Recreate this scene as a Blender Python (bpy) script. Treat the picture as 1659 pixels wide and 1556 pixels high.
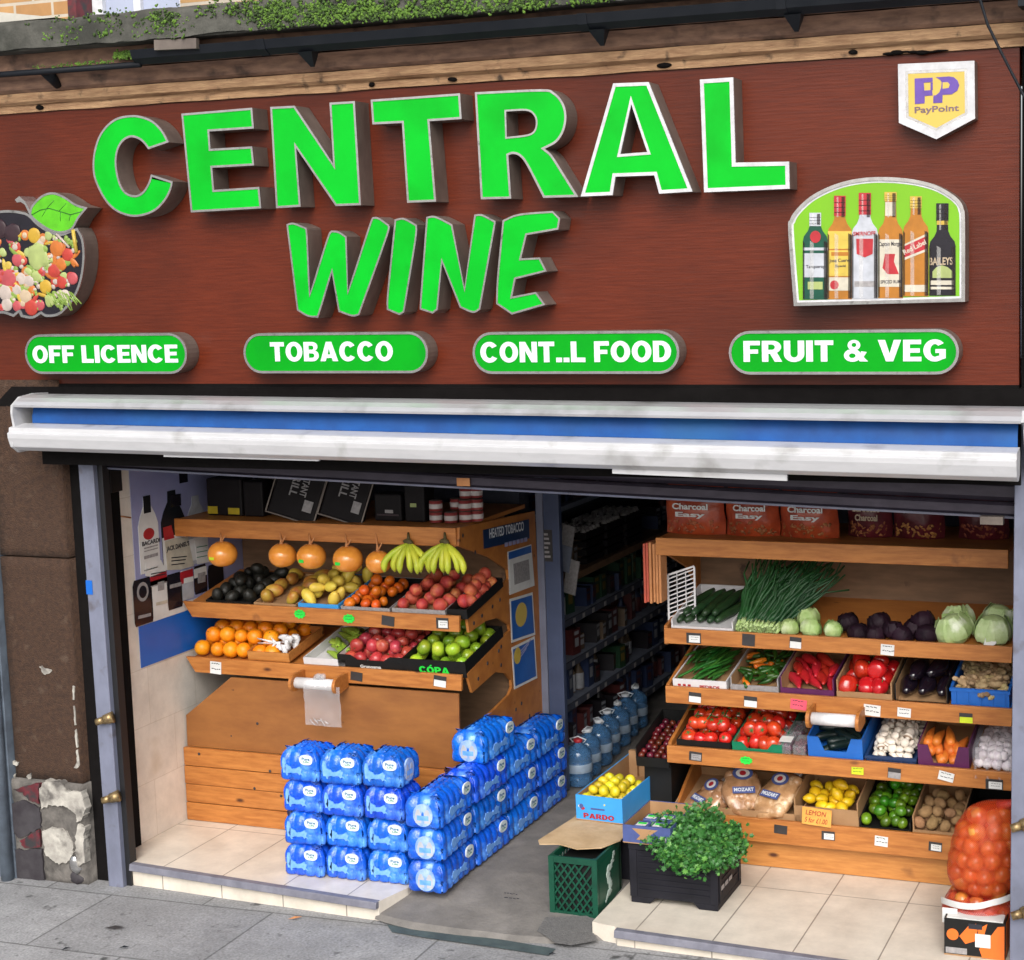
import bpy, bmesh, math, random
from mathutils import Vector, Matrix, Euler, noise
for o in list(bpy.data.objects): bpy.data.objects.remove(o)
S = bpy.context.scene
COL = S.collection
R = math.radians
random.seed(7)

# ------------------------------------------------------------------ camera
PW, PH = 1659.0, 1556.0
FPX, PPX, PPY = 2711.77, 1045.2, 752.7
YAW, PITCH, ROLL = R(20.16678), R(-6.90988), R(-1.43936)
CAM = Vector((3.169, -6.6678, 2.9204))
cy, sy, cp, sp, cr, sr = math.cos(YAW), math.sin(YAW), math.cos(PITCH), math.sin(PITCH), math.cos(ROLL), math.sin(ROLL)
fwd = Vector((-sy*cp, cy*cp, sp)); rt = Vector((cy, sy, 0)); upv = rt.cross(fwd)
rt2 = rt*cr + upv*sr; up2 = -rt*sr + upv*cr
cd = bpy.data.cameras.new('camera'); cam = bpy.data.objects.new('camera', cd); COL.objects.link(cam)
cam.matrix_world = Matrix(((rt2.x, up2.x, -fwd.x, CAM.x), (rt2.y, up2.y, -fwd.y, CAM.y), (rt2.z, up2.z, -fwd.z, CAM.z), (0, 0, 0, 1)))
cd.sensor_fit = 'HORIZONTAL'; cd.sensor_width = 36.0
cd.lens = FPX/PW*36.0
cd.shift_x = (PW/2-PPX)/PW; cd.shift_y = -(PH/2-PPY)/PW
cd.clip_start = 0.1; cd.clip_end = 2000
S.camera = cam

# ------------------------------------------------------------------ sky, sun, exposure
W = bpy.data.worlds.new("World"); S.world = W; W.use_nodes = True
nt = W.node_tree; nt.nodes.clear()
SUN_EL, SUN_DIR = R(38), Vector((-0.30, 1.0, 0))
sky = nt.nodes.new('ShaderNodeTexSky'); sky.sky_type = 'NISHITA'; sky.sun_disc = False
sky.sun_elevation = SUN_EL; sky.sun_rotation = math.atan2(-SUN_DIR.x, -SUN_DIR.y)
sky.air_density = 1.0; sky.dust_density = 4.0; sky.ozone_density = 1.0
hs = nt.nodes.new('ShaderNodeHueSaturation'); hs.inputs['Saturation'].default_value = 0.35
bg = nt.nodes.new('ShaderNodeBackground'); bg.inputs['Strength'].default_value = 0.15
wo = nt.nodes.new('ShaderNodeOutputWorld')
nt.links.new(sky.outputs[0], hs.inputs['Color']); nt.links.new(hs.outputs[0], bg.inputs[0]); nt.links.new(bg.outputs[0], wo.inputs[0])
sl = bpy.data.lights.new('sun', 'SUN'); sl.energy = 1.5; sl.angle = R(42); sl.color = (1.0, 0.97, 0.93)
so = bpy.data.objects.new('sun', sl); COL.objects.link(so)
d_ = SUN_DIR.normalized()*math.cos(SUN_EL); d_.z = -math.sin(SUN_EL)
so.rotation_euler = d_.to_track_quat('-Z', 'Y').to_euler(); so.location = (-6, -12, 12)
S.view_settings.view_transform = 'Standard'; S.view_settings.look = 'None'
S.view_settings.gamma = 1.0; S.view_settings.exposure = 0.38
S.view_settings.use_curve_mapping = False
S.render.engine = 'CYCLES'
S.cycles.max_bounces = 8; S.cycles.transparent_max_bounces = 12

# ------------------------------------------------------------------ survey helper: where a sight line meets a real plane of the shop
def ray(x, y):
    a, b = (x-PPX)/FPX, (y-PPY)/FPX
    return rt2*a - up2*b + fwd
def U(x, y, X=None, Y=None, Z=None):
    r = ray(x, y)
    if X is not None: t = (X-CAM.x)/r.x
    elif Y is not None: t = (Y-CAM.y)/r.y
    else: t = (Z-CAM.z)/r.z
    return CAM + r*t
def XZ(p, Y): v = U(p[0], p[1], Y=Y); return (v.x, v.z)
def YZ(p, X): v = U(p[0], p[1], X=X); return (v.y, v.z)
def Xat(px, Y, Z):
    X = 0.0
    for _ in range(8):
        def pj(x):
            c = Vector((x, Y, Z))-CAM
            return c.dot(rt2)/c.dot(fwd)*FPX+PPX
        f0 = pj(X)-px; f1 = (pj(X+.01)-pj(X))/.01
        X -= f0/f1
    return X
def sc(pts, s, ox, oy): return [(ox+p[0]/s, oy+p[1]/s) for p in pts]

# ------------------------------------------------------------------ materials
MATS = {}
def mat(name, col, rough=0.6, col2=None, nscale=20, stretch=(1, 1, 1), metal=0.0, bump=0.0, bscale=None, rnd=0.0, trans=0.0, alpha=1.0, spec=0.5, coat=0.0, contrast=(0.35, 0.65), detail=6, sss=0.0, third=None, knots=0):
    m = bpy.data.materials.new(name); m.use_nodes = True
    n = m.node_tree.nodes; l = m.node_tree.links; b = n['Principled BSDF']
    b.inputs['Roughness'].default_value = rough; b.inputs['Metallic'].default_value = metal
    b.inputs['Transmission Weight'].default_value = trans; b.inputs['Alpha'].default_value = alpha
    b.inputs['Specular IOR Level'].default_value = spec; b.inputs['Coat Weight'].default_value = coat
    b.inputs['Coat Roughness'].default_value = 0.12
    if sss: b.inputs['Subsurface Weight'].default_value = sss; b.inputs['Subsurface Scale'].default_value = 0.01
    tc = n.new('ShaderNodeTexCoord'); mp = n.new('ShaderNodeMapping'); mp.inputs['Scale'].default_value = stretch
    l.new(tc.outputs['Object'], mp.inputs[0])
    if col2 is None: col2 = tuple(c*0.78 for c in col)
    nz = n.new('ShaderNodeTexNoise'); nz.inputs['Scale'].default_value = nscale; nz.inputs['Detail'].default_value = detail; nz.inputs['Roughness'].default_value = 0.6
    l.new(mp.outputs[0], nz.inputs['Vector'])
    rp = n.new('ShaderNodeValToRGB'); e = rp.color_ramp.elements
    e[0].position = contrast[0]; e[0].color = (*col2, 1); e[1].position = contrast[1]; e[1].color = (*col, 1)
    l.new(nz.outputs[0], rp.inputs[0]); out = rp.outputs[0]
    if third:
        c3, sc3, lo, hi = third
        n3 = n.new('ShaderNodeTexNoise'); n3.inputs['Scale'].default_value = sc3; n3.inputs['Detail'].default_value = 8
        l.new(tc.outputs['Object'], n3.inputs['Vector'])
        r3 = n.new('ShaderNodeValToRGB'); r3.color_ramp.elements[0].position = lo; r3.color_ramp.elements[1].position = hi
        l.new(n3.outputs[0], r3.inputs[0])
        mx = n.new('ShaderNodeMix'); mx.data_type = 'RGBA'; mx.inputs['B'].default_value = (*c3, 1)
        l.new(out, mx.inputs['A']); l.new(r3.outputs[0], mx.inputs['Factor']); out = mx.outputs['Result']
    if knots:
        mk = n.new('ShaderNodeMapping'); mk.inputs['Scale'].default_value = (2.2, 5.0, 5.0); l.new(tc.outputs['Object'], mk.inputs[0])
        vo = n.new('ShaderNodeTexVoronoi'); vo.inputs['Scale'].default_value = knots; l.new(mk.outputs[0], vo.inputs['Vector'])
        rk = n.new('ShaderNodeValToRGB'); rk.color_ramp.elements[0].position = .045; rk.color_ramp.elements[0].color = (1, 1, 1, 1); rk.color_ramp.elements[1].position = .10; rk.color_ramp.elements[1].color = (0, 0, 0, 1); l.new(vo.outputs['Distance'], rk.inputs[0])
        xk = n.new('ShaderNodeMix'); xk.data_type = 'RGBA'; xk.inputs['B'].default_value = (.075, .022, .008, 1); l.new(out, xk.inputs['A']); l.new(rk.outputs[0], xk.inputs['Factor']); out = xk.outputs['Result']
    if rnd:
        oi = n.new('ShaderNodeObjectInfo'); h = n.new('ShaderNodeHueSaturation')
        mr = n.new('ShaderNodeMapRange'); mr.inputs['To Min'].default_value = 1-rnd; mr.inputs['To Max'].default_value = 1+rnd
        l.new(oi.outputs['Random'], mr.inputs['Value']); l.new(mr.outputs[0], h.inputs['Value'])
        m2 = n.new('ShaderNodeMapRange'); m2.inputs['To Min'].default_value = 0.5-rnd*0.06; m2.inputs['To Max'].default_value = 0.5+rnd*0.06
        mu = n.new('ShaderNodeMath'); mu.operation = 'MULTIPLY'; mu.inputs[1].default_value = 7.31
        fr = n.new('ShaderNodeMath'); fr.operation = 'FRACT'
        l.new(oi.outputs['Random'], mu.inputs[0]); l.new(mu.outputs[0], fr.inputs[0]); l.new(fr.outputs[0], m2.inputs['Value']); l.new(m2.outputs[0], h.inputs['Hue'])
        l.new(out, h.inputs['Color']); out = h.outputs[0]
    l.new(out, b.inputs['Base Color'])
    if bump:
        bz = n.new('ShaderNodeTexNoise'); bz.inputs['Scale'].default_value = bscale or nscale; bz.inputs['Detail'].default_value = 8
        l.new(mp.outputs[0], bz.inputs['Vector'])
        bp = n.new('ShaderNodeBump'); bp.inputs['Strength'].default_value = bump; bp.inputs['Distance'].default_value = 0.01
        l.new(bz.outputs[0], bp.inputs['Height']); l.new(bp.outputs[0], b.inputs['Normal'])
    MATS[name] = m; return m

mat('fascia', (.128, .0215, .0078), .32, (.090, .0145, .0056), 6, (1, 1, 16), bump=.10, bscale=8, contrast=(.34, .66), spec=.3, third=((.040, .010, .006), 1.1, .46, .85))
mat('letter_green', (.0006, .47, .020), .45, (.0006, .39, .016), 3, spec=.12, coat=.12, third=((.001, .33, .012), 5, .52, .8))
mat('pill_green', (.001, .32, .010), .5, (.001, .27, .009), 4, spec=.12, third=((.001, .24, .012), 6, .55, .8))
mat('trim', (.62, .615, .61), .2, (.5, .49, .485), 34, metal=.9, third=((.30, .29, .28), 26, .62, .74))
mat('letter_side', (.205, .170, .145), .4, (.135, .11, .095), 9, (1, 1, .6), metal=.35)
mat('white_text', (.66, .69, .73), .4, (.62, .65, .69))
mat('white_gloss', (.53, .53, .545), .25, (.47, .47, .485), 5, (1, 1, 4), third=((.26, .255, .24), 6, .56, .82))
mat('awning_cover', (.50, .50, .52), .28, (.44, .44, .46), 5, (1, 1, 4), metal=.35, third=((.22, .215, .205), 4, .55, .8))
mat('awning_blue', (.003, .085, .34), .6, (.002, .06, .25), 8, third=((.01, .11, .30), 1.5, .55, .8), bump=.1)
mat('black', (.012, .012, .014), .5)
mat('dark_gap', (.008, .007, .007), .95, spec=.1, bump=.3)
mat('shutter', (.045, .036, .052), .42, (.030, .024, .036), 10, (1, 1, 3), metal=.3, third=((.085, .07, .095), 5, .6, .85))
mat('steel_post', (.19, .205, .28), .5, (.13, .14, .19), 7, (1, 1, .5), third=((.08, .065, .065), 11, .6, .8), bump=.1)
mat('brass', (.42, .30, .14), .4, (.16, .11, .06), 60, metal=.7)
mat('brown_stone', (.070, .035, .019), .92, (.040, .020, .012), 42, bump=1.0, bscale=130, third=((.10, .066, .046), 16, .6, .8))
mat('peel_white', (.50, .475, .42), .85, (.30, .28, .25), 14, bump=.7, bscale=30, third=((.12, .11, .10), 11, .52, .66))
mat('plinth', (.17, .155, .14), .9, (.06, .055, .05), 10, bump=1.0, bscale=26)
mat('paint_red', (.16, .018, .028), .6, (.07, .01, .014), 16, third=((.03, .028, .03), 14, .5, .62))
mat('paint_dark', (.05, .045, .05), .7, (.025, .02, .025), 12)
mat('blue_grey', (.16, .20, .25), .6, (.09, .11, .14), 8, bump=.2)
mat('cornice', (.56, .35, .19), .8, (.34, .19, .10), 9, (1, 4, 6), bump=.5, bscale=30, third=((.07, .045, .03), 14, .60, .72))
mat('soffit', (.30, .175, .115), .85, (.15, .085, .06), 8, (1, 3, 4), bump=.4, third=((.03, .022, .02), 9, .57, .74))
mat('gutter', (.005, .007, .011), .6, (.009, .011, .015), 12, spec=.25)
mat('coping', (.095, .093, .08), .95, (.045, .045, .038), 9, bump=1.0, bscale=24, third=((.026, .028, .022), 5, .5, .75))
mat('coping_pale', (.46, .44, .38), .9, (.36, .35, .31), 9, bump=.3)
mat('moss', (.13, .24, .03), .95, (.05, .11, .015), 30, bump=.6)
mat('moss_dark', (.05, .09, .02), .95, (.025, .045, .012), 30, bump=.6)
mat('window_white', (.7, .72, .76), .4)
mat('lav_glass', (.42, .46, .6), .15, (.36, .4, .52), 3)
mat('pine', (.50, .19, .042), .5, (.35, .115, .022), 6, (1.2, 9, 9), third=((.15, .045, .014), 5, .66, .76), bump=.08, knots=1.3)
mat('pine_light', (.56, .24, .06), .5, (.42, .16, .036), 6, (1.2, 9, 9), third=((.17, .055, .018), 4, .68, .78), bump=.08, knots=1.3)
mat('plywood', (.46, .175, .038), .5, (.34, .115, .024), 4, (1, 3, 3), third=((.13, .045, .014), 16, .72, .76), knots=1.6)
mat('ply_shaded', (.30, .115, .027), .55, (.22, .078, .018), 4, (1, 3, 3), third=((.10, .036, .012), 16, .72, .76), knots=.9)  # plywood darkened to carry the shade under the lower fruit tray
mat('ply_back', (.23, .13, .07), .7, (.15, .085, .045), 5, (1, 3, 6), third=((.06, .03, .018), 8, .66, .74))
mat('tile_wall', (.72, .66, .58), .35, (.62, .55, .47), 5, third=((.45, .36, .27), 4, .58, .85), bump=.05)
mat('poster_lilac', (.33, .34, .55), .35, (.27, .28, .48), 3)
mat('poster_blue', (.006, .13, .55), .35, (.005, .11, .47), 3)
mat('notice_blue', (.02, .12, .42), .35, (.015, .09, .34), 7)
mat('navy', (.012, .035, .10), .4)
mat('paper_white', (.74, .74, .72), .55, (.62, .62, .6), 8)
mat('paper_grey', (.35, .33, .33), .6, (.24, .23, .23), 60)
mat('tag_dark', (.045, .04, .04), .4, (.03, .028, .028), 20)
mat('neon_green', (.02, .72, .06), .5); mat('neon_yellow', (.62, .75, .02), .5); mat('neon_pink', (.85, .10, .16), .5)
mat('card_orange', (.85, .40, .08), .5); mat('ink', (.02, .02, .03), .6); mat('ink_red', (.35, .03, .02), .6)
mat('carton', (.40, .235, .115), .8, (.33, .185, .085), 8, bump=.08)
mat('carton_white', (.70, .69, .70), .6, (.6, .59, .6), 8)
mat('carton_black', (.010, .010, .010), .5, spec=.3)
mat('carton_blue', (.045, .34, .78), .5, (.04, .30, .70), 8)
mat('carton_print', (.07, .10, .28), .5)
mat('carton_purple', (.11, .018, .09), .5)
mat('plast_blue', (.02, .16, .60), .35, (.016, .13, .5), 8); mat('plast_green', (.01, .22, .11), .35); mat('plast_navy', (.016, .045, .13), .4)
mat('milk_green', (.004, .070, .038), .4, (.003, .05, .028), 10); mat('milk_scuff', (.45, .55, .50), .6)
mat('crate_black', (.007, .007, .011), .6, (.012, .012, .018), 10, spec=.25)
mat('film', (.45, .46, .48), .15, alpha=.35)
mat('water_film', (.008, .135, .74), .15, (.004, .075, .55), 13, (1, 1, 1), rnd=.14, coat=.5, bump=.9, bscale=38, third=((.15, .40, .92), 12, .53, .76))
mat('water_label', (.75, .85, .88), .3); mat('water_clear', (.42, .58, .80), .08, (.2, .35, .7), 30, coat=.6)
mat('label_teal', (.02, .14, .30), .4)
mat('tiles', (.74, .68, .58), .32)
mat('pavement', (.25, .25, .255), .85)
mat('concrete', (.20, .185, .17), .9, (.145, .135, .125), 9, bump=.35, bscale=60, third=((.28, .26, .24), 3, .55, .75))
mat('mortar', (.42, .38, .34), .95, (.28, .25, .23), 16, bump=.7)
mat('tarmac', (.150, .146, .142), .95, (.115, .112, .11), 60, bump=.6, bscale=120)
mat('green_strip', (.075, .105, .105), .8, (.05, .07, .075), 14, bump=.4)
mat('edge_trim', (.20, .20, .24), .5, (.14, .14, .175), 14, (1, 1, 1), bump=.2)
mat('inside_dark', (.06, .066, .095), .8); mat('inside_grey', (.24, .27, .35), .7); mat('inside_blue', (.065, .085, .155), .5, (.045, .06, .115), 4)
mat('kraft', (.56, .25, .10), .7, (.45, .18, .06), 12); mat('kraft_red', (.5, .09, .05), .7)
mat('roll_white', (.80, .79, .80), .4); mat('bag_clear', (.66, .66, .68), .15, (.5, .5, .52), 14, alpha=.34, coat=.3)
# produce
mat('orange', (.92, .33, .008), .38, (.84, .26, .006), 40, rnd=.12, bump=.15, bscale=160, sss=.1)
mat('tangerine', (.75, .16, .012), .35, (.62, .12, .01), 30, rnd=.2)
mat('pomelo', (.84, .33, .05), .22, (.74, .25, .03), 18, bump=.25, bscale=70, coat=.6)
mat('banana', (.60, .62, .045), .45, (.40, .50, .035), 10, rnd=.1); mat('banana_tip', (.09, .07, .02), .7)
mat('green_banana', (.40, .54, .06), .45, (.28, .44, .05), 8, rnd=.15)
mat('avocado', (.014, .013, .010), .5, (.007, .008, .005), 60, bump=.4)
mat('mango', (.52, .36, .05), .4, (.42, .10, .03), 8, rnd=.25); mat('yellow_mango', (.80, .60, .09), .42, (.66, .50, .06), 9, rnd=.15)
mat('peach', (.56, .11, .05), .6, (.34, .03, .025), 16, rnd=.2, third=((.72, .33, .10), 9, .58, .75))
mat('apple_red', (.55, .06, .055), .32, (.38, .03, .03), 12, rnd=.2, third=((.7, .35, .2), 12, .6, .8), coat=.2)
mat('apple_green', (.33, .50, .030), .28, (.16, .34, .018), 7, rnd=.35, coat=.25, third=((.55, .52, .04), 6, .58, .75))
mat('cucumber', (.022, .065, .02), .4, (.012, .035, .012), 14, (1, 1, 1), rnd=.2)
mat('leek_green', (.012, .075, .020), .5, (.007, .045, .011), 20, rnd=.2); mat('leek_white', (.55, .66, .35), .5, (.35, .5, .15), 20)
mat('cabbage', (.52, .63, .30), .5, (.28, .44, .11), 9, (1, 1, 1), bump=1.0, bscale=18, rnd=.1, third=((.66, .74, .48), 12, .58, .7))
mat('cabbage_pale', (.56, .66, .36), .45, (.36, .50, .18), 8, bump=1.0, bscale=18, third=((.74, .80, .6), 12, .56, .68))
mat('cabbage_purple', (.018, .005, .013), .6, (.008, .003, .007), 8, spec=.25, bump=.5, bscale=14, rnd=.2)
mat('bean', (.03, .17, .02), .45, (.02, .11, .014), 18, rnd=.3); mat('chili_green', (.03, .10, .012), .35, rnd=.35); mat('chili_orange', (.72, .20, .015), .35, rnd=.2)
mat('pepper_red', (.56, .022, .012), .2, (.44, .014, .010), 8, coat=.5, rnd=.08); mat('pepper_long', (.50, .020, .018), .25, coat=.4, rnd=.12)
mat('aubergine', (.010, .006, .012), .12, coat=.6); mat('stalk', (.06, .16, .03), .6)
mat('ginger', (.46, .34, .18), .75, (.28, .19, .09), 30, rnd=.35, bump=.6)
mat('tomato', (.60, .040, .012), .18, (.48, .028, .010), 8, rnd=.12, coat=.4)
mat('courgette', (.012, .03, .03), .35, rnd=.3)
mat('mushroom', (.80, .74, .65), .6, (.68, .60, .50), 20, rnd=.1); mat('mush_gill', (.35, .25, .18), .8)
mat('carrot', (.78, .24, .035), .45, (.66, .18, .025), 18, (1, 1, 1), rnd=.12)
mat('garlic', (.84, .80, .80), .5, (.66, .58, .64), 24, rnd=.08); mat('garlic_net', (.8, .8, .86), .4, alpha=.16)
mat('lemon', (.82, .55, .012), .35, (.72, .45, .01), 20, rnd=.12, bump=.15, bscale=120)
mat('lime', (.09, .24, .010), .3, (.035, .12, .006), 10, rnd=.6, coat=.2, third=((.34, .42, .03), 7, .62, .78))
mat('kiwi', (.33, .20, .09), .85, (.22, .125, .05), 30, rnd=.25, bump=.4)
mat('yellow_fruit', (.72, .56, .02), .35, (.50, .46, .02), 14, rnd=.3)
mat('grape', (.16, .02, .05), .25, rnd=.5); mat('herb', (.042, .18, .030), .5, (.02, .10, .016), 24); mat('herb_light', (.13, .34, .06), .5)
mat('onion', (.55, .19, .035), .3, (.40, .11, .02), 20, rnd=.25, coat=.3)
mat('net_orange', (.70, .065, .010), .5, (.52, .045, .007), 40, alpha=.55)
mat('net_red', (.60, .05, .03), .5, (.45, .03, .02), 40, alpha=.65)
mat('potato_bag', (.50, .27, .14), .25, (.30, .15, .07), 16, rnd=.15, coat=.4, bump=.5, bscale=22, third=((.7, .5, .33), 18, .55, .7))
mat('charcoal_bag', (.52, .085, .026), .35, (.30, .04, .016), 9, bump=.7, bscale=14, coat=.3); mat('charcoal_bag_dark', (.16, .02, .03), .35, (.07, .012, .015), 9, bump=.7, bscale=14)
mat('flake', (.44, .16, .05), .6, (.25, .08, .03), 20, rnd=.3)
mat('tin_red', (.30, .05, .05), .3, (.2, .03, .03), 10); mat('tin_white', (.55, .5, .48), .3); mat('pack_dark', (.012, .010, .011), .6, (.008, .006, .007), 9, spec=.2); mat('pack_yellow', (.5, .38, .02), .4)
mat('amber', (.44, .17, .018), .3); mat('gold', (.56, .38, .06), .3); mat('bottle_green', (.01, .08, .05), .2); mat('bottle_black', (.015, .013, .02), .2)
mat('bottle_clear', (.50, .52, .57), .2); mat('label_red', (.45, .02, .03), .4); mat('label_yellow', (.64, .46, .07), .4); mat('label_cream', (.60, .55, .44), .4)
mat('arch_green', (.17, .43, .006), .35, (.16, .40, .006), 3); mat('leaf_green', (.095, .48, .008), .4); mat('leaf_vein', (.01, .10, .01), .5)
mat('pay_yellow', (.60, .44, .085), .4, (.57, .41, .08), 3); mat('pay_purple', (.13, .065, .36), .4); mat('pay_grey', (.20, .13, .16), .5); mat('sign_white', (.62, .62, .64), .35)
for i, c in enumerate([(.45, .045, .03), (.52, .32, .03), (.52, .15, .025), (.22, .33, .06), (.52, .40, .27), (.45, .075, .085), (.035, .015, .02), (.36, .43, .15), (.5, .42, .37), (.56, .40, .06)]): mat('pic%d' % i, c, .4)
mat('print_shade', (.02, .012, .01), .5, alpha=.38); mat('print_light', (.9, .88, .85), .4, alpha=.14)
mat('box_orange', (.78, .17, .02), .5, (.7, .14, .015), 6); mat('cardboard_pale', (.56, .40, .235), .85, (.44, .30, .16), 9, bump=.3, bscale=20, third=((.36, .23, .12), 7, .6, .75))
mat('brick', (.40, .22, .08), .9)

def nodes_of(m): return MATS[m].node_tree.nodes, MATS[m].node_tree.links
def brick_floor(mname, bw, bh, off, mortar, c1, c2, cm, loc, rough=None, third=None, squash=0):
    n, l = nodes_of(mname); b = n['Principled BSDF']
    tc = n.new('ShaderNodeTexCoord'); mp = n.new('ShaderNodeMapping'); mp.inputs['Location'].default_value = loc
    l.new(tc.outputs['Object'], mp.inputs[0])
    br = n.new('ShaderNodeTexBrick'); br.offset = off; br.squash = 1
    br.inputs['Scale'].default_value = 1; br.inputs['Brick Width'].default_value = bw; br.inputs['Row Height'].default_value = bh
    br.inputs['Mortar Size'].default_value = mortar; br.inputs['Mortar Smooth'].default_value = .2
    br.inputs['Color1'].default_value = (*c1, 1); br.inputs['Color2'].default_value = (*c2, 1); br.inputs['Mortar'].default_value = (*cm, 1)
    l.new(mp.outputs[0], br.inputs['Vector'])
    nz = n.new('ShaderNodeTexNoise'); nz.inputs['Scale'].default_value = 5; nz.inputs['Detail'].default_value = 10; nz.inputs['Roughness'].default_value = .7
    l.new(tc.outputs['Object'], nz.inputs['Vector'])
    mr = n.new('ShaderNodeMapRange'); mr.inputs['From Min'].default_value = .3; mr.inputs['From Max'].default_value = .7; mr.inputs['To Min'].default_value = .78; mr.inputs['To Max'].default_value = 1.12
    l.new(nz.outputs[0], mr.inputs['Value'])
    mx = n.new('ShaderNodeMix'); mx.data_type = 'RGBA'; mx.blend_type = 'MULTIPLY'; mx.inputs['Factor'].default_value = 1
    l.new(br.outputs['Color'], mx.inputs['A']); l.new(mr.outputs[0], mx.inputs['B']); out = mx.outputs['Result']
    if mname == 'pavement':
        for sc_, lo, hi, a_, b_ in ((90, .3, .7, .72, 1.2), (2.2, .35, .7, .82, 1.1), (30, .62, .72, 1, .62)):
            nf = n.new('ShaderNodeTexNoise'); nf.inputs['Scale'].default_value = sc_; nf.inputs['Detail'].default_value = 6; l.new(tc.outputs['Object'], nf.inputs['Vector'])
            m2 = n.new('ShaderNodeMapRange'); m2.inputs['From Min'].default_value = lo; m2.inputs['From Max'].default_value = hi; m2.inputs['To Min'].default_value = a_; m2.inputs['To Max'].default_value = b_; l.new(nf.outputs[0], m2.inputs['Value'])
            mx2 = n.new('ShaderNodeMix'); mx2.data_type = 'RGBA'; mx2.blend_type = 'MULTIPLY'; mx2.inputs['Factor'].default_value = 1
            l.new(out, mx2.inputs['A']); l.new(m2.outputs[0], mx2.inputs['B']); out = mx2.outputs['Result']
    if third:
        c3, s3, lo, hi = third
        n3 = n.new('ShaderNodeTexNoise'); n3.inputs['Scale'].default_value = s3; n3.inputs['Detail'].default_value = 4
        l.new(tc.outputs['Object'], n3.inputs['Vector'])
        r3 = n.new('ShaderNodeValToRGB'); r3.color_ramp.elements[0].position = lo; r3.color_ramp.elements[1].position = hi
        l.new(n3.outputs[0], r3.inputs[0])
        m3 = n.new('ShaderNodeMix'); m3.data_type = 'RGBA'; m3.inputs['B'].default_value = (*c3, 1)
        l.new(out, m3.inputs['A']); l.new(r3.outputs[0], m3.inputs['Factor']); out = m3.outputs['Result']
    l.new(out, b.inputs['Base Color'])
    iv = n.new('ShaderNodeMath'); iv.operation = 'SUBTRACT'; iv.inputs[0].default_value = 1; l.new(br.outputs['Fac'], iv.inputs[1])
    ad = n.new('ShaderNodeMath'); ad.operation = 'MULTIPLY_ADD'; ad.inputs[1].default_value = .25
    l.new(nz.outputs[0], ad.inputs[0]); l.new(iv.outputs[0], ad.inputs[2])
    bp = n.new('ShaderNodeBump'); bp.inputs['Strength'].default_value = .35; bp.inputs['Distance'].default_value = .006
    l.new(ad.outputs[0], bp.inputs['Height']); l.new(bp.outputs[0], b.inputs['Normal'])

# ------------------------------------------------------------------ scene-graph helpers
def tag(o, label=None, cat=None, group=None, kind=None):
    if label: o['label'] = label
    if cat: o['category'] = cat
    if group: o['group'] = group
    if kind: o['kind'] = kind
    return o
def thing(name, label, cat, loc=(0, 0, 0), rot=(0, 0, 0), group=None):
    o = bpy.data.objects.new(name, None); COL.objects.link(o); o.empty_display_size = .05
    o.location = loc; o.rotation_euler = rot
    return tag(o, label, cat, group)
def link(name, me, parent=None):
    o = bpy.data.objects.new(name, me); COL.objects.link(o)
    if parent is not None: o.parent = parent
    return o
def setmats(me, mats):
    for m in (mats if isinstance(mats, (list, tuple)) else [mats]): me.materials.append(MATS[m])

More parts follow.
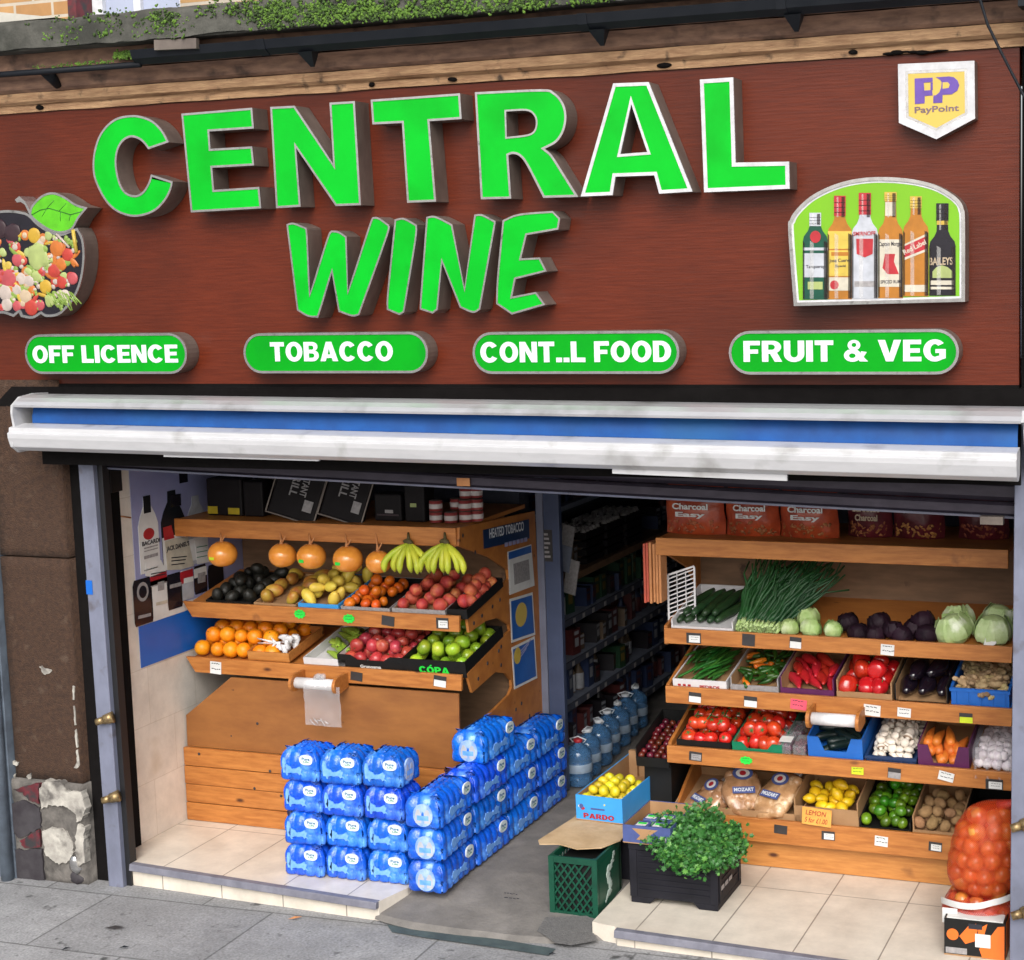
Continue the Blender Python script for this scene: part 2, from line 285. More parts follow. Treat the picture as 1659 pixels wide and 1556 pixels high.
class MB:
    def __init__(s): s.v = []; s.f = []; s.mi = []; s.sm = []; s.M = None
    def add(s, vs, fs, mi=0, smooth=False):
        k = len(s.v)
        s.v += [tuple(s.M @ Vector(p)) for p in vs] if s.M is not None else [tuple(p) for p in vs]
        for f in fs: s.f.append([i+k for i in f]); s.mi.append(mi); s.sm.append(smooth)
        return s
    def box(s, x0, x1, y0, y1, z0, z1, mi=0):
        return s.add([(x0, y0, z0), (x1, y0, z0), (x1, y1, z0), (x0, y1, z0), (x0, y0, z1), (x1, y0, z1), (x1, y1, z1), (x0, y1, z1)],
                     [(0, 3, 2, 1), (4, 5, 6, 7), (0, 1, 5, 4), (1, 2, 6, 5), (2, 3, 7, 6), (3, 0, 4, 7)], mi)
    def bar(s, a, b, w, h=None, mi=0, up=(0, 0, 1)):
        a, b = Vector(a), Vector(b); h = h or w; d = (b-a).normalized(); u = Vector(up)
        if abs(d.dot(u)) > .95: u = Vector((0, 1, 0))
        x = d.cross(u).normalized()*w/2; y = x.cross(d).normalized()*h/2
        vs = [p+i*x+j*y for p in (a, b) for i, j in ((-1, -1), (1, -1), (1, 1), (-1, 1))]
        return s.add(vs, [(0, 1, 2, 3), (7, 6, 5, 4), (0, 4, 5, 1), (1, 5, 6, 2), (2, 6, 7, 3), (3, 7, 4, 0)], mi)
    def tube(s, pts, rad, seg=10, mi=0, cap=True):
        pts = [Vector(p) for p in pts]; n = len(pts); rads = rad if isinstance(rad, (list, tuple)) else [rad]*n
        vs, fs = [], []; pu = None
        for i, p in enumerate(pts):
            d = (pts[min(i+1, n-1)]-pts[max(i-1, 0)]).normalized()
            u = pu if pu else (Vector((0, 0, 1)) if abs(d.z) < .9 else Vector((1, 0, 0)))
            x = d.cross(u).normalized(); y = x.cross(d).normalized(); pu = y
            for k in range(seg):
                a = 2*math.pi*k/seg; vs.append(p+(x*math.cos(a)+y*math.sin(a))*rads[i])
        for i in range(n-1):
            for k in range(seg):
                k2 = (k+1) % seg; fs.append((i*seg+k, i*seg+k2, (i+1)*seg+k2, (i+1)*seg+k))
        if cap: fs.append(tuple(range(seg))[::-1]); fs.append(tuple((n-1)*seg+k for k in range(seg)))
        return s.add(vs, fs, mi, True)
    def lathe(s, prof, c=(0, 0, 0), seg=16, mi=0, mis=None):
        vs, fs = [], []; n = len(prof)
        for r, z in prof:
            for k in range(seg):
                a = 2*math.pi*k/seg; vs.append((c[0]+r*math.cos(a), c[1]+r*math.sin(a), c[2]+z))
        k0 = len(s.v); s.add(vs, [], mi)
        for i in range(n-1):
            for k in range(seg):
                k2 = (k+1) % seg; s.f.append([k0+i*seg+k, k0+i*seg+k2, k0+(i+1)*seg+k2, k0+(i+1)*seg+k]); s.mi.append(mis[i] if mis else mi); s.sm.append(True)
        s.f.append([k0+k for k in range(seg)][::-1]); s.mi.append(mis[0] if mis else mi); s.sm.append(False)
        s.f.append([k0+(n-1)*seg+k for k in range(seg)]); s.mi.append(mis[-1] if mis else mi); s.sm.append(False)
        return s
    def ell(s, c, r, su=12, sv=8, mi=0, lump=0, lsc=8, rot=None, fn=None):
        rx, ry, rz = (r, r, r) if not isinstance(r, (tuple, list)) else r
        vs, fs = [], []; c = Vector(c)
        rows = []
        for j in range(sv+1):
            ph = math.pi*j/sv
            if j in (0, sv): rows.append([len(vs)]); pts = [(0, 0, math.cos(ph))]
            else: rows.append([len(vs)+k for k in range(su)]); pts = [(math.sin(ph)*math.cos(2*math.pi*k/su), math.sin(ph)*math.sin(2*math.pi*k/su), math.cos(ph)) for k in range(su)]
            for p in pts:
                q = Vector((p[0]*rx, p[1]*ry, p[2]*rz))
                if fn: q = fn(q, Vector(p))
                if lump: q *= 1+lump*noise.noise(q*lsc+c*3.7)
                if rot: q = rot @ q
                vs.append(q+c)
        for j in range(sv):
            a, b = rows[j], rows[j+1]
            for k in range(su):
                k2 = (k+1) % su
                if len(a) == 1: fs.append((a[0], b[k], b[k2]))
                elif len(b) == 1: fs.append((a[k], b[0], a[k2]))
                else: fs.append((a[k], b[k], b[k2], a[k2]))
        return s.add(vs, fs, mi, True)
    def sweepx(s, prof, x0, x1, dz=0, mi=0, closed=True, smooth=False, nx=1, wob=0):
        n = len(prof); vs = []
        for i in range(nx+1):
            t = i/nx; x = x0+(x1-x0)*t
            for j, (y, z) in enumerate(prof):
                w = wob*noise.noise(Vector((x*5, y*9+j, z*9))) if wob else 0
                vs.append((x, y+w, z+dz*t+w))
        fs = []
        for i in range(nx):
            for j in range(n if closed else n-1):
                j2 = (j+1) % n; fs.append((i*n+j, (i+1)*n+j, (i+1)*n+j2, i*n+j2))
        s.add(vs, fs, mi, smooth)
        if closed: s.add(vs[:n], [tuple(range(n))], mi); s.add(vs[-n:], [tuple(range(n))[::-1]], mi)
        return s
    def mesh(s, name, mats):
        me = bpy.data.meshes.new(name); me.from_pydata(s.v, [], s.f); setmats(me, mats)
        me.polygons.foreach_set('material_index', s.mi); me.polygons.foreach_set('use_smooth', s.sm)
        me.update()
        bm = bmesh.new(); bm.from_mesh(me); bmesh.ops.recalc_face_normals(bm, faces=bm.faces); bm.to_mesh(me); bm.free()
        return me
    def build(s, name, mats, parent=None, world=True, bevel=0, label=None):
        if parent is not None and world:
            p = wloc(parent); s.v = [(a-p.x, b-p.y, c-p.z) for a, b, c in s.v]
        o = link(name, s.mesh(name, mats), parent)
        if bevel:
            m = o.modifiers.new('bevel', 'BEVEL'); m.width = bevel; m.segments = 2; m.limit_method = 'ANGLE'
        if label: o['label'] = label
        return o

# frames: a flat plane in the place: origin, right and up directions
class Fr:
    def __init__(s, o, ux=(1, 0, 0), uy=(0, 0, 1)):
        s.o = Vector(o); s.ux = Vector(ux).normalized(); s.uy = Vector(uy).normalized(); s.n = s.ux.cross(s.uy)
    def p(s, x, y, t=0): return s.o+s.ux*x+s.uy*y+s.n*t
def area(p): return sum(p[i][0]*p[(i+1) % len(p)][1]-p[(i+1) % len(p)][0]*p[i][1] for i in range(len(p)))/2
def inset(poly, d):
    if area(poly) < 0: poly = poly[::-1]
    n = len(poly); out = []
    for i in range(n):
        a, b, c = Vector(poly[i-1]), Vector(poly[i]), Vector(poly[(i+1) % n])
        e1 = (b-a).normalized(); e2 = (c-b).normalized()
        n1 = Vector((-e1.y, e1.x)); n2 = Vector((-e2.y, e2.x)); m = n1+n2
        if m.length < 1e-6: m = n1
        m.normalize(); k = d/max(.35, m.dot(n1)); q = b+m*k; out.append((q.x, q.y))
    return out
def curve_mesh(polys, depth):
    cu = bpy.data.curves.new('tmp', 'CURVE'); cu.dimensions = '2D'; cu.fill_mode = 'BOTH'; cu.extrude = depth/2
    for p in polys:
        s_ = cu.splines.new('POLY'); s_.points.add(len(p)-1); s_.use_cyclic_u = True
        for i, q in enumerate(p): s_.points[i].co = (q[0], q[1], 0, 1)
    return conv(cu)
def conv(cu):
    ob = bpy.data.objects.new('tmp', cu); COL.objects.link(ob)
    dg = bpy.context.evaluated_depsgraph_get(); dg.update()
    me = bpy.data.meshes.new_from_object(ob.evaluated_get(dg))
    bpy.data.objects.remove(ob); bpy.data.curves.remove(cu); me.materials.clear()
    return me
def place(me, fr, t0, depth, parent):
    base = Vector(parent.location) if (parent is not None and parent.type == 'EMPTY' or parent is not None) else Vector((0, 0, 0))
    return base
def solid(name, polys, fr, t0, t1, m, parent=None, local=False, label=None):
    """flat shape(s) on a frame, standing from t0 to t1 in front of it"""
    me = curve_mesh(polys, t1-t0); tm = (t0+t1)/2
    off = Vector((0, 0, 0)) if (parent is None or local) else wloc(parent)
    for v in me.vertices: v.co = fr.p(v.co.x, v.co.y, v.co.z+tm)-off
    setmats(me, m); me.name = name
    for p in me.polygons: p.use_smooth = False
    o = link(name, me, parent)
    if label: o['label'] = label
    return o
def wloc(o):
    v = Vector((0, 0, 0))
    while o is not None: v += Vector(o.location); o = o.parent
    return v
def text(name, s, fr, x0, y0, x1, y1, t, m, parent=None, bold=.02, local=False, th=.0016, align='FIT', shear=0, spacing=1.0):
    cu = bpy.data.curves.new('tmp', 'FONT'); cu.body = s; cu.size = 1; cu.offset = bold; cu.extrude = .001; cu.resolution_u = 4; cu.shear = shear
    cu.align_x = 'CENTER' if '\n' in s else 'LEFT'; cu.space_character = spacing; cu.space_line = .85
    me = conv(cu); xs = [v.co.x for v in me.vertices]; ys = [v.co.y for v in me.vertices]
    ax, bx, ay, by = min(xs), max(xs), min(ys), max(ys); kx = (x1-x0)/(bx-ax); ky = (y1-y0)/(by-ay)
    off = Vector((0, 0, 0)) if (parent is None or local) else wloc(parent)
    for v in me.vertices: v.co = fr.p(x0+(v.co.x-ax)*kx, y0+(v.co.y-ay)*ky, t+(th if v.co.z > 0 else 0))-off
    setmats(me, m); me.name = name
    return link(name, me, parent)
def rect(x0, y0, x1, y1): return [(x0, y0), (x1, y0), (x1, y1), (x0, y1)]
def ellipse(cx, cy_, rx, ry, n=24): return [(cx+rx*math.cos(2*math.pi*i/n), cy_+ry*math.sin(2*math.pi*i/n)) for i in range(n)]
def copy_tree(o, parent=None):
    c = o.copy(); COL.objects.link(c)
    if parent is not None: c.parent = parent
    for ch in list(o.children): copy_tree(ch, c)
    return c

def arc(cx, cy_, rx, ry, a0, a1, n=12): return [(cx+rx*math.cos(R(a0+(a1-a0)*i/n)), cy_+ry*math.sin(R(a0+(a1-a0)*i/n))) for i in range(n+1)]
def _glyphs():
    G = {}
    G['O'] = (.88, [arc(.44, .5, .44, .515, 0, 345, 23), arc(.44, .5, .185, .30, 0, 345, 23)])
    G['C'] = (.85, [arc(.44, .5, .44, .515, 36, 324, 22)+arc(.44, .5, .175, .295, 318, 42, 18)])
    G['G'] = (.88, [arc(.44, .5, .44, .515, 40, 305, 22)+[(.85, .14), (.85, .56), (.46, .56), (.46, .38), (.61, .38), (.61, .26)]+arc(.44, .5, .175, .295, 300, 46, 18)])
    G['D'] = (.80, [[(0, 0)]+arc(.36, .5, .44, .5, -90, 90, 14)+[(0, 1)], [(.26, .2)]+arc(.35, .5, .18, .3, -90, 90, 10)+[(.26, .8)]])
    G['B'] = (.78, [[(0, 0)]+arc(.45, .29, .33, .29, -90, 65, 10)+arc(.44, .755, .29, .245, -50, 90, 10)+[(0, 1)], [(.26, .6)]+arc(.42, .705, .10, .105, -90, 90, 6)+[(.26, .81)], [(.26, .18)]+arc(.43, .295, .12, .115, -90, 90, 6)+[(.26, .41)]])
    G['P'] = (.76, [[(0, 0), (.26, 0), (.26, .36)]+arc(.42, .68, .34, .32, -90, 90, 10)+[(0, 1)], [(.26, .55)]+arc(.40, .68, .11, .13, -90, 90, 6)+[(.26, .81)]])
    G['R'] = (.82, [[(0, 0), (.26, 0), (.26, .38), (.33, .38), (.52, 0), (.82, 0), (.62, .41)]+arc(.45, .70, .33, .30, -55, 90, 10)+[(0, 1)], [(.26, .57)]+arc(.42, .695, .11, .125, -90, 90, 6)+[(.26, .82)]])
    G['E'] = (.70, [[(0, 0), (.70, 0), (.70, .21), (.26, .21), (.26, .40), (.64, .40), (.64, .60), (.26, .60), (.26, .79), (.69, .79), (.69, 1), (0, 1)]])
    G['F'] = (.68, [[(0, 0), (.26, 0), (.26, .39), (.60, .39), (.60, .59), (.26, .59), (.26, .79), (.68, .79), (.68, 1), (0, 1)]])
    G['L'] = (.66, [[(0, 0), (.66, 0), (.66, .22), (.26, .22), (.26, 1), (0, 1)]])
    G['I'] = (.27, [[(0, 0), (.27, 0), (.27, 1), (0, 1)]])
    G['T'] = (.74, [[(.24, 0), (.50, 0), (.50, .78), (.74, .78), (.74, 1), (0, 1), (0, .78), (.24, .78)]])
    G['N'] = (.82, [[(0, 0), (.25, 0), (.25, .58), (.55, 0), (.82, 0), (.82, 1), (.57, 1), (.57, .42), (.27, 1), (0, 1)]])
    G['A'] = (.92, [[(0, 0), (.27, 0), (.33, .17), (.59, .17), (.65, 0), (.92, 0), (.60, 1), (.32, 1)], [(.39, .35), (.53, .35), (.46, .66)]])
    G['V'] = (.90, [[(.31, 0), (.59, 0), (.90, 1), (.62, 1), (.45, .36), (.28, 1), (0, 1)]])
    G['U'] = (.82, [[(0, 1)]+arc(.41, .36, .41, .375, 180, 360, 14)+[(.82, 1), (.56, 1)]+arc(.41, .37, .15, .17, 360, 180, 10)+[(.26, 1)]])
    G['.'] = (.27, [[(0, 0), (.27, 0), (.27, .22), (0, .22)]])
    G['\u00d3'] = (.88, G['O'][1]+[[(.36, 1.06), (.52, 1.06), (.72, 1.28), (.50, 1.28)]])
    G['&'] = (.92, [])
    return G
GL = _glyphs()
AMP = [[arc(.34, .285, .34, .30, 0, 345, 23), arc(.33, .27, .13, .11, 0, 345, 23)], [arc(.40, .765, .25, .25, 0, 345, 23), arc(.40, .775, .095, .10, 0, 345, 23)], [[(.28, .64), (.50, .52), (.95, 0), (.62, 0)]], [[(.60, .20), (.74, .16), (.90, .44), (.68, .48)]]]
def heavy(name, s, fr, x0, y0, x1, y1, t, m, parent=None, local=False, th=.0016):
    x = 0; polys = []; amps = []
    for ch in s:
        if ch == ' ': x += .34; continue
        w_, ps = GL[ch]
        if ch == '&': amps.append(x)
        polys += [[(x+a, b) for a, b in p] for p in ps]; x += w_+.075
    k = (x1-x0)/(x-.075); h = y1-y0
    o = solid(name, [[(x0+a*k, y0+b*h) for a, b in p] for p in polys], fr, t, t+th, m, parent, local)
    for xa in amps:
        for i, ps in enumerate(AMP): solid(name, [[(x0+(xa+a)*k, y0+b*h) for a, b in p] for p in ps], fr, t, t+th-.0001*i, m, parent, local)
    return o
def smooth(pts, lim=42, n=4):
    """round the curved runs of a traced outline, keep its sharp corners"""
    N = len(pts); P = [Vector(p) for p in pts]; out = []
    def sharp(i):
        a, b = P[i]-P[i-1], P[(i+1) % N]-P[i]
        return abs(a.angle_signed(b)) > R(lim) if a.length and b.length else True
    S_ = [sharp(i) for i in range(N)]
    for i in range(N):
        p1_, p2_ = P[i], P[(i+1) % N]; s1, s2 = S_[i], S_[(i+1) % N]
        if s1 and s2: out.append(tuple(p1_)); continue
        p0 = P[i-1] if not s1 else p1_*2-p2_*1.0 if False else (P[i-1] if not s1 else p1_+(p1_-p2_)*.5); p3 = P[(i+2) % N] if not s2 else p2_+(p2_-p1_)*.5
        for k in range(n):
            q = k/n; out.append(tuple(.5*((2*p1_)+(p2_-p0)*q+(2*p0-5*p1_+4*p2_-p3)*q*q+(3*p1_-p0-3*p2_+p3)*q**3)))
    return out
def ragged(pts, amp, n=5, seed=0):
    out = []; N = len(pts)
    for i in range(N):
        a, b = Vector(pts[i]), Vector(pts[(i+1) % N])
        for k in range(n):
            q = a.lerp(b, k/n); w = noise.noise(Vector((q.x*60, q.y*60, seed))); w2 = noise.noise(Vector((q.x*60, q.y*60, seed+9))); out.append((q.x+amp*w, q.y+amp*w2))
    return out

# ================================================================== SETTING
def pav_z(x): return -.085+.0145*x
m = MB(); m.add([(-60, -80, pav_z(-3)), (60, -80, pav_z(3)), (60, -.02, pav_z(3)), (3.2, .06, pav_z(3)), (-3.2, .06, pav_z(-3)), (-60, -.02, pav_z(-3))], [(0, 1, 2, 3, 4, 5)])
m.v = []; m.f = []; m.mi = []; m.sm = []
nx, ny = 60, 24
xs = [-60, -20, -6]+[-3.2+6.4*i/nx for i in range(nx+1)]+[6, 20, 60]; ys = [-80, -30, -10, -5]+[-3+3.2*i/ny for i in range(ny+1)]
for y in ys:
    for x in xs:
        z = pav_z(max(-3, min(3, x)))+(.004*noise.noise(Vector((x*1.7, y*1.7, 3))) if abs(x) < 4 else 0)-.012*max(0, -y-.3)*(1 if y > -5 else 0)-(.05 if y < -5 else 0)
        m.v.append((x, y, z))
for j in range(len(ys)-1):
    for i in range(len(xs)-1):
        a = j*len(xs)+i; m.f.append([a, a+1, a+1+len(xs), a+len(xs)]); m.mi.append(0); m.sm.append(True)
brick_floor('pavement', .92, .62, .43, .006, (.295, .295, .30), (.35, .35, .355), (.165, .165, .165), (.25, .13, 0), third=((.07, .07, .07), 7, .66, .72))
tag(m.build('pavement', 'pavement'), kind='structure')

brick_floor('tiles', .361, .70, 0, .0035, (.73, .66, .56), (.70, .64, .55), (.30, .26, .22), (-.2825, -.578+.7*2, 0), third=((.48, .41, .33), 2.3, .55, .9))
def platform(name, pts, zb, label):
    mm = MB(); n = len(pts); k = [(p[0], p[1], 0) for p in pts]+[(p[0], p[1], zb) for p in pts]
    mm.add(k, [tuple(range(n))]+[(i, n+i, n+(i+1) % n, (i+1) % n) for i in range(n)])
    return mm.build(name, 'tiles')
pl = platform('tiled_floor', [(-2.22, .03), (-2.06, .012), (-.62, -.09), (-.57, .1), (-.57, 1.7), (-2.22, 1.7)], -.16, '')
tag(pl, kind='structure')
pr = platform('tiled_floor', [(.425, -.03), (.545, -.055), (.56, -.075), (2.32, -.15), (2.32, 1.7), (.38, 1.7), (.42, .35)], -.16, '')
tag(pr, kind='structure')
def nosing(pts, z0, label):
    mm = MB()
    for a, b in zip(pts, pts[1:]):
        dx, dy = b[0]-a[0], b[1]-a[1]
        mm.add([(a[0], a[1]-.026, z0), (b[0], b[1]-.026, z0), (b[0], b[1]+.016, z0), (a[0], a[1]+.016, z0), (a[0], a[1]-.02, z0+.034), (b[0], b[1]-.02, z0+.034), (b[0], b[1]+.018, z0+.034), (a[0], a[1]+.018, z0+.034)],
               [(0, 1, 5, 4), (4, 5, 6, 7), (1, 2, 6, 5), (0, 4, 7, 3), (3, 7, 6, 2), (0, 3, 2, 1)])
    o = mm.build('step_edging', 'edge_trim', bevel=.004); tag(o, label, 'step trim', 'grey trims on the step edges'); return o
nosing([(-2.07, .008), (-.62, -.095)], -.031, 'grey metal trim along the edge of the tiled step left of the doorway')
nosing([(.555, -.08), (2.32, -.155)], -.031, 'grey metal trim along the edge of the tiled step right of the doorway')
# sloping concrete doorway floor
mm = MB(); N = 16; rows = []
fl = [(-.64, -.095), (-.50, -.15), (-.2, -.165), (.1, -.16), (.28, -.14), (.40, -.06), (.55, -.045)]
def lerp_front(x):
    for a, b in zip(fl, fl[1:]):
        if a[0] <= x <= b[0]: return a[1]+(b[1]-a[1])*(x-a[0])/(b[0]-a[0])
    return fl[-1][1]
xs = [-.64+1.19*i/N for i in range(N+1)]
ys_ = [0, .04, .1, .25, .5, 1]
for t in ys_:
    for x in xs:
        yf = lerp_front(x)+.012*noise.noise(Vector((x*9, 1, 2))); y = yf+(.45-yf)*t
        z = -.062+.058*min(1, t*1.15)-(.022 if t == 0 else 0)+.002*noise.noise(Vector((x*8, y*8, 0)))
        mm.v.append((x, y, z))
for j in range(len(ys_)-1):
    for i in range(N):
        a = j*(N+1)+i; mm.f.append([a, a+1, a+N+2, a+N+1]); mm.mi.append(0); mm.sm.append(False)
k = len(mm.v); mm.add([(-.64, .45, -.005), (.55, .45, -.005), (.55, 6.5, -.004), (-1.0, 6.5, -.004), (-1.0, 1.72, -.004), (-.64, 1.72, -.005)], [(0, 1, 2, 3, 4, 5)])
tag(mm.build('doorway_floor', 'concrete'), kind='structure')
mm = MB(); g = [(632, 1492), (700, 1500), (780, 1512), (905, 1535), (893, 1546), (780, 1527), (700, 1515), (640, 1504)]
gp = []
for q in g:
    v = U(q[0], q[1], Z=-.08); gp.append((v.x, v.y-.03, pav_z(v.x)+.006))
mm.add(gp, [tuple(range(len(gp)))])
tag(mm.build('channel_strip', 'green_strip'), 'worn green strip set in the pavement before the doorway', 'drain strip')
mm = MB(); g = [(884, 1486), (950, 1484), (978, 1496), (962, 1512), (968, 1524), (925, 1532), (900, 1528), (870, 1508)]
def ramp_z(x, y): yf = lerp_front(max(-.63, min(.549, x))); return -.062+.058*min(1, max(0, (y-yf)/(.45-yf))*1.15)
tv = []
for x, y in g:
    v = U(x, y, Z=-.05)
    for _ in range(4): v = U(x, y, Z=ramp_z(v.x, v.y)+.005)
    tv.append((v.x, v.y, max(ramp_z(v.x, v.y), pav_z(v.x))+.005))
cv = tuple(sum(q[i] for q in tv)/len(tv) for i in range(3)); mm.add(tv+[(cv[0], cv[1], cv[2]+.004)], [(i, (i+1) % len(tv), len(tv)) for i in range(len(tv))])
tag(mm.build('tarmac_patch', 'tarmac'), kind='structure')
# litter on the pavement
def leaf(px, py, s, m_, label, rz):
    v = U(px, py, Z=-.085); mm = MB()
    mm.add([(-s, 0, 0), (0, -s*.35, .004), (s, 0, .002), (0, s*.35, .006), (0, 0, .010)], [(0, 1, 4), (1, 2, 4), (2, 3, 4), (3, 0, 4)])
    o = mm.build('fallen_leaf', m_); o.location = (v.x, v.y, pav_z(v.x)+.009-.012*max(0, -v.y-.3)); o.rotation_euler = (0, 0, rz); return tag(o, label, 'leaf', 'leaves lying on the pavement')
leaf(478, 1486, .034, 'kraft', 'curled brown leaf on the pavement below the tiled step left of the doorway', .7)
leaf(201, 1529, .024, 'gutter', 'small dark leaf on the pavement at the lower left', .5)
leaf(106, 1530, .022, 'gutter', 'dark leaf farthest left on the pavement', .9)
leaf(185, 1497, .05, 'tag_dark', 'wide dark grey stain like leaf on the pavement before the pillar', .35)
leaf(895, 1551, .018, 'gutter', 'tiny dark leaf at the right end of the worn green strip', .2)

# ------------------------------------------------------------------ shop front walls
t = thing('stone_pilaster', 'brown painted stone pillar with a peeling plinth at the left of the shop', 'pillar', (-2.5, 0, pav_z(-2.5)))
mm = MB()
def rough_block(mm, x0, x1, y0, y1, z0, z1, amp=.006, n=(8, 20), mi=0):
    a, b = n
    fr_ = []
    for j in range(b+1):
        for i in range(a+1):
            x = x0+(x1-x0)*i/a; z = z0+(z1-z0)*j/b
            fr_.append((x, y0+amp*noise.noise(Vector((x*7, 5, z*7)))+amp*.6*noise.noise(Vector((x*25, 1, z*25))), z))
    k = (a+1)*(b+1); vs = fr_+[(p[0], y1, p[2]) for p in fr_]
    fs = []
    for j in range(b):
        for i in range(a):
            q = j*(a+1)+i; fs.append((q, q+1, q+a+2, q+a+1))
    for i in range(a): fs.append((i, k+i, k+i+1, i+1)); q = b*(a+1)+i; fs.append((q, q+1, k+q+1, k+q))
    for j in range(b): q = j*(a+1); fs.append((q, q+a+1, k+q+a+1, k+q)); q += a; fs.append((q, k+q, k+q+a+1, q+a+1))
    mm.add(vs, fs, mi, True)
rough_block(mm, -2.72, -2.306, -.02, .25, 1.545, 2.42); rough_block(mm, -2.72, -2.306, -.022, .25, .40, 1.535)
mm.build('shaft', 'brown_stone', t)
mm = MB(); rough_block(mm, -2.74, -2.30, -.045, .25, -.13, .396, .014, (12, 14)); mm.build('plinth', 'plinth', t)
fr = Fr((0, -.045, 0))
def patch(name, pts, m_, t1, Yp=-.05):
    q = [XZ(p, Yp) for p in sc(pts, 3.1375, 0, 1060)]
    solid(name, [ragged(q, .012, 6, len(pts))], fr, -.03, t1, m_, t)
patch('paint_patch', [(205, 680), (240, 640), (320, 650), (350, 690), (420, 700), (440, 780), (425, 840), (400, 850), (380, 800), (330, 770), (270, 765), (215, 780)], 'peel_white', .016)
patch('paint_patch', [(215, 900), (260, 880), (340, 900), (380, 960), (375, 1020), (340, 1060), (290, 1060), (240, 1020)], 'peel_white', .014)
patch('paint_patch', [(400, 860), (440, 880), (430, 960), (440, 1060), (400, 1080), (390, 960)], 'peel_white', .016)
patch('paint_patch', [(70, 690), (200, 650), (203, 760), (150, 740), (120, 700)], 'paint_red', .013)
patch('paint_patch', [(105, 945), (203, 890), (212, 980), (130, 985)], 'paint_red', .013)
patch('paint_patch', [(60, 760), (120, 740), (205, 780), (210, 880), (110, 935), (50, 900)], 'paint_dark', .012)
patch('paint_patch', [(40, 1000), (212, 990), (230, 1150), (40, 1130)], 'paint_dark', .012)
fr = Fr((0, -.022, 0))
for q in ([(372, 160), (381, 165), (384, 230), (376, 228)], [(378, 262), (384, 262), (392, 360), (384, 362)], [(384, 385), (393, 380), (400, 470), (392, 472)], [(391, 490), (401, 486), (411, 560), (396, 580), (380, 576), (396, 545)]):
    solid('paint_chip', [ragged([XZ(p, -.02) for p in sc(q, 3.1375, 0, 1060)], .006, 6)], fr, -.03, .006, 'peel_white', t)
for q in ([(205, 60), (270, 80), (250, 100), (228, 98)], [(60, 545), (100, 550), (95, 560), (62, 562)], [(60, 620), (85, 605), (75, 635)], [(140, 620), (165, 600), (155, 640)]): solid('paint_chip', [ragged([XZ(p, -.02) for p in sc(q, 3.1375, 0, 1060)], .01, 6)], fr, -.03, .007, 'peel_white', t)
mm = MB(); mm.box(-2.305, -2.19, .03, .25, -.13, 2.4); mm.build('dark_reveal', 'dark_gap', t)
mm = MB(); mm.box(-2.95, -2.73, -.06, .25, -.14, 2.42); mm.tube([(-2.765, -.085, -.13), (-2.765, -.085, 2.4)], .032, 12)
tag(mm.build('drain_pipe', 'blue_grey'), 'blue grey painted downpipe and frame at the far left edge', 'pipe')
t = thing('stone_pilaster', 'dark brown pillar at the far right edge beyond the fascia', 'pillar', (2.6, 0, -.05))
mm = MB(); rough_block(mm, 2.50, 3.0, -.03, .3, -.1, 4.0); mm.build('shaft', 'brown_stone', t)
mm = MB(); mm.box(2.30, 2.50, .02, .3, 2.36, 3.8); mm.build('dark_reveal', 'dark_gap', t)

# shutter guides
def guide(x0, x1, lean, label, bolts, zb):
    g = thing('shutter_guide', label, 'metal post', ((x0+x1)/2, .0, zb), group='steel posts of the roller shutter')
    mm = MB()
    for a, b, y0, y1 in ((x0, x1, -.03, .03),):
        mm.add([(a, y0, zb), (b, y0, zb), (b, y1, zb), (a, y1, zb), (a-lean, y0, 2.3), (b-lean, y0, 2.3), (b-lean, y1, 2.3), (a-lean, y1, 2.3)],
               [(0, 3, 2, 1), (4, 5, 6, 7), (0, 1, 5, 4), (1, 2, 6, 5), (2, 3, 7, 6), (3, 0, 4, 7)])
    mm.build('post', 'steel_post', g, bevel=.004)
    mm = MB(); a, b = x1, x1+.03
    mm.add([(a, .0, zb), (b, .0, zb), (b, .05, zb), (a, .05, zb), (a-lean, .0, 2.3), (b-lean, .0, 2.3), (b-lean, .05, 2.3), (a-lean, .05, 2.3)], [(0, 3, 2, 1), (4, 5, 6, 7), (0, 1, 5, 4), (1, 2, 6, 5), (2, 3, 7, 6), (3, 0, 4, 7)])
    mm.build('channel', 'black', g)
    for px, py in bolts:
        v = U(px, py, Y=-.03); mm = MB()
        mm.tube([(v.x+.03, -.032, v.z+.012), (v.x-.012, -.05, v.z)], [.03, .024], 10); mm.tube([(v.x-.012, -.05, v.z), (v.x-.05, -.062, v.z-.012)], [.019, .017], 10)
        mm.build('lock_pin', 'brass', g)
    return g
guide(-2.187, -2.10, .02, 'grey steel shutter post with two brass lock pins beside the brown pillar', [(176, 1165), (186, 1292)], -.12)
guide(2.262, 2.36, -.02, 'grey steel shutter post at the right edge beside the onion sacks', [(1660, 1336), (1661, 1478)], -.08)
# dented can at the foot of the post
v = U(168, 1402, Z=-.1); mm = MB(); mm.ell((v.x, -.03, pav_z(v.x)+.03), (.05, .03, .035), 10, 8, 0, .5, 30); mm.ell((v.x+.005, -.04, pav_z(v.x)+.10), (.04, .025, .05), 10, 8, 1, .6, 30)
tag(mm.build('crushed_litter', ['paint_dark', 'trim']), 'crumpled foil and brown litter stuffed behind the left shutter post', 'litter')
# small sticker
v = U(146, 952, Y=-.03); tag(solid('sticker', [rect(v.x-.022, v.z-.035, v.x+.015, v.z+.035)], Fr((0, -.031, 0)), 0, .002, 'poster_blue'), 'small blue sticker on the left shutter post', 'sticker')

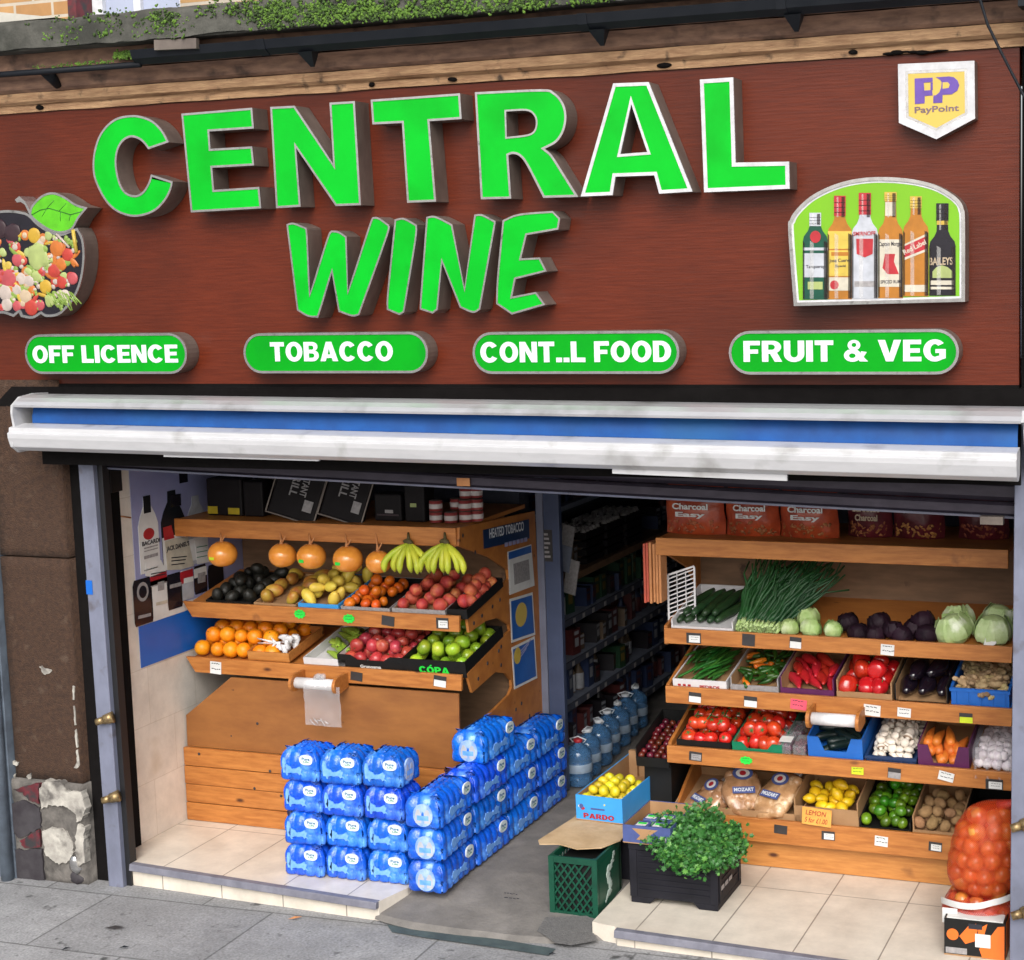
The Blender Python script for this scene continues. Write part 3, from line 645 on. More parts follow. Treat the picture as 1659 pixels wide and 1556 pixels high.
# roller shutter (hangs askew, lower on the right)
t = thing('roller_shutter', 'dark grey roller shutter rolled most of the way up above the shop opening', 'shutter', (0, .06, 2.3))
mm = MB(); x0, x1 = -2.09, 2.27; zl, zr = 1.985, 1.868
def slat(zo, h, y0, dy, mi=0):
    pr_ = [(y0, zl+zo), (y0-dy, zl+zo+h*.25), (y0-dy, zl+zo+h*.8), (y0, zl+zo+h), (y0+.02, zl+zo+h), (y0+.02, zl+zo)]
    mm.sweepx(pr_, x0, x1, zr-zl, mi)
for k in range(5): slat(.062+k*.082, .078, .06, .02)
mm.build('slats', 'shutter', t)
mm = MB(); slat(0, .058, .055, .014); mm.build('bottom_rail', 'shutter', t)
mm = MB(); mm.sweepx([(.035, zl+.004), (.045, zl-.006), (.07, zl-.006), (.07, zl+.003)], x0, x1, zr-zl); mm.build('rail_edge', 'steel_post', t)
v = U(1610, 843, Y=.03); mm = MB(); mm.box(v.x-.05, v.x+.04, .0, .04, v.z-.014, v.z+.018); mm.build('rail_lock', 'letter_side', t)
v = U(752, 781, Y=.04); fr = Fr((v.x, .034, v.z)); s_ = solid('maker_plate', [rect(-.032, -.018, .032, .018)], fr, 0, .004, 'kraft', t)

# awning cassette
t = thing('awning', 'white cassette awning with a strip of folded blue fabric under the fascia', 'awning', (0, -.1, 2.2))
X0, X1 = -2.36, 2.335
def awp(px, py, Y): return U(px, py, Y=Y).z
zt_l, zt_r = awp(45, 643, -.06)-.02, awp(1655, 665, -.06)-.005
ztb_l, ztb_r = awp(16, 660, -.27), awp(1655, 687, -.27)
# top cover, tilted a little along its length
dzr = ztb_r-ztb_l
mm = MB(); z = ztb_l
cov = [(-.27, z), (-.272, z+.010), (-.258, z+.026), (-.225, z+.042), (-.18, z+.050), (-.12, z+.052), (-.12, z+.045), (-.18, z+.043), (-.22, z+.035), (-.248, z+.02), (-.258, z+.002)]
mm.sweepx(cov, X0, X1, dzr, smooth=False); mm.build('top_cover', 'awning_cover', t)
fbt_l, fbt_r = awp(20, 692, -.28), awp(1645, 737, -.28); fbb_l, fbb_r = awp(32, 731, -.28), awp(1650, 779, -.28)
dzf = ((fbt_r-fbt_l)+(fbb_r-fbb_l))/2
h = fbt_l-fbb_l; z = fbb_l
bar = [(-.255, z), (-.285, z+.02), (-.30, z+h*.55), (-.302, z+h*.75), (-.29, z+h*.80), (-.288, z+h*.97), (-.275, z+h), (-.20, z+h+.012), (-.19, z+h-.01), (-.20, z+.02), (-.23, z)]
mm = MB(); mm.sweepx(bar, X0-.02, X1-.012, dzf); mm.build('front_bar', 'white_gloss', t, bevel=.003)
mm = MB(); n = 60; vs = []
for i in range(n+1):
    tt = i/n; x = X0+.05+(X1-.07-X0)*tt; zb = fbt_l+dzf*tt+.012; ztp = ztb_l+dzr*tt+.03
    w = .012*noise.noise(Vector((x*2.2, 0, 1)))+.005*noise.noise(Vector((x*9, 0, 4)))
    for q, s2 in ((0, 0), (.3, .016), (.65, .02), (1, 0)):
        vs.append((x, -.205+.05*q-s2+w*(1 if 0 < q < 1 else 0), zb+(ztp-zb)*q))
fs = [(i*4+j, (i+1)*4+j, (i+1)*4+j+1, i*4+j+1) for i in range(n) for j in range(3)]
mm.add(vs, fs, 0, True); mm.build('fabric', 'awning_blue', t)
mm = MB(); mm.box(X0+.02, X1-.02, -.118, -.10, 2.02, 2.33); mm.build('back_plate', 'dark_gap', t)
for xx, side in ((X0-.012, 0), (X1, 1)):
    dl = dzr if side else 0; df = dzf if side else 0
    e = [(-.02, ztb_l+dl+.05), (-.12, ztb_l+dl+.055), (-.22, ztb_l+dl+.045), (-.275, ztb_l+dl+.008), (-.28, ztb_l+dl-.03), (-.27, fbt_l+df-.0), (-.30, fbb_l+df+h*.7), (-.29, fbb_l+df+.02), (-.25, fbb_l+df-.01), (-.02, fbb_l+df-.01)]
    if side: e = [(-.02, ztb_l+dl+.05), (-.12, ztb_l+dl+.055), (-.22, ztb_l+dl+.045), (-.272, ztb_l+dl+.005), (-.20, ztb_l+dl-.02), (-.13, fbb_l+df+.03), (-.02, fbb_l+df+.0)]
    mm = MB(); mm.sweepx(e, xx, xx+.012); mm.build('end_cap', 'white_gloss', t)
for pa, pb in (((265, 739), (516, 746)), ((992, 766), (1275, 778))):
    a, b = U(*pa, Y=-.25), U(*pb, Y=-.25); mm = MB(); mm.add([(a.x, -.25, a.z-.004), (b.x, -.25, b.z-.004), (b.x, -.25, b.z+.03), (a.x, -.25, a.z+.03), (a.x, -.235, a.z-.004), (b.x, -.235, b.z-.004), (b.x, -.235, b.z+.03), (a.x, -.235, a.z+.03)], [(0, 1, 2, 3), (7, 6, 5, 4), (0, 4, 5, 1), (3, 2, 6, 7), (0, 3, 7, 4), (1, 5, 6, 2)])
    mm.build('valance_strip', 'white_gloss', t)
mm = MB(); mm.box(-2.8, 2.5, -.02, .10, 2.29, 2.388)  # near-black colour stands in for the shade below the fascia
tag(mm.build('lintel', 'dark_gap'), 'lintel blackened as gap shade between the brown fascia and the white awning', 'lintel')

# ------------------------------------------------------------------ upper front: cornice, gutter, coping, wall above
def lz(px0, py0, px1, py1, Y):  # height of a level line from two points seen on it
    return (U(px0, py0, Y=Y).z+U(px1, py1, Y=Y).z)/2
XL, XR = -3.1, 2.33
z1 = 3.702; z2 = 3.768; z3 = 3.80
t = thing('cornice', 'weathered peeling timber cornice moulding above the brown fascia', 'cornice', (0, 0, 3.7))
mm = MB()
mm.sweepx([(.05, z1+.001), (-.014, z1+.001), (-.02, z1+.03), (-.028, z1+.034), (.05, z1+.034)], XL, XR, nx=90, wob=.004)
mm.sweepx([(.05, z1+.0345), (-.03, z1+.0345), (-.052, z1+.045), (-.06, z1+.066), (-.056, z1+.084), (.05, z1+.086)], XL, XR, nx=90, wob=.003)
mm.build('moulding', 'cornice', t)
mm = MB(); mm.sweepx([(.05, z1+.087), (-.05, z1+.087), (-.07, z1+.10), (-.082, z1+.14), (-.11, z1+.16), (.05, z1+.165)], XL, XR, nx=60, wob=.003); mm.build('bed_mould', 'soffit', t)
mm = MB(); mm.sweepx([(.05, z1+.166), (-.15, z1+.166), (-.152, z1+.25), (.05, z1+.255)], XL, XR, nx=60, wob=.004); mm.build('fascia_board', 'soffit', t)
for px, w_ in ((600, 8), (730, 12), (1075, 16), (1380, 10), (60, 10)):
    v = U(px, 142 - px*.05, Y=-.03)
    mm = MB(); mm.ell((v.x, -.022, z1+.018), (w_/500, .012, .011), 8, 6, 0, .5, 30); mm.build('rot_hole', 'dark_gap', t)
mm = MB()
for i in range(7): mm.ell((U(1440+i*14, 84, Y=0).x, -.018, z1+.004+.004*math.sin(i)), (.03, .012, .006+.003*math.sin(i*2)), 8, 6, 0, .5, 30)
mm.build('rot_crack', 'dark_gap', t)
t = thing('gutter', 'black plastic rain gutter on brackets below the mossy ledge', 'gutter', (0, -.2, 3.87))
gx0 = U(222, 108, Y=-.2).x; gz = 3.868
prof = [(-.155, gz), (-.20, gz-.012), (-.235, gz+.012), (-.248, gz+.05), (-.243, gz+.05), (-.23, gz+.02), (-.20, gz-.004), (-.155, gz+.006)]
mm = MB(); mm.sweepx(prof, gx0, XR+.1, smooth=False, nx=1); mm.build('channel', 'gutter', t)
for px, py in ((505, 92), (975, 62), (1290, 40)):
    v = U(px, py, Y=-.16); mm = MB()
    mm.add([(v.x-.035, -.152, gz), (v.x+.035, -.152, gz), (v.x+.008, -.152, gz-.07), (v.x-.008, -.152, gz-.07), (v.x-.035, -.22, gz-.012), (v.x+.035, -.22, gz-.012), (v.x+.008, -.16, gz-.07), (v.x-.008, -.16, gz-.07)], [(0, 1, 2, 3), (7, 6, 5, 4), (0, 4, 5, 1), (1, 5, 6, 2), (2, 6, 7, 3), (3, 7, 4, 0)])
    mm.build('bracket', 'gutter', t)
for px in (430, 950, 1270):
    v = U(px, 60, Y=-.2); mm = MB(); mm.sweepx([(y*1.0-(.004 if y < -.16 else 0), z-.003 if z < gz+.03 else z+.002) for y, z in prof[:4]]+[(-.16, gz+.05)], v.x-.02, v.x+.02); mm.build('joint_clip', 'gutter', t)
mm = MB(); mm.box(XR-.01, XR+.08, -.26, -.14, gz-.05, gz+.05); mm.tube([(XR+.04, -.2, gz-.04), (XR+.05, -.1, gz-.18), (XR+.05, -.08, 2.5)], .035, 10); mm.build('downpipe', 'gutter', t)
mm = MB(); mm.tube([(-2.9, -.19, gz-.005), (gx0+.02, -.2, gz-.01)], .014, 8); mm.tube([(U(78, 132, Y=-.14).x, -.15, gz), (U(78, 132, Y=-.14).x, -.07, gz-.06)], [.03, .02], 8); mm.build('broken_bracket', 'gutter', t)
cz0, cz1 = 3.957, 4.085
t = thing('coping_ledge', 'grey weathered concrete coping ledge with moss above the gutter', 'ledge', (0, -.2, cz0))
mm = MB(); a, b = 160, 8; vs = []
for j in range(b+1):
    for i in range(a+1):
        x = XL+(XR+.2-XL)*i/a; q = j/b
        if q <= .6: y, z = -.27, cz0+(cz1-cz0)*q/.6
        else: y, z = -.27+.42*(q-.6)/.4, cz1+.012*(q-.6)/.4
        w = .010*noise.noise(Vector((x*6, y*6, z*8)))+.006*noise.noise(Vector((x*22, y*20, z*20)))
        vs.append((x, y+w, z+(w if q > .6 or j == 0 else w*.4)))
fs = [(j*(a+1)+i, j*(a+1)+i+1, (j+1)*(a+1)+i+1, (j+1)*(a+1)+i) for j in range(b) for i in range(a)]
mm.add(vs, fs, 0, True); mm.box(XL, XR+.2, -.25, .15, cz0-.004, cz0+.02); mm.build('slab', 'coping', t)
# strip of board with a loose slate
v = U(285, 72, Y=-.26); mm = MB(); mm.M = Matrix.Translation((v.x, -.255, v.z)) @ Matrix.Rotation(.03, 4, 'Y'); mm.box(-.11, .11, -.012, .012, -.022, .022); mm.M = None
tag(mm.build('loose_slate', 'letter_side'), 'loose pale grey slate sticking out under the mossy ledge', 'slate')
# moss: countless little cushions
mm = MB(); rnd = random.Random(3)
def cushion(x, z, r, y=-.275, mi=0):
    for _ in range(3): mm.ell((x+rnd.gauss(0, r*.8), y+rnd.gauss(0, r*.25), z+rnd.gauss(0, r*.6)), (r*rnd.uniform(.3, .8), r*rnd.uniform(.3, .6), r*rnd.uniform(.25, .6)), 5, 4, mi, 1.0, 120, Euler((rnd.uniform(0, 3), rnd.uniform(0, 3), 0)).to_matrix())
cl = [(100, 47, 34, 40), (170, 38, 26, 30), (225, 50, 16, 30), (255, 30, 10, 24), (270, 38, 34, 50), (440, 22, 40, 170), (520, 20, 45, 160), (610, 18, 50, 110), (700, 14, 55, 110), (790, 8, 60, 110), (390, 10, 30, 20), (860, 4, 40, 50), (950, 2, 60, 30), (345, 12, 30, 18)]
for px, py, w_, n in cl:
    for _ in range(int(n*1.5)):
        x_ = px+rnd.gauss(0, w_*.55); y_ = py+rnd.gauss(0, 12)
        v = U(x_, y_, Y=-.275); z = min(max(v.z, cz0+.005), cz1+.02)
        cushion(v.x, z, rnd.uniform(.005, .015), -.272 if z < cz1 else -.25+rnd.uniform(0, .1), 0 if rnd.random() < .55 else 1)
for _ in range(70):
    x_ = rnd.uniform(185, 245); cushion(U(x_, 96, Y=-.2).x, gz+.035+rnd.uniform(-.01, .012), rnd.uniform(.006, .013), -.2, 0)
for _ in range(60): x_ = rnd.uniform(50, 185); cushion(U(x_, 104, Y=-.2).x, gz+.012+rnd.uniform(-.004, .004), rnd.uniform(.004, .008), -.2, 0)
tag(mm.build('moss', ['moss', 'moss_dark']), 'green moss cushions growing over the grey coping ledge', 'moss', kind='stuff')
# wall above
brick_floor('brick', .225, .075, .5, .008, (.36, .19, .075), (.44, .26, .11), (.45, .40, .33), (0, 0, 0))
mt = MATS['brick']
mp_ = [n_ for n_ in mt.node_tree.nodes if n_.type == 'MAPPING'][-1]; mp_.inputs['Rotation'].default_value = (R(90), 0, 0)
t = thing('brick_wall', 'yellow brown brick upper wall showing above the ledge at the top left', 'wall', (0, .2, 4.1))
mm = MB(); wx0, wx1 = U(118, 10, Y=.2).x, U(292, 5, Y=.2).x
mm.box(-6, wx0, .2, .5, 3.6, 7); mm.box(wx1, 6, .2, .5, 3.6, 7); mm.box(wx0, wx1, .25, .5, 3.6, 4.1); mm.box(wx0, wx1, .2, .5, 6.0, 7); mm.build('masonry', 'brick', t)
mm = MB(); mm.box(wx0+.001, wx0+.05, .16, .34, 3.95, 5.99); mm.build('red_jamb', 'paint_red', t)
w_ = thing('window', 'upstairs window with white frame cut off by the top edge', 'window', ((wx0+wx1)/2, .3, 4.1))
mm = MB(); mm.box(wx0+.051, wx0+.11, .28, .34, 4.1, 5.99); mm.box(wx1-.06, wx1-.001, .28, .34, 4.1, 5.99); mm.box((wx0+wx1)/2-.02, (wx0+wx1)/2+.02, .285, .335, 4.14, 5.99); mm.box(wx0+.11, wx1-.06, .28, .34, 4.1, 4.14); mm.build('frame', 'window_white', w_)
mm = MB(); mm.box(wx0+.11, wx1-.06, .31, .32, 4.14, 5.99); mm.build('pane', 'lav_glass', w_)
mm = MB(); xa, xb = -3.4, U(122, 25, Y=-.1).x
mm.add([(xa, -.24, 4.09), (xb, -.24, 4.09), (xb, .19, 4.10), (xa, .19, 4.10), (xa, -.18, 4.30), (xa, .19, 4.30)], [(0, 1, 4), (3, 5, 2), (0, 4, 5, 3), (1, 2, 5, 4), (0, 3, 2, 1)])
tag(mm.build('stone_weathering', 'coping_pale'), 'pale sloping stone block on the ledge at the top left corner', 'stone')
# cable
pts = [U(x, y, Y=-.3-.0*i) for i, (x, y) in enumerate([(1560, -60), (1588, 0), (1600, 40), (1622, 85), (1640, 120), (1662, 162), (1720, 250)])]
mm = MB(); mm.tube(pts, .0055, 8)
tag(mm.build('cable', 'gutter'), 'black cable drooping past the top right corner of the fascia', 'cable')

# ================================================================== FASCIA AND SIGNS
t = thing('shop_fascia', 'wide red brown wood grain fascia board carrying green letters CENTRAL WINE', 'shop sign', (0, 0, 2.4))
mm = MB(); mm.box(-3.1, 2.292, 0, .05, 2.402, 3.70); mm.build('board', 'fascia', t)
mm = MB(); mm.box(-3.1, 2.292, -.004, .05, 2.388, 2.4015); mm.build('lower_trim', 'dark_gap', t)
LD = .12
frL = Fr((0, 0, 0))
def letter(pts, s, ox, oy, hole=None, ins=.0095):
    o_ = smooth([XZ(p, -LD) for p in sc(pts, s, ox, oy)])
    if area(o_) < 0: o_ = o_[::-1]
    polys = [o_]; rim = [o_, inset(o_, ins)]; face = [inset(o_, ins)]
    if hole:
        h_ = smooth([XZ(p, -LD) for p in sc(hole, s, ox, oy)], 52)
        if area(h_) < 0: h_ = h_[::-1]
        hi = inset(h_, -ins*.8); polys.append(h_); face.append(hi)
    L = solid('letter', polys, frL, .002, LD-.004, 'letter_side', t)
    L0 = wloc(L)
    r_ = solid('letter_rim', [o_, face[0]], frL, LD-.004, LD+.003, 'trim' if ins < .0135 else 'sign_white', L)
    if hole: solid('letter_rim', [face[1], h_], frL, LD-.004, LD+.003, 'trim' if ins < .0135 else 'sign_white', L)
    solid('letter_face', face, frL, LD-.004, LD+.0005, 'letter_green', L)
A5 = (5.184, 140, 170)
letter([(695, 315), (640, 215), (560, 135), (460, 95), (370, 88), (260, 110), (170, 175), (100, 280), (60, 430), (60, 580), (100, 700), (170, 820), (260, 900), (380, 940), (490, 930), (590, 885), (670, 800), (715, 710), (728, 645), (545, 585), (525, 650), (480, 725), (420, 760), (350, 745), (300, 690), (268, 590), (255, 480), (270, 380), (310, 310), (370, 275), (430, 285), (480, 320), (522, 375)], *A5)
letter([(800, 75), (1395, 25), (1410, 200), (1035, 225), (1045, 370), (1395, 350), (1412, 510), (1060, 530), (1075, 715), (1455, 690), (1472, 870), (880, 905)], *A5)
A2 = (1.9988, 0, 0)
letter([(876, 347), (955, 343), (1080, 531), (1068, 333), (1150, 328), (1170, 665), (1088, 668), (960, 480), (975, 670), (895, 675)], *A2)
A4 = (4.1475, 560, 110)
letter([(170, 215), (770, 172), (782, 345), (565, 360), (610, 900), (415, 908), (380, 372), (182, 382)], *A4)
letter([(870, 165), (1310, 145), (1400, 165), (1460, 230), (1485, 320), (1470, 420), (1420, 500), (1340, 545), (1390, 590), (1460, 700), (1565, 868), (1330, 875), (1220, 660), (1170, 595), (1125, 580), (1095, 590), (1115, 880), (910, 885)], *A4, hole=[(1080, 295), (1215, 290), (1265, 320), (1280, 370), (1265, 425), (1215, 450), (1085, 465)])
A6 = (4.366, 940, 100)
letter([(235, 155), (485, 145), (795, 920), (560, 935), (525, 805), (250, 815), (230, 945), (5, 955)], *A6, hole=[(362, 300), (475, 640), (285, 655)], ins=.014)
letter([(848, 128), (1083, 112), (1100, 715), (1478, 708), (1482, 900), (878, 925)], *A6, ins=.016)
A3 = (3.318, 450, 330)
letter([(48, 112), (85, 103), (150, 128), (162, 170), (175, 480), (265, 190), (290, 145), (330, 150), (372, 178), (380, 465), (490, 125), (512, 73), (545, 76), (600, 115), (590, 180), (440, 600), (400, 607), (328, 582), (292, 375), (225, 595), (205, 612), (160, 607), (105, 575)], *A3, ins=.008)
letter([(630, 85), (680, 78), (750, 115), (745, 200), (682, 585), (655, 600), (588, 572), (590, 480)], *A3, ins=.008)
letter([(800, 72), (850, 68), (940, 112), (1005, 450), (1058, 60), (1100, 58), (1172, 95), (1165, 150), (1090, 570), (1050, 588), (980, 560), (885, 320), (862, 570), (835, 592), (765, 570), (768, 500)], *A3, ins=.008)
letter([(1210, 90), (1300, 55), (1480, 40), (1520, 80), (1510, 140), (1340, 170), (1310, 295), (1410, 290), (1448, 365), (1280, 407), (1262, 500), (1390, 475), (1440, 545), (1260, 597), (1175, 540), (1180, 400)], *A3, ins=.008)

def pill(px0, px1, pyt, pyb, label, s, tx, name='pill_sign', PD=.095):
    a = XZ((px0, (pyt+pyb)/2), -PD); b = XZ((px1, (pyt+pyb)/2), -PD)
    top = XZ(((px0+px1)/2, pyt), -PD)[1]; bot = XZ(((px0+px1)/2, pyb), -PD)[1]
    x0, x1 = a[0], b[0]; r = (top-bot)/2; zc = (top+bot)/2
    g = thing('lozenge_sign', label, 'sign', ((x0+x1)/2, 0, zc), group='green lozenge signs along the foot of the fascia')
    def pl_(r_): return [(x1-r+r_*math.cos(k), zc+r_*math.sin(k)) for k in [math.pi*(i/14-.5) for i in range(15)]]+[(x0+r+r_*math.cos(k), zc+r_*math.sin(k)) for k in [math.pi*(i/14+.5) for i in range(15)]]
    solid('casing', [pl_(r)], frL, .002, PD-.004, 'letter_side', g)
    solid('rim', [pl_(r), pl_(r-.011)], frL, PD-.004, PD+.003, 'trim', g)
    solid('panel', [pl_(r-.0112)], frL, PD-.004, PD, 'pill_green', g)
    (xa, za), (xb, zb) = XZ((tx[0], tx[3]), -PD), XZ((tx[2], tx[1]), -PD)
    za2 = XZ(((tx[0]+tx[2])/2, tx[3]), -PD)[1]; zb2 = XZ(((tx[0]+tx[2])/2, tx[1]), -PD)[1]
    heavy('lettering', s, frL, xa, za2, xb, zb2, PD+.0005, 'white_text', g)
pill(41, 303.5, 541, 606, 'green lozenge sign lettered OFF LICENCE', 'OFF LICENCE', (54, 559.5, 287.5, 588))
pill(395, 694, 539, 605, 'green lozenge sign lettered TOBACCO', 'TOBACCO', (439, 554, 636, 585.5))
pill(766, 1101, 537, 606, 'green lozenge sign lettered CONT.L FOOD', 'CONT..L FOOD', (779, 553.5, 1087, 587))
pill(1181, 1554, 535, 607, 'green lozenge sign lettered FRUIT & VEG', 'FRUIT & VEG', (1205, 551.5, 1533.5, 586))

# payment sign
AP = (6.405, 1400, 80); PD = .075
g = thing('payment_sign', 'yellow and white shield shaped PayPoint sign at the top right of the fascia', 'sign', (*[XZ((1518, 160), 0)[0]], 0, XZ((1518, 160), 0)[1]))
out = [XZ(p, -PD) for p in sc([(352, 155), (1145, 120), (1152, 720), (750, 935), (362, 765)], *AP)][::-1]
solid('casing', [out], frL, .002, PD-.003, 'letter_side', g)
solid('border', [out, inset(out, .028)], frL, PD-.003, PD+.003, 'sign_white', g)
solid('inner_border', [inset(out, .028), inset(out, .0385)], frL, PD-.003, PD+.001, 'trim', g)
solid('panel', [inset(out, .0387)], frL, PD-.003, PD, 'pay_yellow', g)
def pz(pts): return [XZ(p, -PD) for p in sc(pts, *AP)]
solid('emblem', [pz([(525, 305), (712, 295), (712, 340), (620, 348), (625, 430), (706, 424), (712, 480), (630, 485), (628, 562), (528, 570)]), pz([(690, 345), (713, 345), (713, 425), (690, 428)]),
                 pz([(745, 292), (880, 283), (930, 290), (970, 325), (988, 375), (968, 430), (910, 468), (815, 475), (812, 555), (718, 560), (720, 482), (745, 478), (780, 450), (800, 400), (806, 345), (790, 318)]), ], frL, PD, PD+.002, 'pay_purple', g)
solid('emblem', [pz([(815, 345), (870, 343), (890, 368), (878, 402), (815, 412)])], frL, PD+.002, PD+.0026, 'pay_yellow', g)
a, b = pz([(525, 668)])[0], pz([(985, 585)])[0]; text('lettering', 'PayPoint', frL, a[0], a[1]-.006, b[0], b[1]+.004, PD+.0004, 'pay_grey', g, bold=.018)

# arched bottle sign
AB = (4.879, 1260, 260); PD = .09
def bz(pts): return [XZ(p, -PD) for p in sc(pts, *AB)]
arch = bz([(130, 1152), (85, 560), (100, 470), (140, 400), (230, 310), (330, 245), (470, 185), (620, 148), (780, 133), (960, 138), (1120, 160), (1260, 200), (1370, 260), (1440, 320), (1470, 380), (1482, 500), (1482, 1118)])
arch = smooth(arch)
if area(arch) < 0: arch = arch[::-1]
g = thing('bottle_sign', 'arched light box sign picturing six spirit bottles on lime green', 'sign', ((arch[0][0]+arch[-1][0])/2, 0, 2.75))
solid('casing', [arch], frL, .002, PD-.004, 'letter_side', g)
solid('rim', [arch, inset(arch, .014)], frL, PD-.004, PD+.005, 'trim', g); solid('border', [inset(arch, .014), inset(arch, .022)], frL, PD-.004, PD+.001, 'sign_white', g)
solid('panel', [inset(arch, .022)], frL, PD-.004, PD, 'arch_green', g)
def sil(cx, hw, top, bot, neck, sh, nw, capb):  # bottle outline in picture units
    r_ = [(cx+hw, bot), (cx+hw, sh+60), (cx+hw*.92, sh+22), (cx+hw*.6, sh-20), (cx+nw*1.1, sh-60), (cx+nw, neck), (cx+nw, top)]
    return r_+[(2*cx-x, y) for x, y in r_[::-1]]
def bottle(cx, hw, top, bot, sh, nw, body, cap, capb, labs, extra=()):
    o_ = sil(cx, hw, top, bot, capb, sh, nw, capb)
    b_ = solid('bottle_picture', [bz(o_)], frL, PD, PD+.003, body, g)
    hl = [(cx-hw*.75, bot-20), (cx-hw*.6, bot-20), (cx-hw*.6, sh+40), (cx-hw*.75, sh+50)]
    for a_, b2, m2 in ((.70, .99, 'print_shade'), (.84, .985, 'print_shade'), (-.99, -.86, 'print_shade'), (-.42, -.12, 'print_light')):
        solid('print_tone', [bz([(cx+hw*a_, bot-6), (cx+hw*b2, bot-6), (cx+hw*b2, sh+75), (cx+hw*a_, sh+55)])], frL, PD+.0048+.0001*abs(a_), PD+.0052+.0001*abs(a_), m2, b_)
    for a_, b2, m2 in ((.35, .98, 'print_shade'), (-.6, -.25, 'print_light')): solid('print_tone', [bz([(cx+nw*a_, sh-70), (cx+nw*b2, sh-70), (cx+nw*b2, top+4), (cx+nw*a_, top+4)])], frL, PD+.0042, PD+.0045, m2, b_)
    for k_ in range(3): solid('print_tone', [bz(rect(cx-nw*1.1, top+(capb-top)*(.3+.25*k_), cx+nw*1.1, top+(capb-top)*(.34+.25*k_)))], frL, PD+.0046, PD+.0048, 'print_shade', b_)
    solid('cap', [bz([(cx-nw*1.15, capb), (cx+nw*1.15, capb), (cx+nw*1.15, top-5), (cx-nw*1.15, top-5)])], frL, PD+.001, PD+.004, cap, b_)
    for y0, y1, m_, k in labs: solid('bottle_label', [bz([(cx-hw*k, y1), (cx+hw*k, y1), (cx+hw*k, y0), (cx-hw*k, y0)])], frL, PD+.0034, PD+.0042, m_, b_)
    for s, x0, y0, x1, y1, m_ in extra:
        a, b = bz([(x0, y1)])[0], bz([(x1, y0)])[0]; text('lettering', s, frL, a[0], a[1], b[0], b[1], PD+.0043, m_, b_, bold=.02, th=.0006)
    return b_
q = bottle(298, 98, 420, 1100, 580, 40, 'bottle_green', 'bottle_clear', 520, [(735, 925, 'bottle_clear', .93), (690, 712, 'bottle_clear', 1.0), (960, 1020, 'pic7', .6)], [('Tanqueray', 225, 825, 375, 862, 'ink')])
solid('seal', [bz(ellipse(300, 605, 42, 48))], frL, PD+.0034, PD+.0044, 'label_red', q)
q = bottle(492, 96, 285, 1098, 520, 40, 'amber', 'label_red', 440, [(560, 700, 'label_yellow', .97), (712, 915, 'label_yellow', .97), (925, 1030, 'label_cream', .97)], [('Jose Cuervo', 410, 775, 580, 815, 'ink'), ('Especial', 460, 825, 540, 850, 'ink')])
solid('seal', [bz(ellipse(450, 985, 34, 36))], frL, PD+.0042, PD+.005, 'label_red', q); solid('ribbon', [bz(rect(425, 725, 565, 755))], frL, PD+.0042, PD+.005, 'amber', q)
q = bottle(690, 103, 262, 1095, 520, 42, 'bottle_clear', 'label_red', 430, [(955, 1000, 'paper_grey', .8)], [('SMIRNOFF', 600, 560, 775, 598, 'label_red')])
solid('shield', [bz([(622, 620), (756, 620), (752, 740), (690, 768), (626, 740)])], frL, PD+.0034, PD+.0044, 'label_red', q)
q = bottle(893, 98, 256, 1090, 520, 42, 'amber', 'gold', 320, [(330, 440, 'label_cream', .42), (625, 1000, 'label_cream', .98)], [('Captain Morgan', 800, 640, 985, 690, 'ink'), ('SPICED RUM', 815, 945, 975, 975, 'ink')])
solid('label_picture', [bz([(850, 740), (930, 740), (920, 800), (960, 900), (870, 900), (830, 850)])], frL, PD+.0042, PD+.005, 'label_red', q)
q = bottle(1093, 100, 290, 1075, 500, 40, 'amber', 'gold', 380, [(985, 1040, 'label_cream', .95)])
solid('slanted_label', [bz([(1000, 665), (1188, 575), (1188, 715), (1000, 790)])], frL, PD+.0034, PD+.004, 'label_cream', q); solid('slanted_label', [bz([(1000, 680), (1188, 595), (1188, 695), (1000, 770)])], frL, PD+.004, PD+.0046, 'label_red', q)
o0 = bz([(1008, 755)])[0]; o1 = bz([(1182, 668)])[0]; d_ = Vector((o1[0]-o0[0], 0, o1[1]-o0[1])); fr_ = Fr((o0[0], 0, o0[1]), d_, Vector((0, 0, 1))-d_.normalized()*d_.normalized().z)
text('lettering', 'Red Label', fr_, 0, .004, d_.length, .024, PD+.0047, 'label_cream', q, bold=.02, th=.0006)
q = bottle(1303, 104, 345, 1070, 620, 42, 'bottle_black', 'bottle_black', 480, [(478, 510, 'gold', .42), (950, 985, 'label_cream', .95), (1000, 1020, 'label_cream', .95)], [('BAILEYS', 1200, 765, 1385, 830, 'pic4')])
solid('label_picture', [bz([(1225, 930), (1225, 880), (1255, 845), (1300, 830), (1345, 845), (1385, 880), (1385, 930)])], frL, PD+.0034, PD+.0044, 'pic7', q)

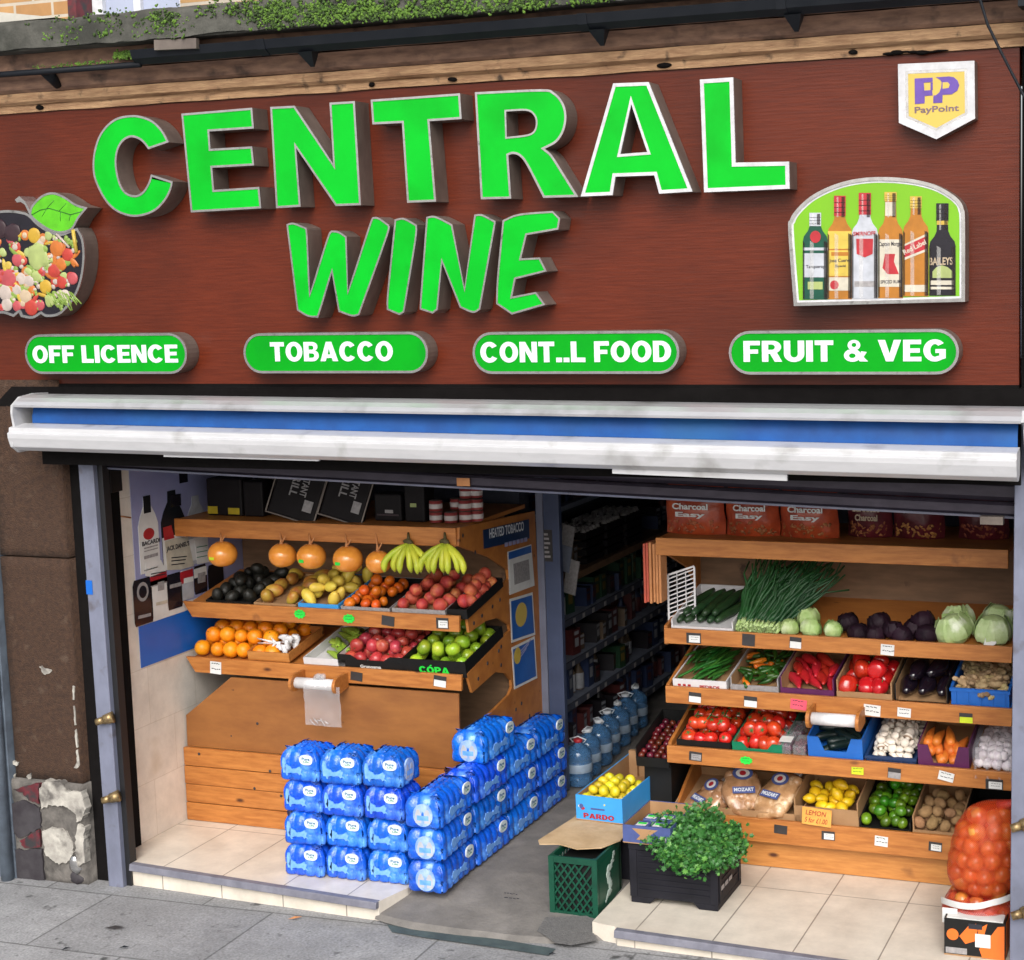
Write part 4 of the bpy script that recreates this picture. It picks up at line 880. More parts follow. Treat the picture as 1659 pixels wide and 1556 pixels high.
# apple shaped sign, cut off by the left edge
AA = (4.32, 0, 280); PD = .10
def az(pts): return [XZ(p, -PD) for p in sc(pts, *AA)]
half = [(165, 275), (60, 262), (-40, 275), (-150, 320), (-230, 410), (-265, 560), (-250, 720), (-200, 850), (-130, 950), (-50, 1000), (20, 985), (100, 1010), (135, 980), (150, 1010), (230, 1022), (290, 990), (330, 1010), (410, 1000), (470, 950), (530, 870), (575, 750), (595, 600), (585, 470), (545, 385), (500, 400), (430, 425), (350, 405), (270, 355), (215, 300)]
ap = az(half)
ap = smooth(ap)
if area(ap) < 0: ap = ap[::-1]
g = thing('fruit_sign', 'apple shaped sign filled with a picture of mixed vegetables and a green leaf', 'sign', (XZ((35, 400), 0)[0], 0, 2.8))
solid('casing', [ap], frL, .002, PD-.004, 'letter_side', g); solid('rim', [ap, inset(ap, .012)], frL, PD-.004, PD+.004, 'trim', g); solid('panel', [inset(ap, .012)], frL, PD-.004, PD, 'bottle_black', g)
lf = az([(215, 300), (228, 235), (300, 160), (380, 138), (460, 168), (540, 220), (622, 245), (560, 320), (512, 400), (430, 425), (350, 405), (270, 352)])
lf = smooth(lf)
if area(lf) < 0: lf = lf[::-1]
L = solid('leaf', [lf], frL, .003, PD+.004, 'letter_side', g); solid('leaf_rim', [lf, inset(lf, .010)], frL, PD+.004, PD+.009, 'trim', L); solid('leaf_face', [inset(lf, .010)], frL, PD+.004, PD+.007, 'leaf_green', L)
mm = MB(); ve = [(225, 300), (290, 262), (350, 250), (420, 270), (500, 295), (590, 270)]
mm.tube([frL.p(*XZ(p, -PD), PD+.007) for p in sc(ve, *AA)], .0022, 6)
for a_, b_ in (((330, 255), (385, 195)), ((420, 270), (470, 215)), ((330, 258), (300, 310)), ((430, 275), (430, 340)), ((500, 295), (490, 340))): mm.tube([frL.p(*XZ(p, -PD), PD+.007) for p in sc([a_, b_], *AA)], .0014, 6)
mm.build('leaf_vein', 'leaf_vein', L)
st = az([(215, 300), (180, 225), (150, 205), (125, 210), (110, 190), (140, 165), (180, 200), (230, 290)])
solid('stem', [st], frL, .003, PD+.006, 'trim', g)
mm = MB(); rnd = random.Random(11)
from_poly = inset(ap, .028)
def inside(p, poly):
    c = False; n = len(poly)
    for i in range(n):
        x1_, y1_ = poly[i]; x2_, y2_ = poly[i-1]
        if (y1_ > p[1]) != (y2_ > p[1]) and p[0] < (x2_-x1_)*(p[1]-y1_)/(y2_-y1_)+x1_: c = not c
    return c
spec = [((240, 440), 48, 1), ((270, 590), 80, 7), ((400, 530), 52, 2), ((475, 575), 42, 0), ((125, 610), 42, 5), ((60, 650), 26, 9), ((380, 690), 46, 0), ((430, 640), 40, 2), ((435, 765), 40, 0), ((510, 740), 38, 5), ((150, 745), 40, 8), ((205, 760), 38, 8), ((40, 840), 52, 8), ((120, 820), 36, 8), ((180, 865), 46, 4), ((320, 800), 44, 1), ((50, 925), 42, 8), ((120, 935), 34, 5), ((220, 945), 50, 0), ((260, 720), 40, 7), ((60, 740), 60, 5), ((-60, 700), 70, 5), ((-150, 600), 70, 7), ((-120, 800), 60, 1), ((-60, 560), 60, 2), ((20, 560), 30, 7), ((350, 890), 40, 7), ((200, 690), 30, 7), ((340, 440), 30, 7), ((-10, 400), 60, 6), ((90, 430), 60, 6), ((-150, 430), 60, 6)]
for (x_, y_), r_, ci in spec:
    c_ = XZ(sc([(x_, y_)], *AA)[0], -PD); rr = r_/4.32/330*1.18
    p_ = frL.p(c_[0], c_[1], PD+.001)
    mm.ell(p_, (rr, .006, rr*.95), 12, 8, ci, .35 if ci in (7, 6) else .08, 40 if ci in (7, 6) else 12)
for _ in range(130):
    x_, y_ = rnd.uniform(-220, 570), rnd.uniform(430, 960); c_ = XZ(sc([(x_, y_)], *AA)[0], -PD)
    if inside(c_, from_poly):
        rr = rnd.uniform(.020, .036); ci = rnd.choice([0, 1, 2, 3, 4, 5, 7, 8, 9, 3]); kind = rnd.random(); p_ = frL.p(c_[0], c_[1], PD)
        if kind < .3:
            for _k in range(7): mm.ell(p_+Vector((rnd.gauss(0, rr*.5), 0, rnd.gauss(0, rr*.5))), (rr*.42, .0045, rr*.42), 7, 5, rnd.choice([3, 7, 3, 8]), .3, 60)
        elif kind < .55: mm.ell(p_, (rr*1.5, .0045, rr*.45), 10, 6, rnd.choice([0, 2, 9, 3, 1]), .1, 12, Euler((0, rnd.uniform(0, 3), 0)).to_matrix())
        elif kind < .75: mm.ell(p_, (rr, .004, rr*.9), 12, 6, rnd.choice([0, 5, 2]), .1); mm.ell(p_-Vector((0, .002, 0)), (rr*.55, .004, rr*.5), 10, 6, rnd.choice([4, 8, 0]), .2, 40)
        else: mm.ell(p_, (rr, .0045, rr*rnd.uniform(.6, 1)), 10, 6, ci, .25, 30)
for i in range(16):
    a_ = (330+i*12, 830+((i*37) % 30)); b_ = (a_[0]+35+(i % 3)*20, a_[1]+110-(i % 4)*15)
    mm.tube([frL.p(*XZ(p, -PD), PD+.003) for p in sc([a_, b_], *AA)], .0035, 6, 3)
mm.tube([frL.p(*XZ(p, -PD), PD+.004) for p in sc([(515, 400), (540, 560)], *AA)], .009, 8, 9); mm.tube([frL.p(*XZ(p, -PD), PD+.004) for p in sc([(400, 430), (490, 525)], *AA)], .006, 8, 8)
mm.build('produce_picture', ['pic%d' % i for i in range(10)], g)

# ================================================================== INSIDE OF THE SHOP FRONT
def wallbox(name, b, m_, label, cat='wall'):
    mm = MB(); mm.box(*b); return tag(mm.build(name, m_), label, cat)
LX = -2.2
brick_floor('tile_wall', .40, .30, .5, .002, (.76, .70, .62), (.73, .67, .59), (.62, .55, .46), (0, 0, 0), third=((.50, .41, .30), 2.6, .56, .8))
n_ = [q for q in MATS['tile_wall'].node_tree.nodes if q.type == 'MAPPING'][-1]; n_.inputs['Rotation'].default_value = (R(90), R(90), 0)
wallbox('side_wall', (-2.4, LX, .10, 1.75, -.12, 2.6), 'tile_wall', 'cream tiled side wall at the left of the display with a drinks poster')
wallbox('side_wall', (2.30, 2.5, .06, 7.0, -.1, 2.6), 'inside_grey', 'grey inner side wall at the far right behind the vegetable stand')
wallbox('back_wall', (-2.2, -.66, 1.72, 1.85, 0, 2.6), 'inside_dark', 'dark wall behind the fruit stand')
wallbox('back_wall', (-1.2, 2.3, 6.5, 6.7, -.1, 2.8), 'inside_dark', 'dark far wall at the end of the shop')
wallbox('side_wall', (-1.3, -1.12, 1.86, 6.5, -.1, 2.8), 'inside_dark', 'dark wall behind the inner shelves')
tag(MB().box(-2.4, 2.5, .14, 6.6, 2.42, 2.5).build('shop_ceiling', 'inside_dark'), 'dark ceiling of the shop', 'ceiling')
tag(MB().add([(.55, 1.7, -.002), (2.3, 1.7, -.002), (2.3, 6.5, -.002), (.55, 6.5, -.002)], [(0, 1, 2, 3)]).build('shop_floor', 'concrete'), kind='structure')
t = thing('door_jamb', 'blue grey door jamb between the fruit stand and the dark doorway', 'door post', (-.455, 1.6, 0))
mm = MB(); mm.box(-.53, -.40, 1.66, 1.70, 0, 2.42); mm.build('post', 'inside_blue', t, bevel=.003)
mm = MB(); mm.box(-.53, -.49, 1.645, 1.659, 0, 2.42); mm.build('edge_strip', 'steel_post', t)
pa, pb = XZ((877, 858), 1.66), XZ((896, 910), 1.66)
pn = solid('notice', [rect(pa[0], pb[1], pb[0], pa[1])], Fr((0, 1.66, 0)), .001, .005, 'tag_dark', t)
for i in range(6):
    z = pb[1]+(pa[1]-pb[1])*(.12+i*.14); solid('notice_print', [rect(pa[0]+.01, z, pb[0]-.012-.006*(i % 3), z+.012)], Fr((0, 1.66, 0)), .005, .006, 'paper_grey', pn)

# drinks poster on the side wall
fr = Fr((LX, 0, 0), (0, 1, 0), (0, 0, 1)); AP = (4.862, 160, 740)
def wz(pts, s=4.862, ox=160, oy=740): return [YZ(p, LX) for p in sc(pts, s, ox, oy)]
t = thing('drinks_poster', 'poster of spirit bottles and cans above a blue band on the left side wall', 'poster', (LX, .7, 1.4))
y0 = YZ((208, 760), LX)[0]; zb = YZ((222, 1085), LX)[1]; zm = YZ((222, 1016), LX)[1]; yl = 1.5
solid('backing', [rect(y0, zm, yl, 2.2)], fr, .001, .004, 'poster_lilac', t); solid('blue_band', [rect(y0, zb, yl, zm-.002)], fr, .001, .0042, 'poster_blue', t)
solid('white_edge', [rect(y0, zm, yl, zm+.05)], fr, .004, .0046, 'paper_white', t)
def wtext(s, x0, y0_, x1, y1, m_, p, sk=0):
    a, b = wz([(x0, y1)])[0], wz([(x1, y0_)])[0]
    z0, z1 = wz([((x0+x1)/2, y1)])[0][1], wz([((x0+x1)/2, y0_)])[0][1]
    text('lettering', s, fr, a[0], z0, b[0], z1, .0088, m_, p, bold=.03, th=.0004)
def bottle_w(x0, x1, yt, yb, m_, neck=None, cap='gutter'):
    cx = (x0+x1)/2; w = x1-x0
    A_ = wz([(x0, yb), (x1, yb-w*.30)]); (ya, zb_), (yb_, _) = A_; zt = wz([(cx, yt)])[0][1]
    hw = (yb_-ya)/2; c = (ya+yb_)/2
    if neck:
        zs = zb_+(zt-zb_)*.62
        o_ = [(c-hw, zb_), (c+hw, zb_), (c+hw, zs), (c+hw*.75, zs+.05), (c+hw*.36, zs+.1), (c+hw*.33, zt), (c-hw*.33, zt), (c-hw*.36, zs+.1), (c-hw*.75, zs+.05), (c-hw, zs)]
    else: o_ = [(c-hw*.9, zb_), (c+hw*.9, zb_), (c+hw, zb_+.02), (c+hw, zt-.03), (c+hw*.82, zt), (c-hw*.82, zt), (c-hw, zt-.03), (c-hw, zb_+.02)]
    return solid('drink_picture', [o_], fr, .0046, .007, m_, t), c, hw, zb_, zt
def band(p, c, hw, za, zb_, m_): solid('drink_label', [rect(c-hw*.98, za, c+hw*.98, zb_)], fr, .007, .0082, m_, p)
p, c, hw, zb_, zt = bottle_w(325, 480, 300, 930, 'paper_white', True)
solid('drink_label', [ellipse(c, zb_+(zt-zb_)*.50, hw*.55, .03)], fr, .007, .0084, 'label_red', p); wtext('BACARDI', 330, 655, 470, 690, 'ink', p); solid('cap', [rect(c-hw*.36, zt-.09, c+hw*.36, zt)], fr, .007, .008, 'gutter', p)
for k, (ya, yb2) in enumerate(((705, 715), (730, 738), (770, 795), (880, 888))): wtext('I'*1 if 0 else '-----', 345, ya, 455, yb2, 'paper_grey', p)
p, c, hw, zb_, zt = bottle_w(505, 690, 260, 900, 'gutter', True); band(p, c, hw, zb_+.0, zb_+(zt-zb_)*.42, 'paper_white'); wtext("JACK DANIEL'S", 520, 690, 690, 735, 'ink', p); [solid('drink_print', [wz([(550, y_+9), (675-k_*9, y_+4), (675-k_*9, y_-2), (550, y_+3)])], fr, .0086, .009, 'ink', p) for k_, y_ in enumerate((790, 812, 838))]
p, c, hw, zb_, zt = bottle_w(700, 860, 300, 860, 'bottle_clear', True); band(p, c, hw, zb_+.02, zb_+(zt-zb_)*.38, 'paper_white')
p, c, hw, zb_, zt = bottle_w(280, 425, 955, 1345, 'bottle_black'); solid('drink_label', [ellipse(c, zb_+.17, hw*.62, .05)], fr, .007, .0082, 'paper_grey', p); solid('drink_label', [ellipse(c, zb_+.17, hw*.42, .032)], fr, .0082, .0088, 'bottle_black', p)
p, c, hw, zb_, zt = bottle_w(415, 545, 930, 1275, 'paper_white'); band(p, c, hw, zb_+.17, zb_+.23, 'label_red'); band(p, c, hw, zt-.05, zt-.02, 'paper_grey')
p, c, hw, zb_, zt = bottle_w(540, 655, 915, 1215, 'bottle_black')
p, c, hw, zb_, zt = bottle_w(645, 745, 885, 1140, 'bottle_clear'); band(p, c, hw, zt-.07, zt-.005, 'label_red')
p, c, hw, zb_, zt = bottle_w(750, 850, 850, 1090, 'bottle_black'); band(p, c, hw, zb_+.09, zb_+.14, 'paper_white')
p, c, hw, zb_, zt = bottle_w(860, 980, 840, 1060, 'pack_dark')
q_ = solid('drink_label', [wz([(508, 668), (600, 640), (690, 634), (738, 860), (640, 890), (530, 895)])], fr, .0084, .0096, 'label_cream', t)
wtext("JACK DANIEL'S", 520, 685, 700, 735, 'ink', q_); [solid('drink_print', [wz([(560, y_+12), (680-k_*8, y_), (682-k_*8, y_-9), (560, y_+3)])], fr, .0097, .0101, 'ink', q_) for k_, y_ in enumerate((790, 815, 845))]
for ch in q_.children:
    if ch.name.startswith('lettering'): ch.location.x += .0015
q_ = solid('drink_label', [wz([(742, 660), (800, 655), (850, 700), (860, 830), (765, 850)])], fr, .0084, .0094, 'paper_white', t); [solid('drink_print', [wz([(760, y_+8), (845, y_-8), (845, y_-14), (760, y_+2)])], fr, .0094, .0098, 'plast_green', q_) for y_ in (710, 750, 790)]
q_ = solid('drink_label', [wz([(495, 560), (560, 540), (585, 640), (505, 662)])], fr, .0084, .0094, 'label_red', t)
q_ = solid('drink_picture', [wz([(552, 305), (635, 292), (638, 385), (556, 398)])], fr, .0084, .0092, 'bottle_black', t)
q_ = solid('drink_picture', [wz([(625, 130), (692, 120), (695, 200), (630, 212)])], fr, .0046, .006, 'bottle_black', t)
q_ = solid('drink_picture', [wz([(360, 835), (480, 815), (520, 900), (400, 945), (355, 940)])], fr, .0084, .0092, 'paper_white', t); [solid('drink_print', [wz([(400, y_+10), (515, y_-12), (515, y_-20), (400, y_+2)])], fr, .0092, .0096, 'ink', q_) for y_ in (920, 940)]
for px0, px1, py0, py1, mm_ in ((455, 505, 990, 1060, 'paper_grey'), (440, 530, 1150, 1175, 'label_cream'), (550, 640, 1010, 1040, 'paper_grey'), (660, 735, 960, 1000, 'paper_white'), (770, 830, 920, 1000, 'paper_grey'), (300, 400, 1255, 1280, 'paper_grey')):
    solid('drink_print', [wz([(px0, py1), (px1, py1-(px1-px0)*.25), (px1, py0-(px1-px0)*.25), (px0, py0)])], fr, .0084, .009, mm_, t)
# small fittings on the wall
a, b = YZ((170, 762), LX), YZ((191, 795), LX); tag(MB().box(LX, LX+.03, a[0], b[0], b[1], a[1]).build('junction_box', 'black', bevel=.003), 'black junction box at the top of the left side wall', 'box')
mm = MB(); mm.tube([(LX+.006, *YZ(q, LX)) for q in [(172, 815), (178, 826), (190, 836), (210, 839)]], .004, 6); tag(mm.build('wire', 'kraft'), 'thin brown wire sagging across the left side wall', 'wire')

# ================================================================== STANDS
TILT = R(11)
class Tray:
    def __init__(s, Y, z, d=.47): s.Y, s.z, s.d = Y, z, d; s.o = Vector((0, Y+.022, z-.022)); s.Rm = Matrix.Rotation(TILT, 4, 'X')
    def M(s, X, v=0, w=0): return Matrix.Translation(s.o+Vector((X, 0, 0))) @ s.Rm @ Matrix.Translation((0, v, w))
    def X(s, px, v=0, w=.0): q = s.M(0, v, w).translation; return Xat(px, q.y, q.z)
    def at(s, px, py, w):   # point on the tilted plane at height w
        n = s.Rm @ Vector((0, 0, 1)); o_ = s.o+n*w; r = ray(px, py); tt = (o_-CAM).dot(n)/r.dot(n); P = CAM+r*tt
        q = (s.Rm.inverted() @ (P-s.o)); return P.x, q.y
LY, RY = .70, .72
LT = [Tray(LY, 1.188), Tray(LY, .887)]
RT = [Tray(RY, 1.180), Tray(RY, .897), Tray(RY, .603), Tray(.79, .255, .40)]
LX0, LX1 = -2.19, -.545; RX0, RX1 = .53, 2.172
fs_ = thing('fruit_stand', 'pine fruit stand with two tilted trays and a plank base left of the doorway', 'display stand', ((LX0+LX1)/2, .9, 0))
vs_ = thing('vegetable_stand', 'pine vegetable stand with four tilted trays right of the doorway', 'display stand', ((RX0+RX1)/2, .95, 0))
def tray_parts(tr, x0, x1, root, h, m_='pine', taper=True):
    Y, z = tr.Y, tr.z; mm = MB()
    k = .055 if taper else 0
    mm.add([(x0, Y, z), (x1, Y, z), (x1-.004, Y, z-h), (x0+k, Y, z-h), (x0, Y+.02, z), (x1, Y+.02, z), (x1-.004, Y+.02, z-h), (x0+k, Y+.02, z-h)], [(0, 3, 2, 1), (4, 5, 6, 7), (0, 1, 5, 4), (1, 2, 6, 5), (2, 3, 7, 6), (3, 0, 4, 7)])
    mm.build('front_board', m_, root, bevel=.0025)
    mm = MB(); mm.M = Matrix.Translation(tr.o) @ tr.Rm; mm.box(x0+.01, x1-.01, 0, tr.d+.05, -.014, -.001); mm.M = None
    mm.build('tray_floor', 'plywood', root)
    return
for tr, h in zip(LT, (.082, .082)): tray_parts(tr, LX0+.012, LX1, fs_, h)
for tr, h in zip(RT[:3], (.074, .082, .084)): tray_parts(tr, RX0, RX1, vs_, h, 'pine', False)
tray_parts(RT[3], RX0+.02, RX1, vs_, .115, 'pine', False)
# top boards
def top_board(x0, x1, Y, z, h, d, root):
    mm = MB(); mm.box(x0, x1, Y, Y+.024, z-h, z); mm.build('top_board', 'pine', root, bevel=.003)
    mm = MB(); mm.box(x0+.005, x1-.004, Y+.0245, Y+d, z-.024, z-.004); mm.build('top_shelf', 'plywood', root)
top_board(LX0-.005, LX1+.003, LY-.01, 1.634, .094, .85, fs_); top_board(.505, 2.155, RY-.02, 1.620, .084, .62, vs_)
# left stand: base planks, sloping plywood, back board, side panel
mm = MB()
for k in range(4): mm.box(LX0-.005, LX1-.02, .652+.003*(k % 2), .68, k*.1005+.002, (k+1)*.1005-.0015)
mm.build('plank_front', 'pine', fs_, bevel=.003)
zc = .40
fr = Fr((0, .683, 0)); P_ = [XZ(p, .675) for p in [(303, 1207), (298, 1160), (372, 1103)]]
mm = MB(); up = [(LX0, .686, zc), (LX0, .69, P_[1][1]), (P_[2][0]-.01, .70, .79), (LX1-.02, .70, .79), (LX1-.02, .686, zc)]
mm.add(up+[(a, b+.012, c) for a, b, c in up], [(0, 1, 2, 3, 4), (9, 8, 7, 6, 5), (0, 5, 6, 1), (1, 6, 7, 2), (2, 7, 8, 3), (3, 8, 9, 4), (4, 9, 5, 0)]); mm.build('plywood_panel', 'ply_shaded', fs_)
mm = MB(); mm.box(LX0, LX1-.02, 1.30, 1.315, .3, 1.62); mm.build('back_board', 'ply_back', fs_)
for px, py in ((368, 1196), (410, 1176), (443, 1222), (322, 1222), (437, 1250), (412, 1278), (455, 1290)):
    v = U(px, py, Y=.65); mm = MB(); mm.ell((v.x, .652 if v.z < zc else .69, v.z), (.008, .003, .008), 8, 6); mm.build('knot', 'paint_dark', fs_)
SX = LX1; frs = Fr((SX, 0, 0), (0, 1, 0), (0, 0, 1))
pp_ = [(740, 855), (862, 828), (884, 1300), (730, 1300), (735, 1200), (798, 1148), (820, 1126), (825, 1113), (824, 1102), (815, 1091), (798, 1089), (761, 1122), (752, 1092), (822, 1021), (820, 1012), (802, 1001), (783, 1006), (756, 1025), (752, 998), (820, 938), (818, 923), (789, 903), (739, 885)]
poly = [YZ(p, SX) for p in pp_]
poly = [(max(y, LY-.009), max(z, 0)) for y, z in poly]
sp_ = solid('side_panel', [poly], frs, .001, .016, 'plywood', fs_)
rnd = random.Random(5)
for px, py in [(770, 895), (800, 870), (830, 850), (768, 1010), (781, 998), (798, 983), (810, 972), (835, 945), (775, 1100), (790, 1075), (808, 1055), (812, 1048), (830, 1040), (845, 1140), (858, 1160), (836, 1150), (812, 1078), (750, 868), (790, 880)]:
    y, z = YZ((px, py), SX+.016); mm = MB(); mm.ell((SX+.016, y, z), (.002, .011, .011), 8, 6); mm.build('peg_hole', 'paint_dark', fs_)
# notices pinned to the panel
fr = Fr((SX+.016, 0, 0), (0, 1, 0), (0, 0, 1)); SXp = SX+.017
def notice(pts, label, m_, edge=True, s=4.575, ox=680, oy=820):
    q = [YZ(p, SXp) for p in sc(pts, s, ox, oy)]
    if area(q) < 0: q = q[::-1]
    o_ = thing('notice', label, 'notice', (SX+.016, q[0][0], q[0][1]), group='notices pinned to the end of the fruit stand')
    solid('sheet', [q], fr, .001, .0025, 'paper_white' if edge else m_, o_)
    if edge: solid('print', [inset(q, .014)], fr, .0025, .0031, m_, o_)
    return o_
def ntext(o_, s, pts, m_, bold=.02):
    a, b = [YZ(p, SXp) for p in sc(pts, 4.575, 680, 820)]
    text('lettering', s, fr, a[0], min(a[1], b[1])+0, b[0], max(a[1], b[1]), .0032, m_, o_, bold=bold, th=.0004)
o_ = notice([(468, 178), (808, 98), (812, 240), (475, 318)], 'dark navy notice reading HEATED TOBACCO at the top of the wooden end panel', 'navy', False)
a = YZ(sc([(515, 235)], 4.575, 680, 820)[0], SXp); b = YZ(sc([(770, 175)], 4.575, 680, 820)[0], SXp); dd = Vector((0, b[0]-a[0], b[1]-a[1])); fr2 = Fr((SX+.016, a[0], a[1]), dd, Vector((0, 0, 1)))
fr2.n = Vector((1, 0, 0))
text('lettering', 'HEATED TOBACCO', fr2, 0, -.005, dd.length, .045, .0027, 'white_text', o_, bold=.02, th=.0004); solid('writing', [[(.18+.05*i, -.068), (.22+.05*i, -.068), (.22+.05*i, -.046), (.18+.05*i, -.046)] for i in range(6)], fr2, .0027, .0031, 'poster_lilac', o_)
o_ = notice([(650, 340), (825, 285), (850, 590), (665, 660)], 'white notice with a grey square and a blue top strip, uppermost of three sheets', 'paper_white')
q = [YZ(p, SXp) for p in sc([(655, 345), (822, 293), (825, 345), (658, 398)], 4.575, 680, 820)]; solid('print', [q], fr, .0032, .0036, 'notice_blue', o_)
q = [YZ(p, SXp) for p in sc([(690, 430), (805, 395), (815, 545), (700, 585)], 4.575, 680, 820)]; solid('print', [q], fr, .0032, .0036, 'paper_grey', o_)
o_ = notice([(665, 690), (835, 640), (855, 955), (680, 1015)], 'blue notice with a large yellow disc, middle of three sheets', 'notice_blue')
c = YZ(sc([(750, 805)], 4.575, 680, 820)[0], SXp); solid('print', [ellipse(c[0], c[1], .075, .065)], fr, .0032, .0036, 'pay_yellow', o_)
o_ = notice([(680, 1050), (850, 965), (870, 1275), (700, 1360)], 'blue notice with a small pale disc, lowest of three sheets', 'notice_blue')
c = YZ(sc([(722, 1110)], 4.575, 680, 820)[0], SXp); solid('print', [ellipse(c[0], c[1], .045, .045)], fr, .0032, .0036, 'label_yellow', o_)
for i in range(3):
    a = YZ(sc([(745, 1080+i*22)], 4.575, 680, 820)[0], SXp); solid('print', [[(a[0], a[1]), (a[0]+.14-.03*i, a[1]+.03), (a[0]+.14-.03*i, a[1]+.038), (a[0], a[1]+.008)]], fr, .0032, .0036, 'poster_lilac', o_)
# right stand: base, back board, sides
mm = MB(); mm.box(RX0+.02, RX1, .84, .862, .002, .136); mm.build('base_board', 'pine_light', vs_, bevel=.003)
mm = MB(); mm.box(RX0, RX1, 1.255, 1.27, .1, 1.6); mm.build('back_board', 'ply_back', vs_)
for x0 in (RX0-.002, RX1+.001):
    w = .016
    if x0 > 1: q = [(1.27, 0), (1.27, 1.6), (.75, 1.6), (.75, 1.535), (1.05, 1.42), (1.2, 1.3), (1.16, 1.27), (.73, 1.19), (.73, 1.1), (1.0, 1.05), (1.18, 1.02), (.74, .9), (.74, .82), (1.0, .78), (1.18, .74), (.75, .61), (.75, .52), (1.18, .45), (.80, .26), (.80, .14), (.85, .135), (.85, 0)]
    else: q = [(1.27, 0), (1.27, 1.6), (.75, 1.6), (.75, 1.535), (1.05, 1.42), (1.2, 1.3), (1.16, 1.27), (.73, 1.19), (.73, 1.1), (1.0, 1.05), (1.18, 1.02), (.74, .9), (.74, .82), (1.0, .78), (1.18, .74), (.75, .61), (.75, .52), (1.18, .45), (.80, .26), (.80, .14), (.85, .135), (.85, 0)]
    solid('side_panel', [q], Fr((x0, 0, 0), (0, 1, 0), (0, 0, 1)), 0, w, 'plywood', vs_)

# ------------------------------------------------------------------ price tags on the front boards
def scribble(fr, w, h, m_, parent, n=2, seed=0):
    r_ = random.Random(seed); polys = []
    for k in range(n):
        y = h*(.62-.42*k)/1; x = -w*.36
        while x < w*.32:
            l_ = w*r_.uniform(.07, .2); s_ = h*r_.uniform(-.06, .06); polys.append([(x, y), (x+l_, y+s_), (x+l_, y+s_+h*.07), (x, y+h*.07)]); x += l_+w*.045
    polys = [[(px, py-h*.32) for px, py in p] for p in polys]
    solid('writing', polys, fr, .0026, .0031, m_, parent)
tn = 0
def ptag(px, py, Y, w, h, label, bgm, style='plain', rz=0.0):
    global tn; tn += 1
    v = U(px, py, Y=Y); c_, s_ = math.cos(rz), math.sin(rz)
    o_ = thing('price_tag', label, 'price tag', (v.x, Y-.001, v.z), group='price tags on the stand fronts')
    fr = Fr((v.x, Y-.0015, v.z), (c_, 0, s_), (-s_, 0, c_))
    if style == 'plain': solid('card', [rect(-w/2, -h/2, w/2, h/2)], fr, 0, .0024, bgm, o_); scribble(fr, w, h, 'ink', o_, 2, tn)
    elif style == 'star':
        pts = [((w/2 if i % 2 else w*.42)*math.cos(a)*1.15, (h/2 if i % 2 else h*.4)*math.sin(a)*1.15) for i, a in enumerate([2*math.pi*k/18 for k in range(18)])]
        solid('card', [pts], fr, 0, .0024, bgm, o_); scribble(fr, w*.8, h*.8, 'ink', o_, 2, tn)
    elif style == 'dark': solid('card', [rect(-w/2, -h/2, w/2, h/2)], fr, 0, .0024, 'tag_dark', o_)
    elif style == 'framed':
        solid('card', [rect(-w/2, -h/2, w/2, h/2)], fr, 0, .0018, 'tag_dark', o_); solid('insert', [rect(-w*.32, -h*.42, w*.44, h*.26)], fr, .0018, .0026, bgm, o_); scribble(Fr(fr.p(w*.06, -h*.08), fr.ux, fr.uy), w*.66, h*.55, 'ink', o_, 2, tn)
    elif style == 'half':
        solid('card', [rect(-w/2, -h/2, w/2, h/2)], fr, 0, .0018, 'tag_dark', o_); solid('insert', [rect(-w*.46, -h*.5, w*.5, h*.1)], fr, .0018, .0026, bgm, o_)
    return o_
g = LY; k = RY
ptag(486, 995, g, .062, .044, 'neon green star price tag left of the other on the upper fruit tray', 'neon_green', 'star'); ptag(565.5, 1002.5, g, .062, .044, 'neon green star price tag right of the other on the upper fruit tray', 'neon_green', 'star')
ptag(629, 1006, g, .072, .05, 'blank dark price card under the peaches on the upper fruit tray', 'x', 'dark', -.1); ptag(717, 1010, g, .068, .055, 'dark price card with a white insert at the right of the upper fruit tray', 'paper_white', 'framed')
ptag(350, 1082, g, .068, .066, 'white handwritten price card below the oranges', 'paper_white', 'plain', -.06); ptag(578, 1096, g, .068, .045, 'blank dark price card below the red apples', 'x', 'dark', -.1); ptag(713, 1104, g, .07, .056, 'silver price card with dark edge below the green apples', 'paper_white', 'half', -.1)
ptag(1124, 1034, k, .072, .05, 'dark framed white price card below the cucumbers', 'paper_white', 'framed'); ptag(1213, 1037, k, .062, .056, 'blank dark price card below the spring onions', 'x', 'dark', -.05); ptag(1289, 1041.5, k, .056, .052, 'dark topped pale price card below the green cabbages', 'paper_white', 'half', -.06); ptag(1438, 1053, k, .062, .05, 'white price card below the purple cabbages', 'paper_white', 'plain', -.05)
ptag(1126, 1130, k, .062, .048, 'dark topped white price card below the green beans', 'paper_white', 'half', -.06); ptag(1216, 1137, k, .064, .05, 'dark topped white price card below the mixed chillies', 'paper_white', 'half', -.05); ptag(1294, 1141.5, k, .078, .048, 'pink price card below the long red peppers', 'neon_pink', 'plain', -.08)
ptag(1413, 1151, k-.002, .078, .052, 'large white handwritten price card beside the roll holder', 'paper_white', 'plain', -.06); ptag(1465, 1154.5, k, .062, .042, 'white price card below the aubergines', 'paper_white', 'plain', -.06); ptag(1565, 1163.5, k, .06, .045, 'dark price card with yellow green print below the ginger', 'neon_yellow', 'half')
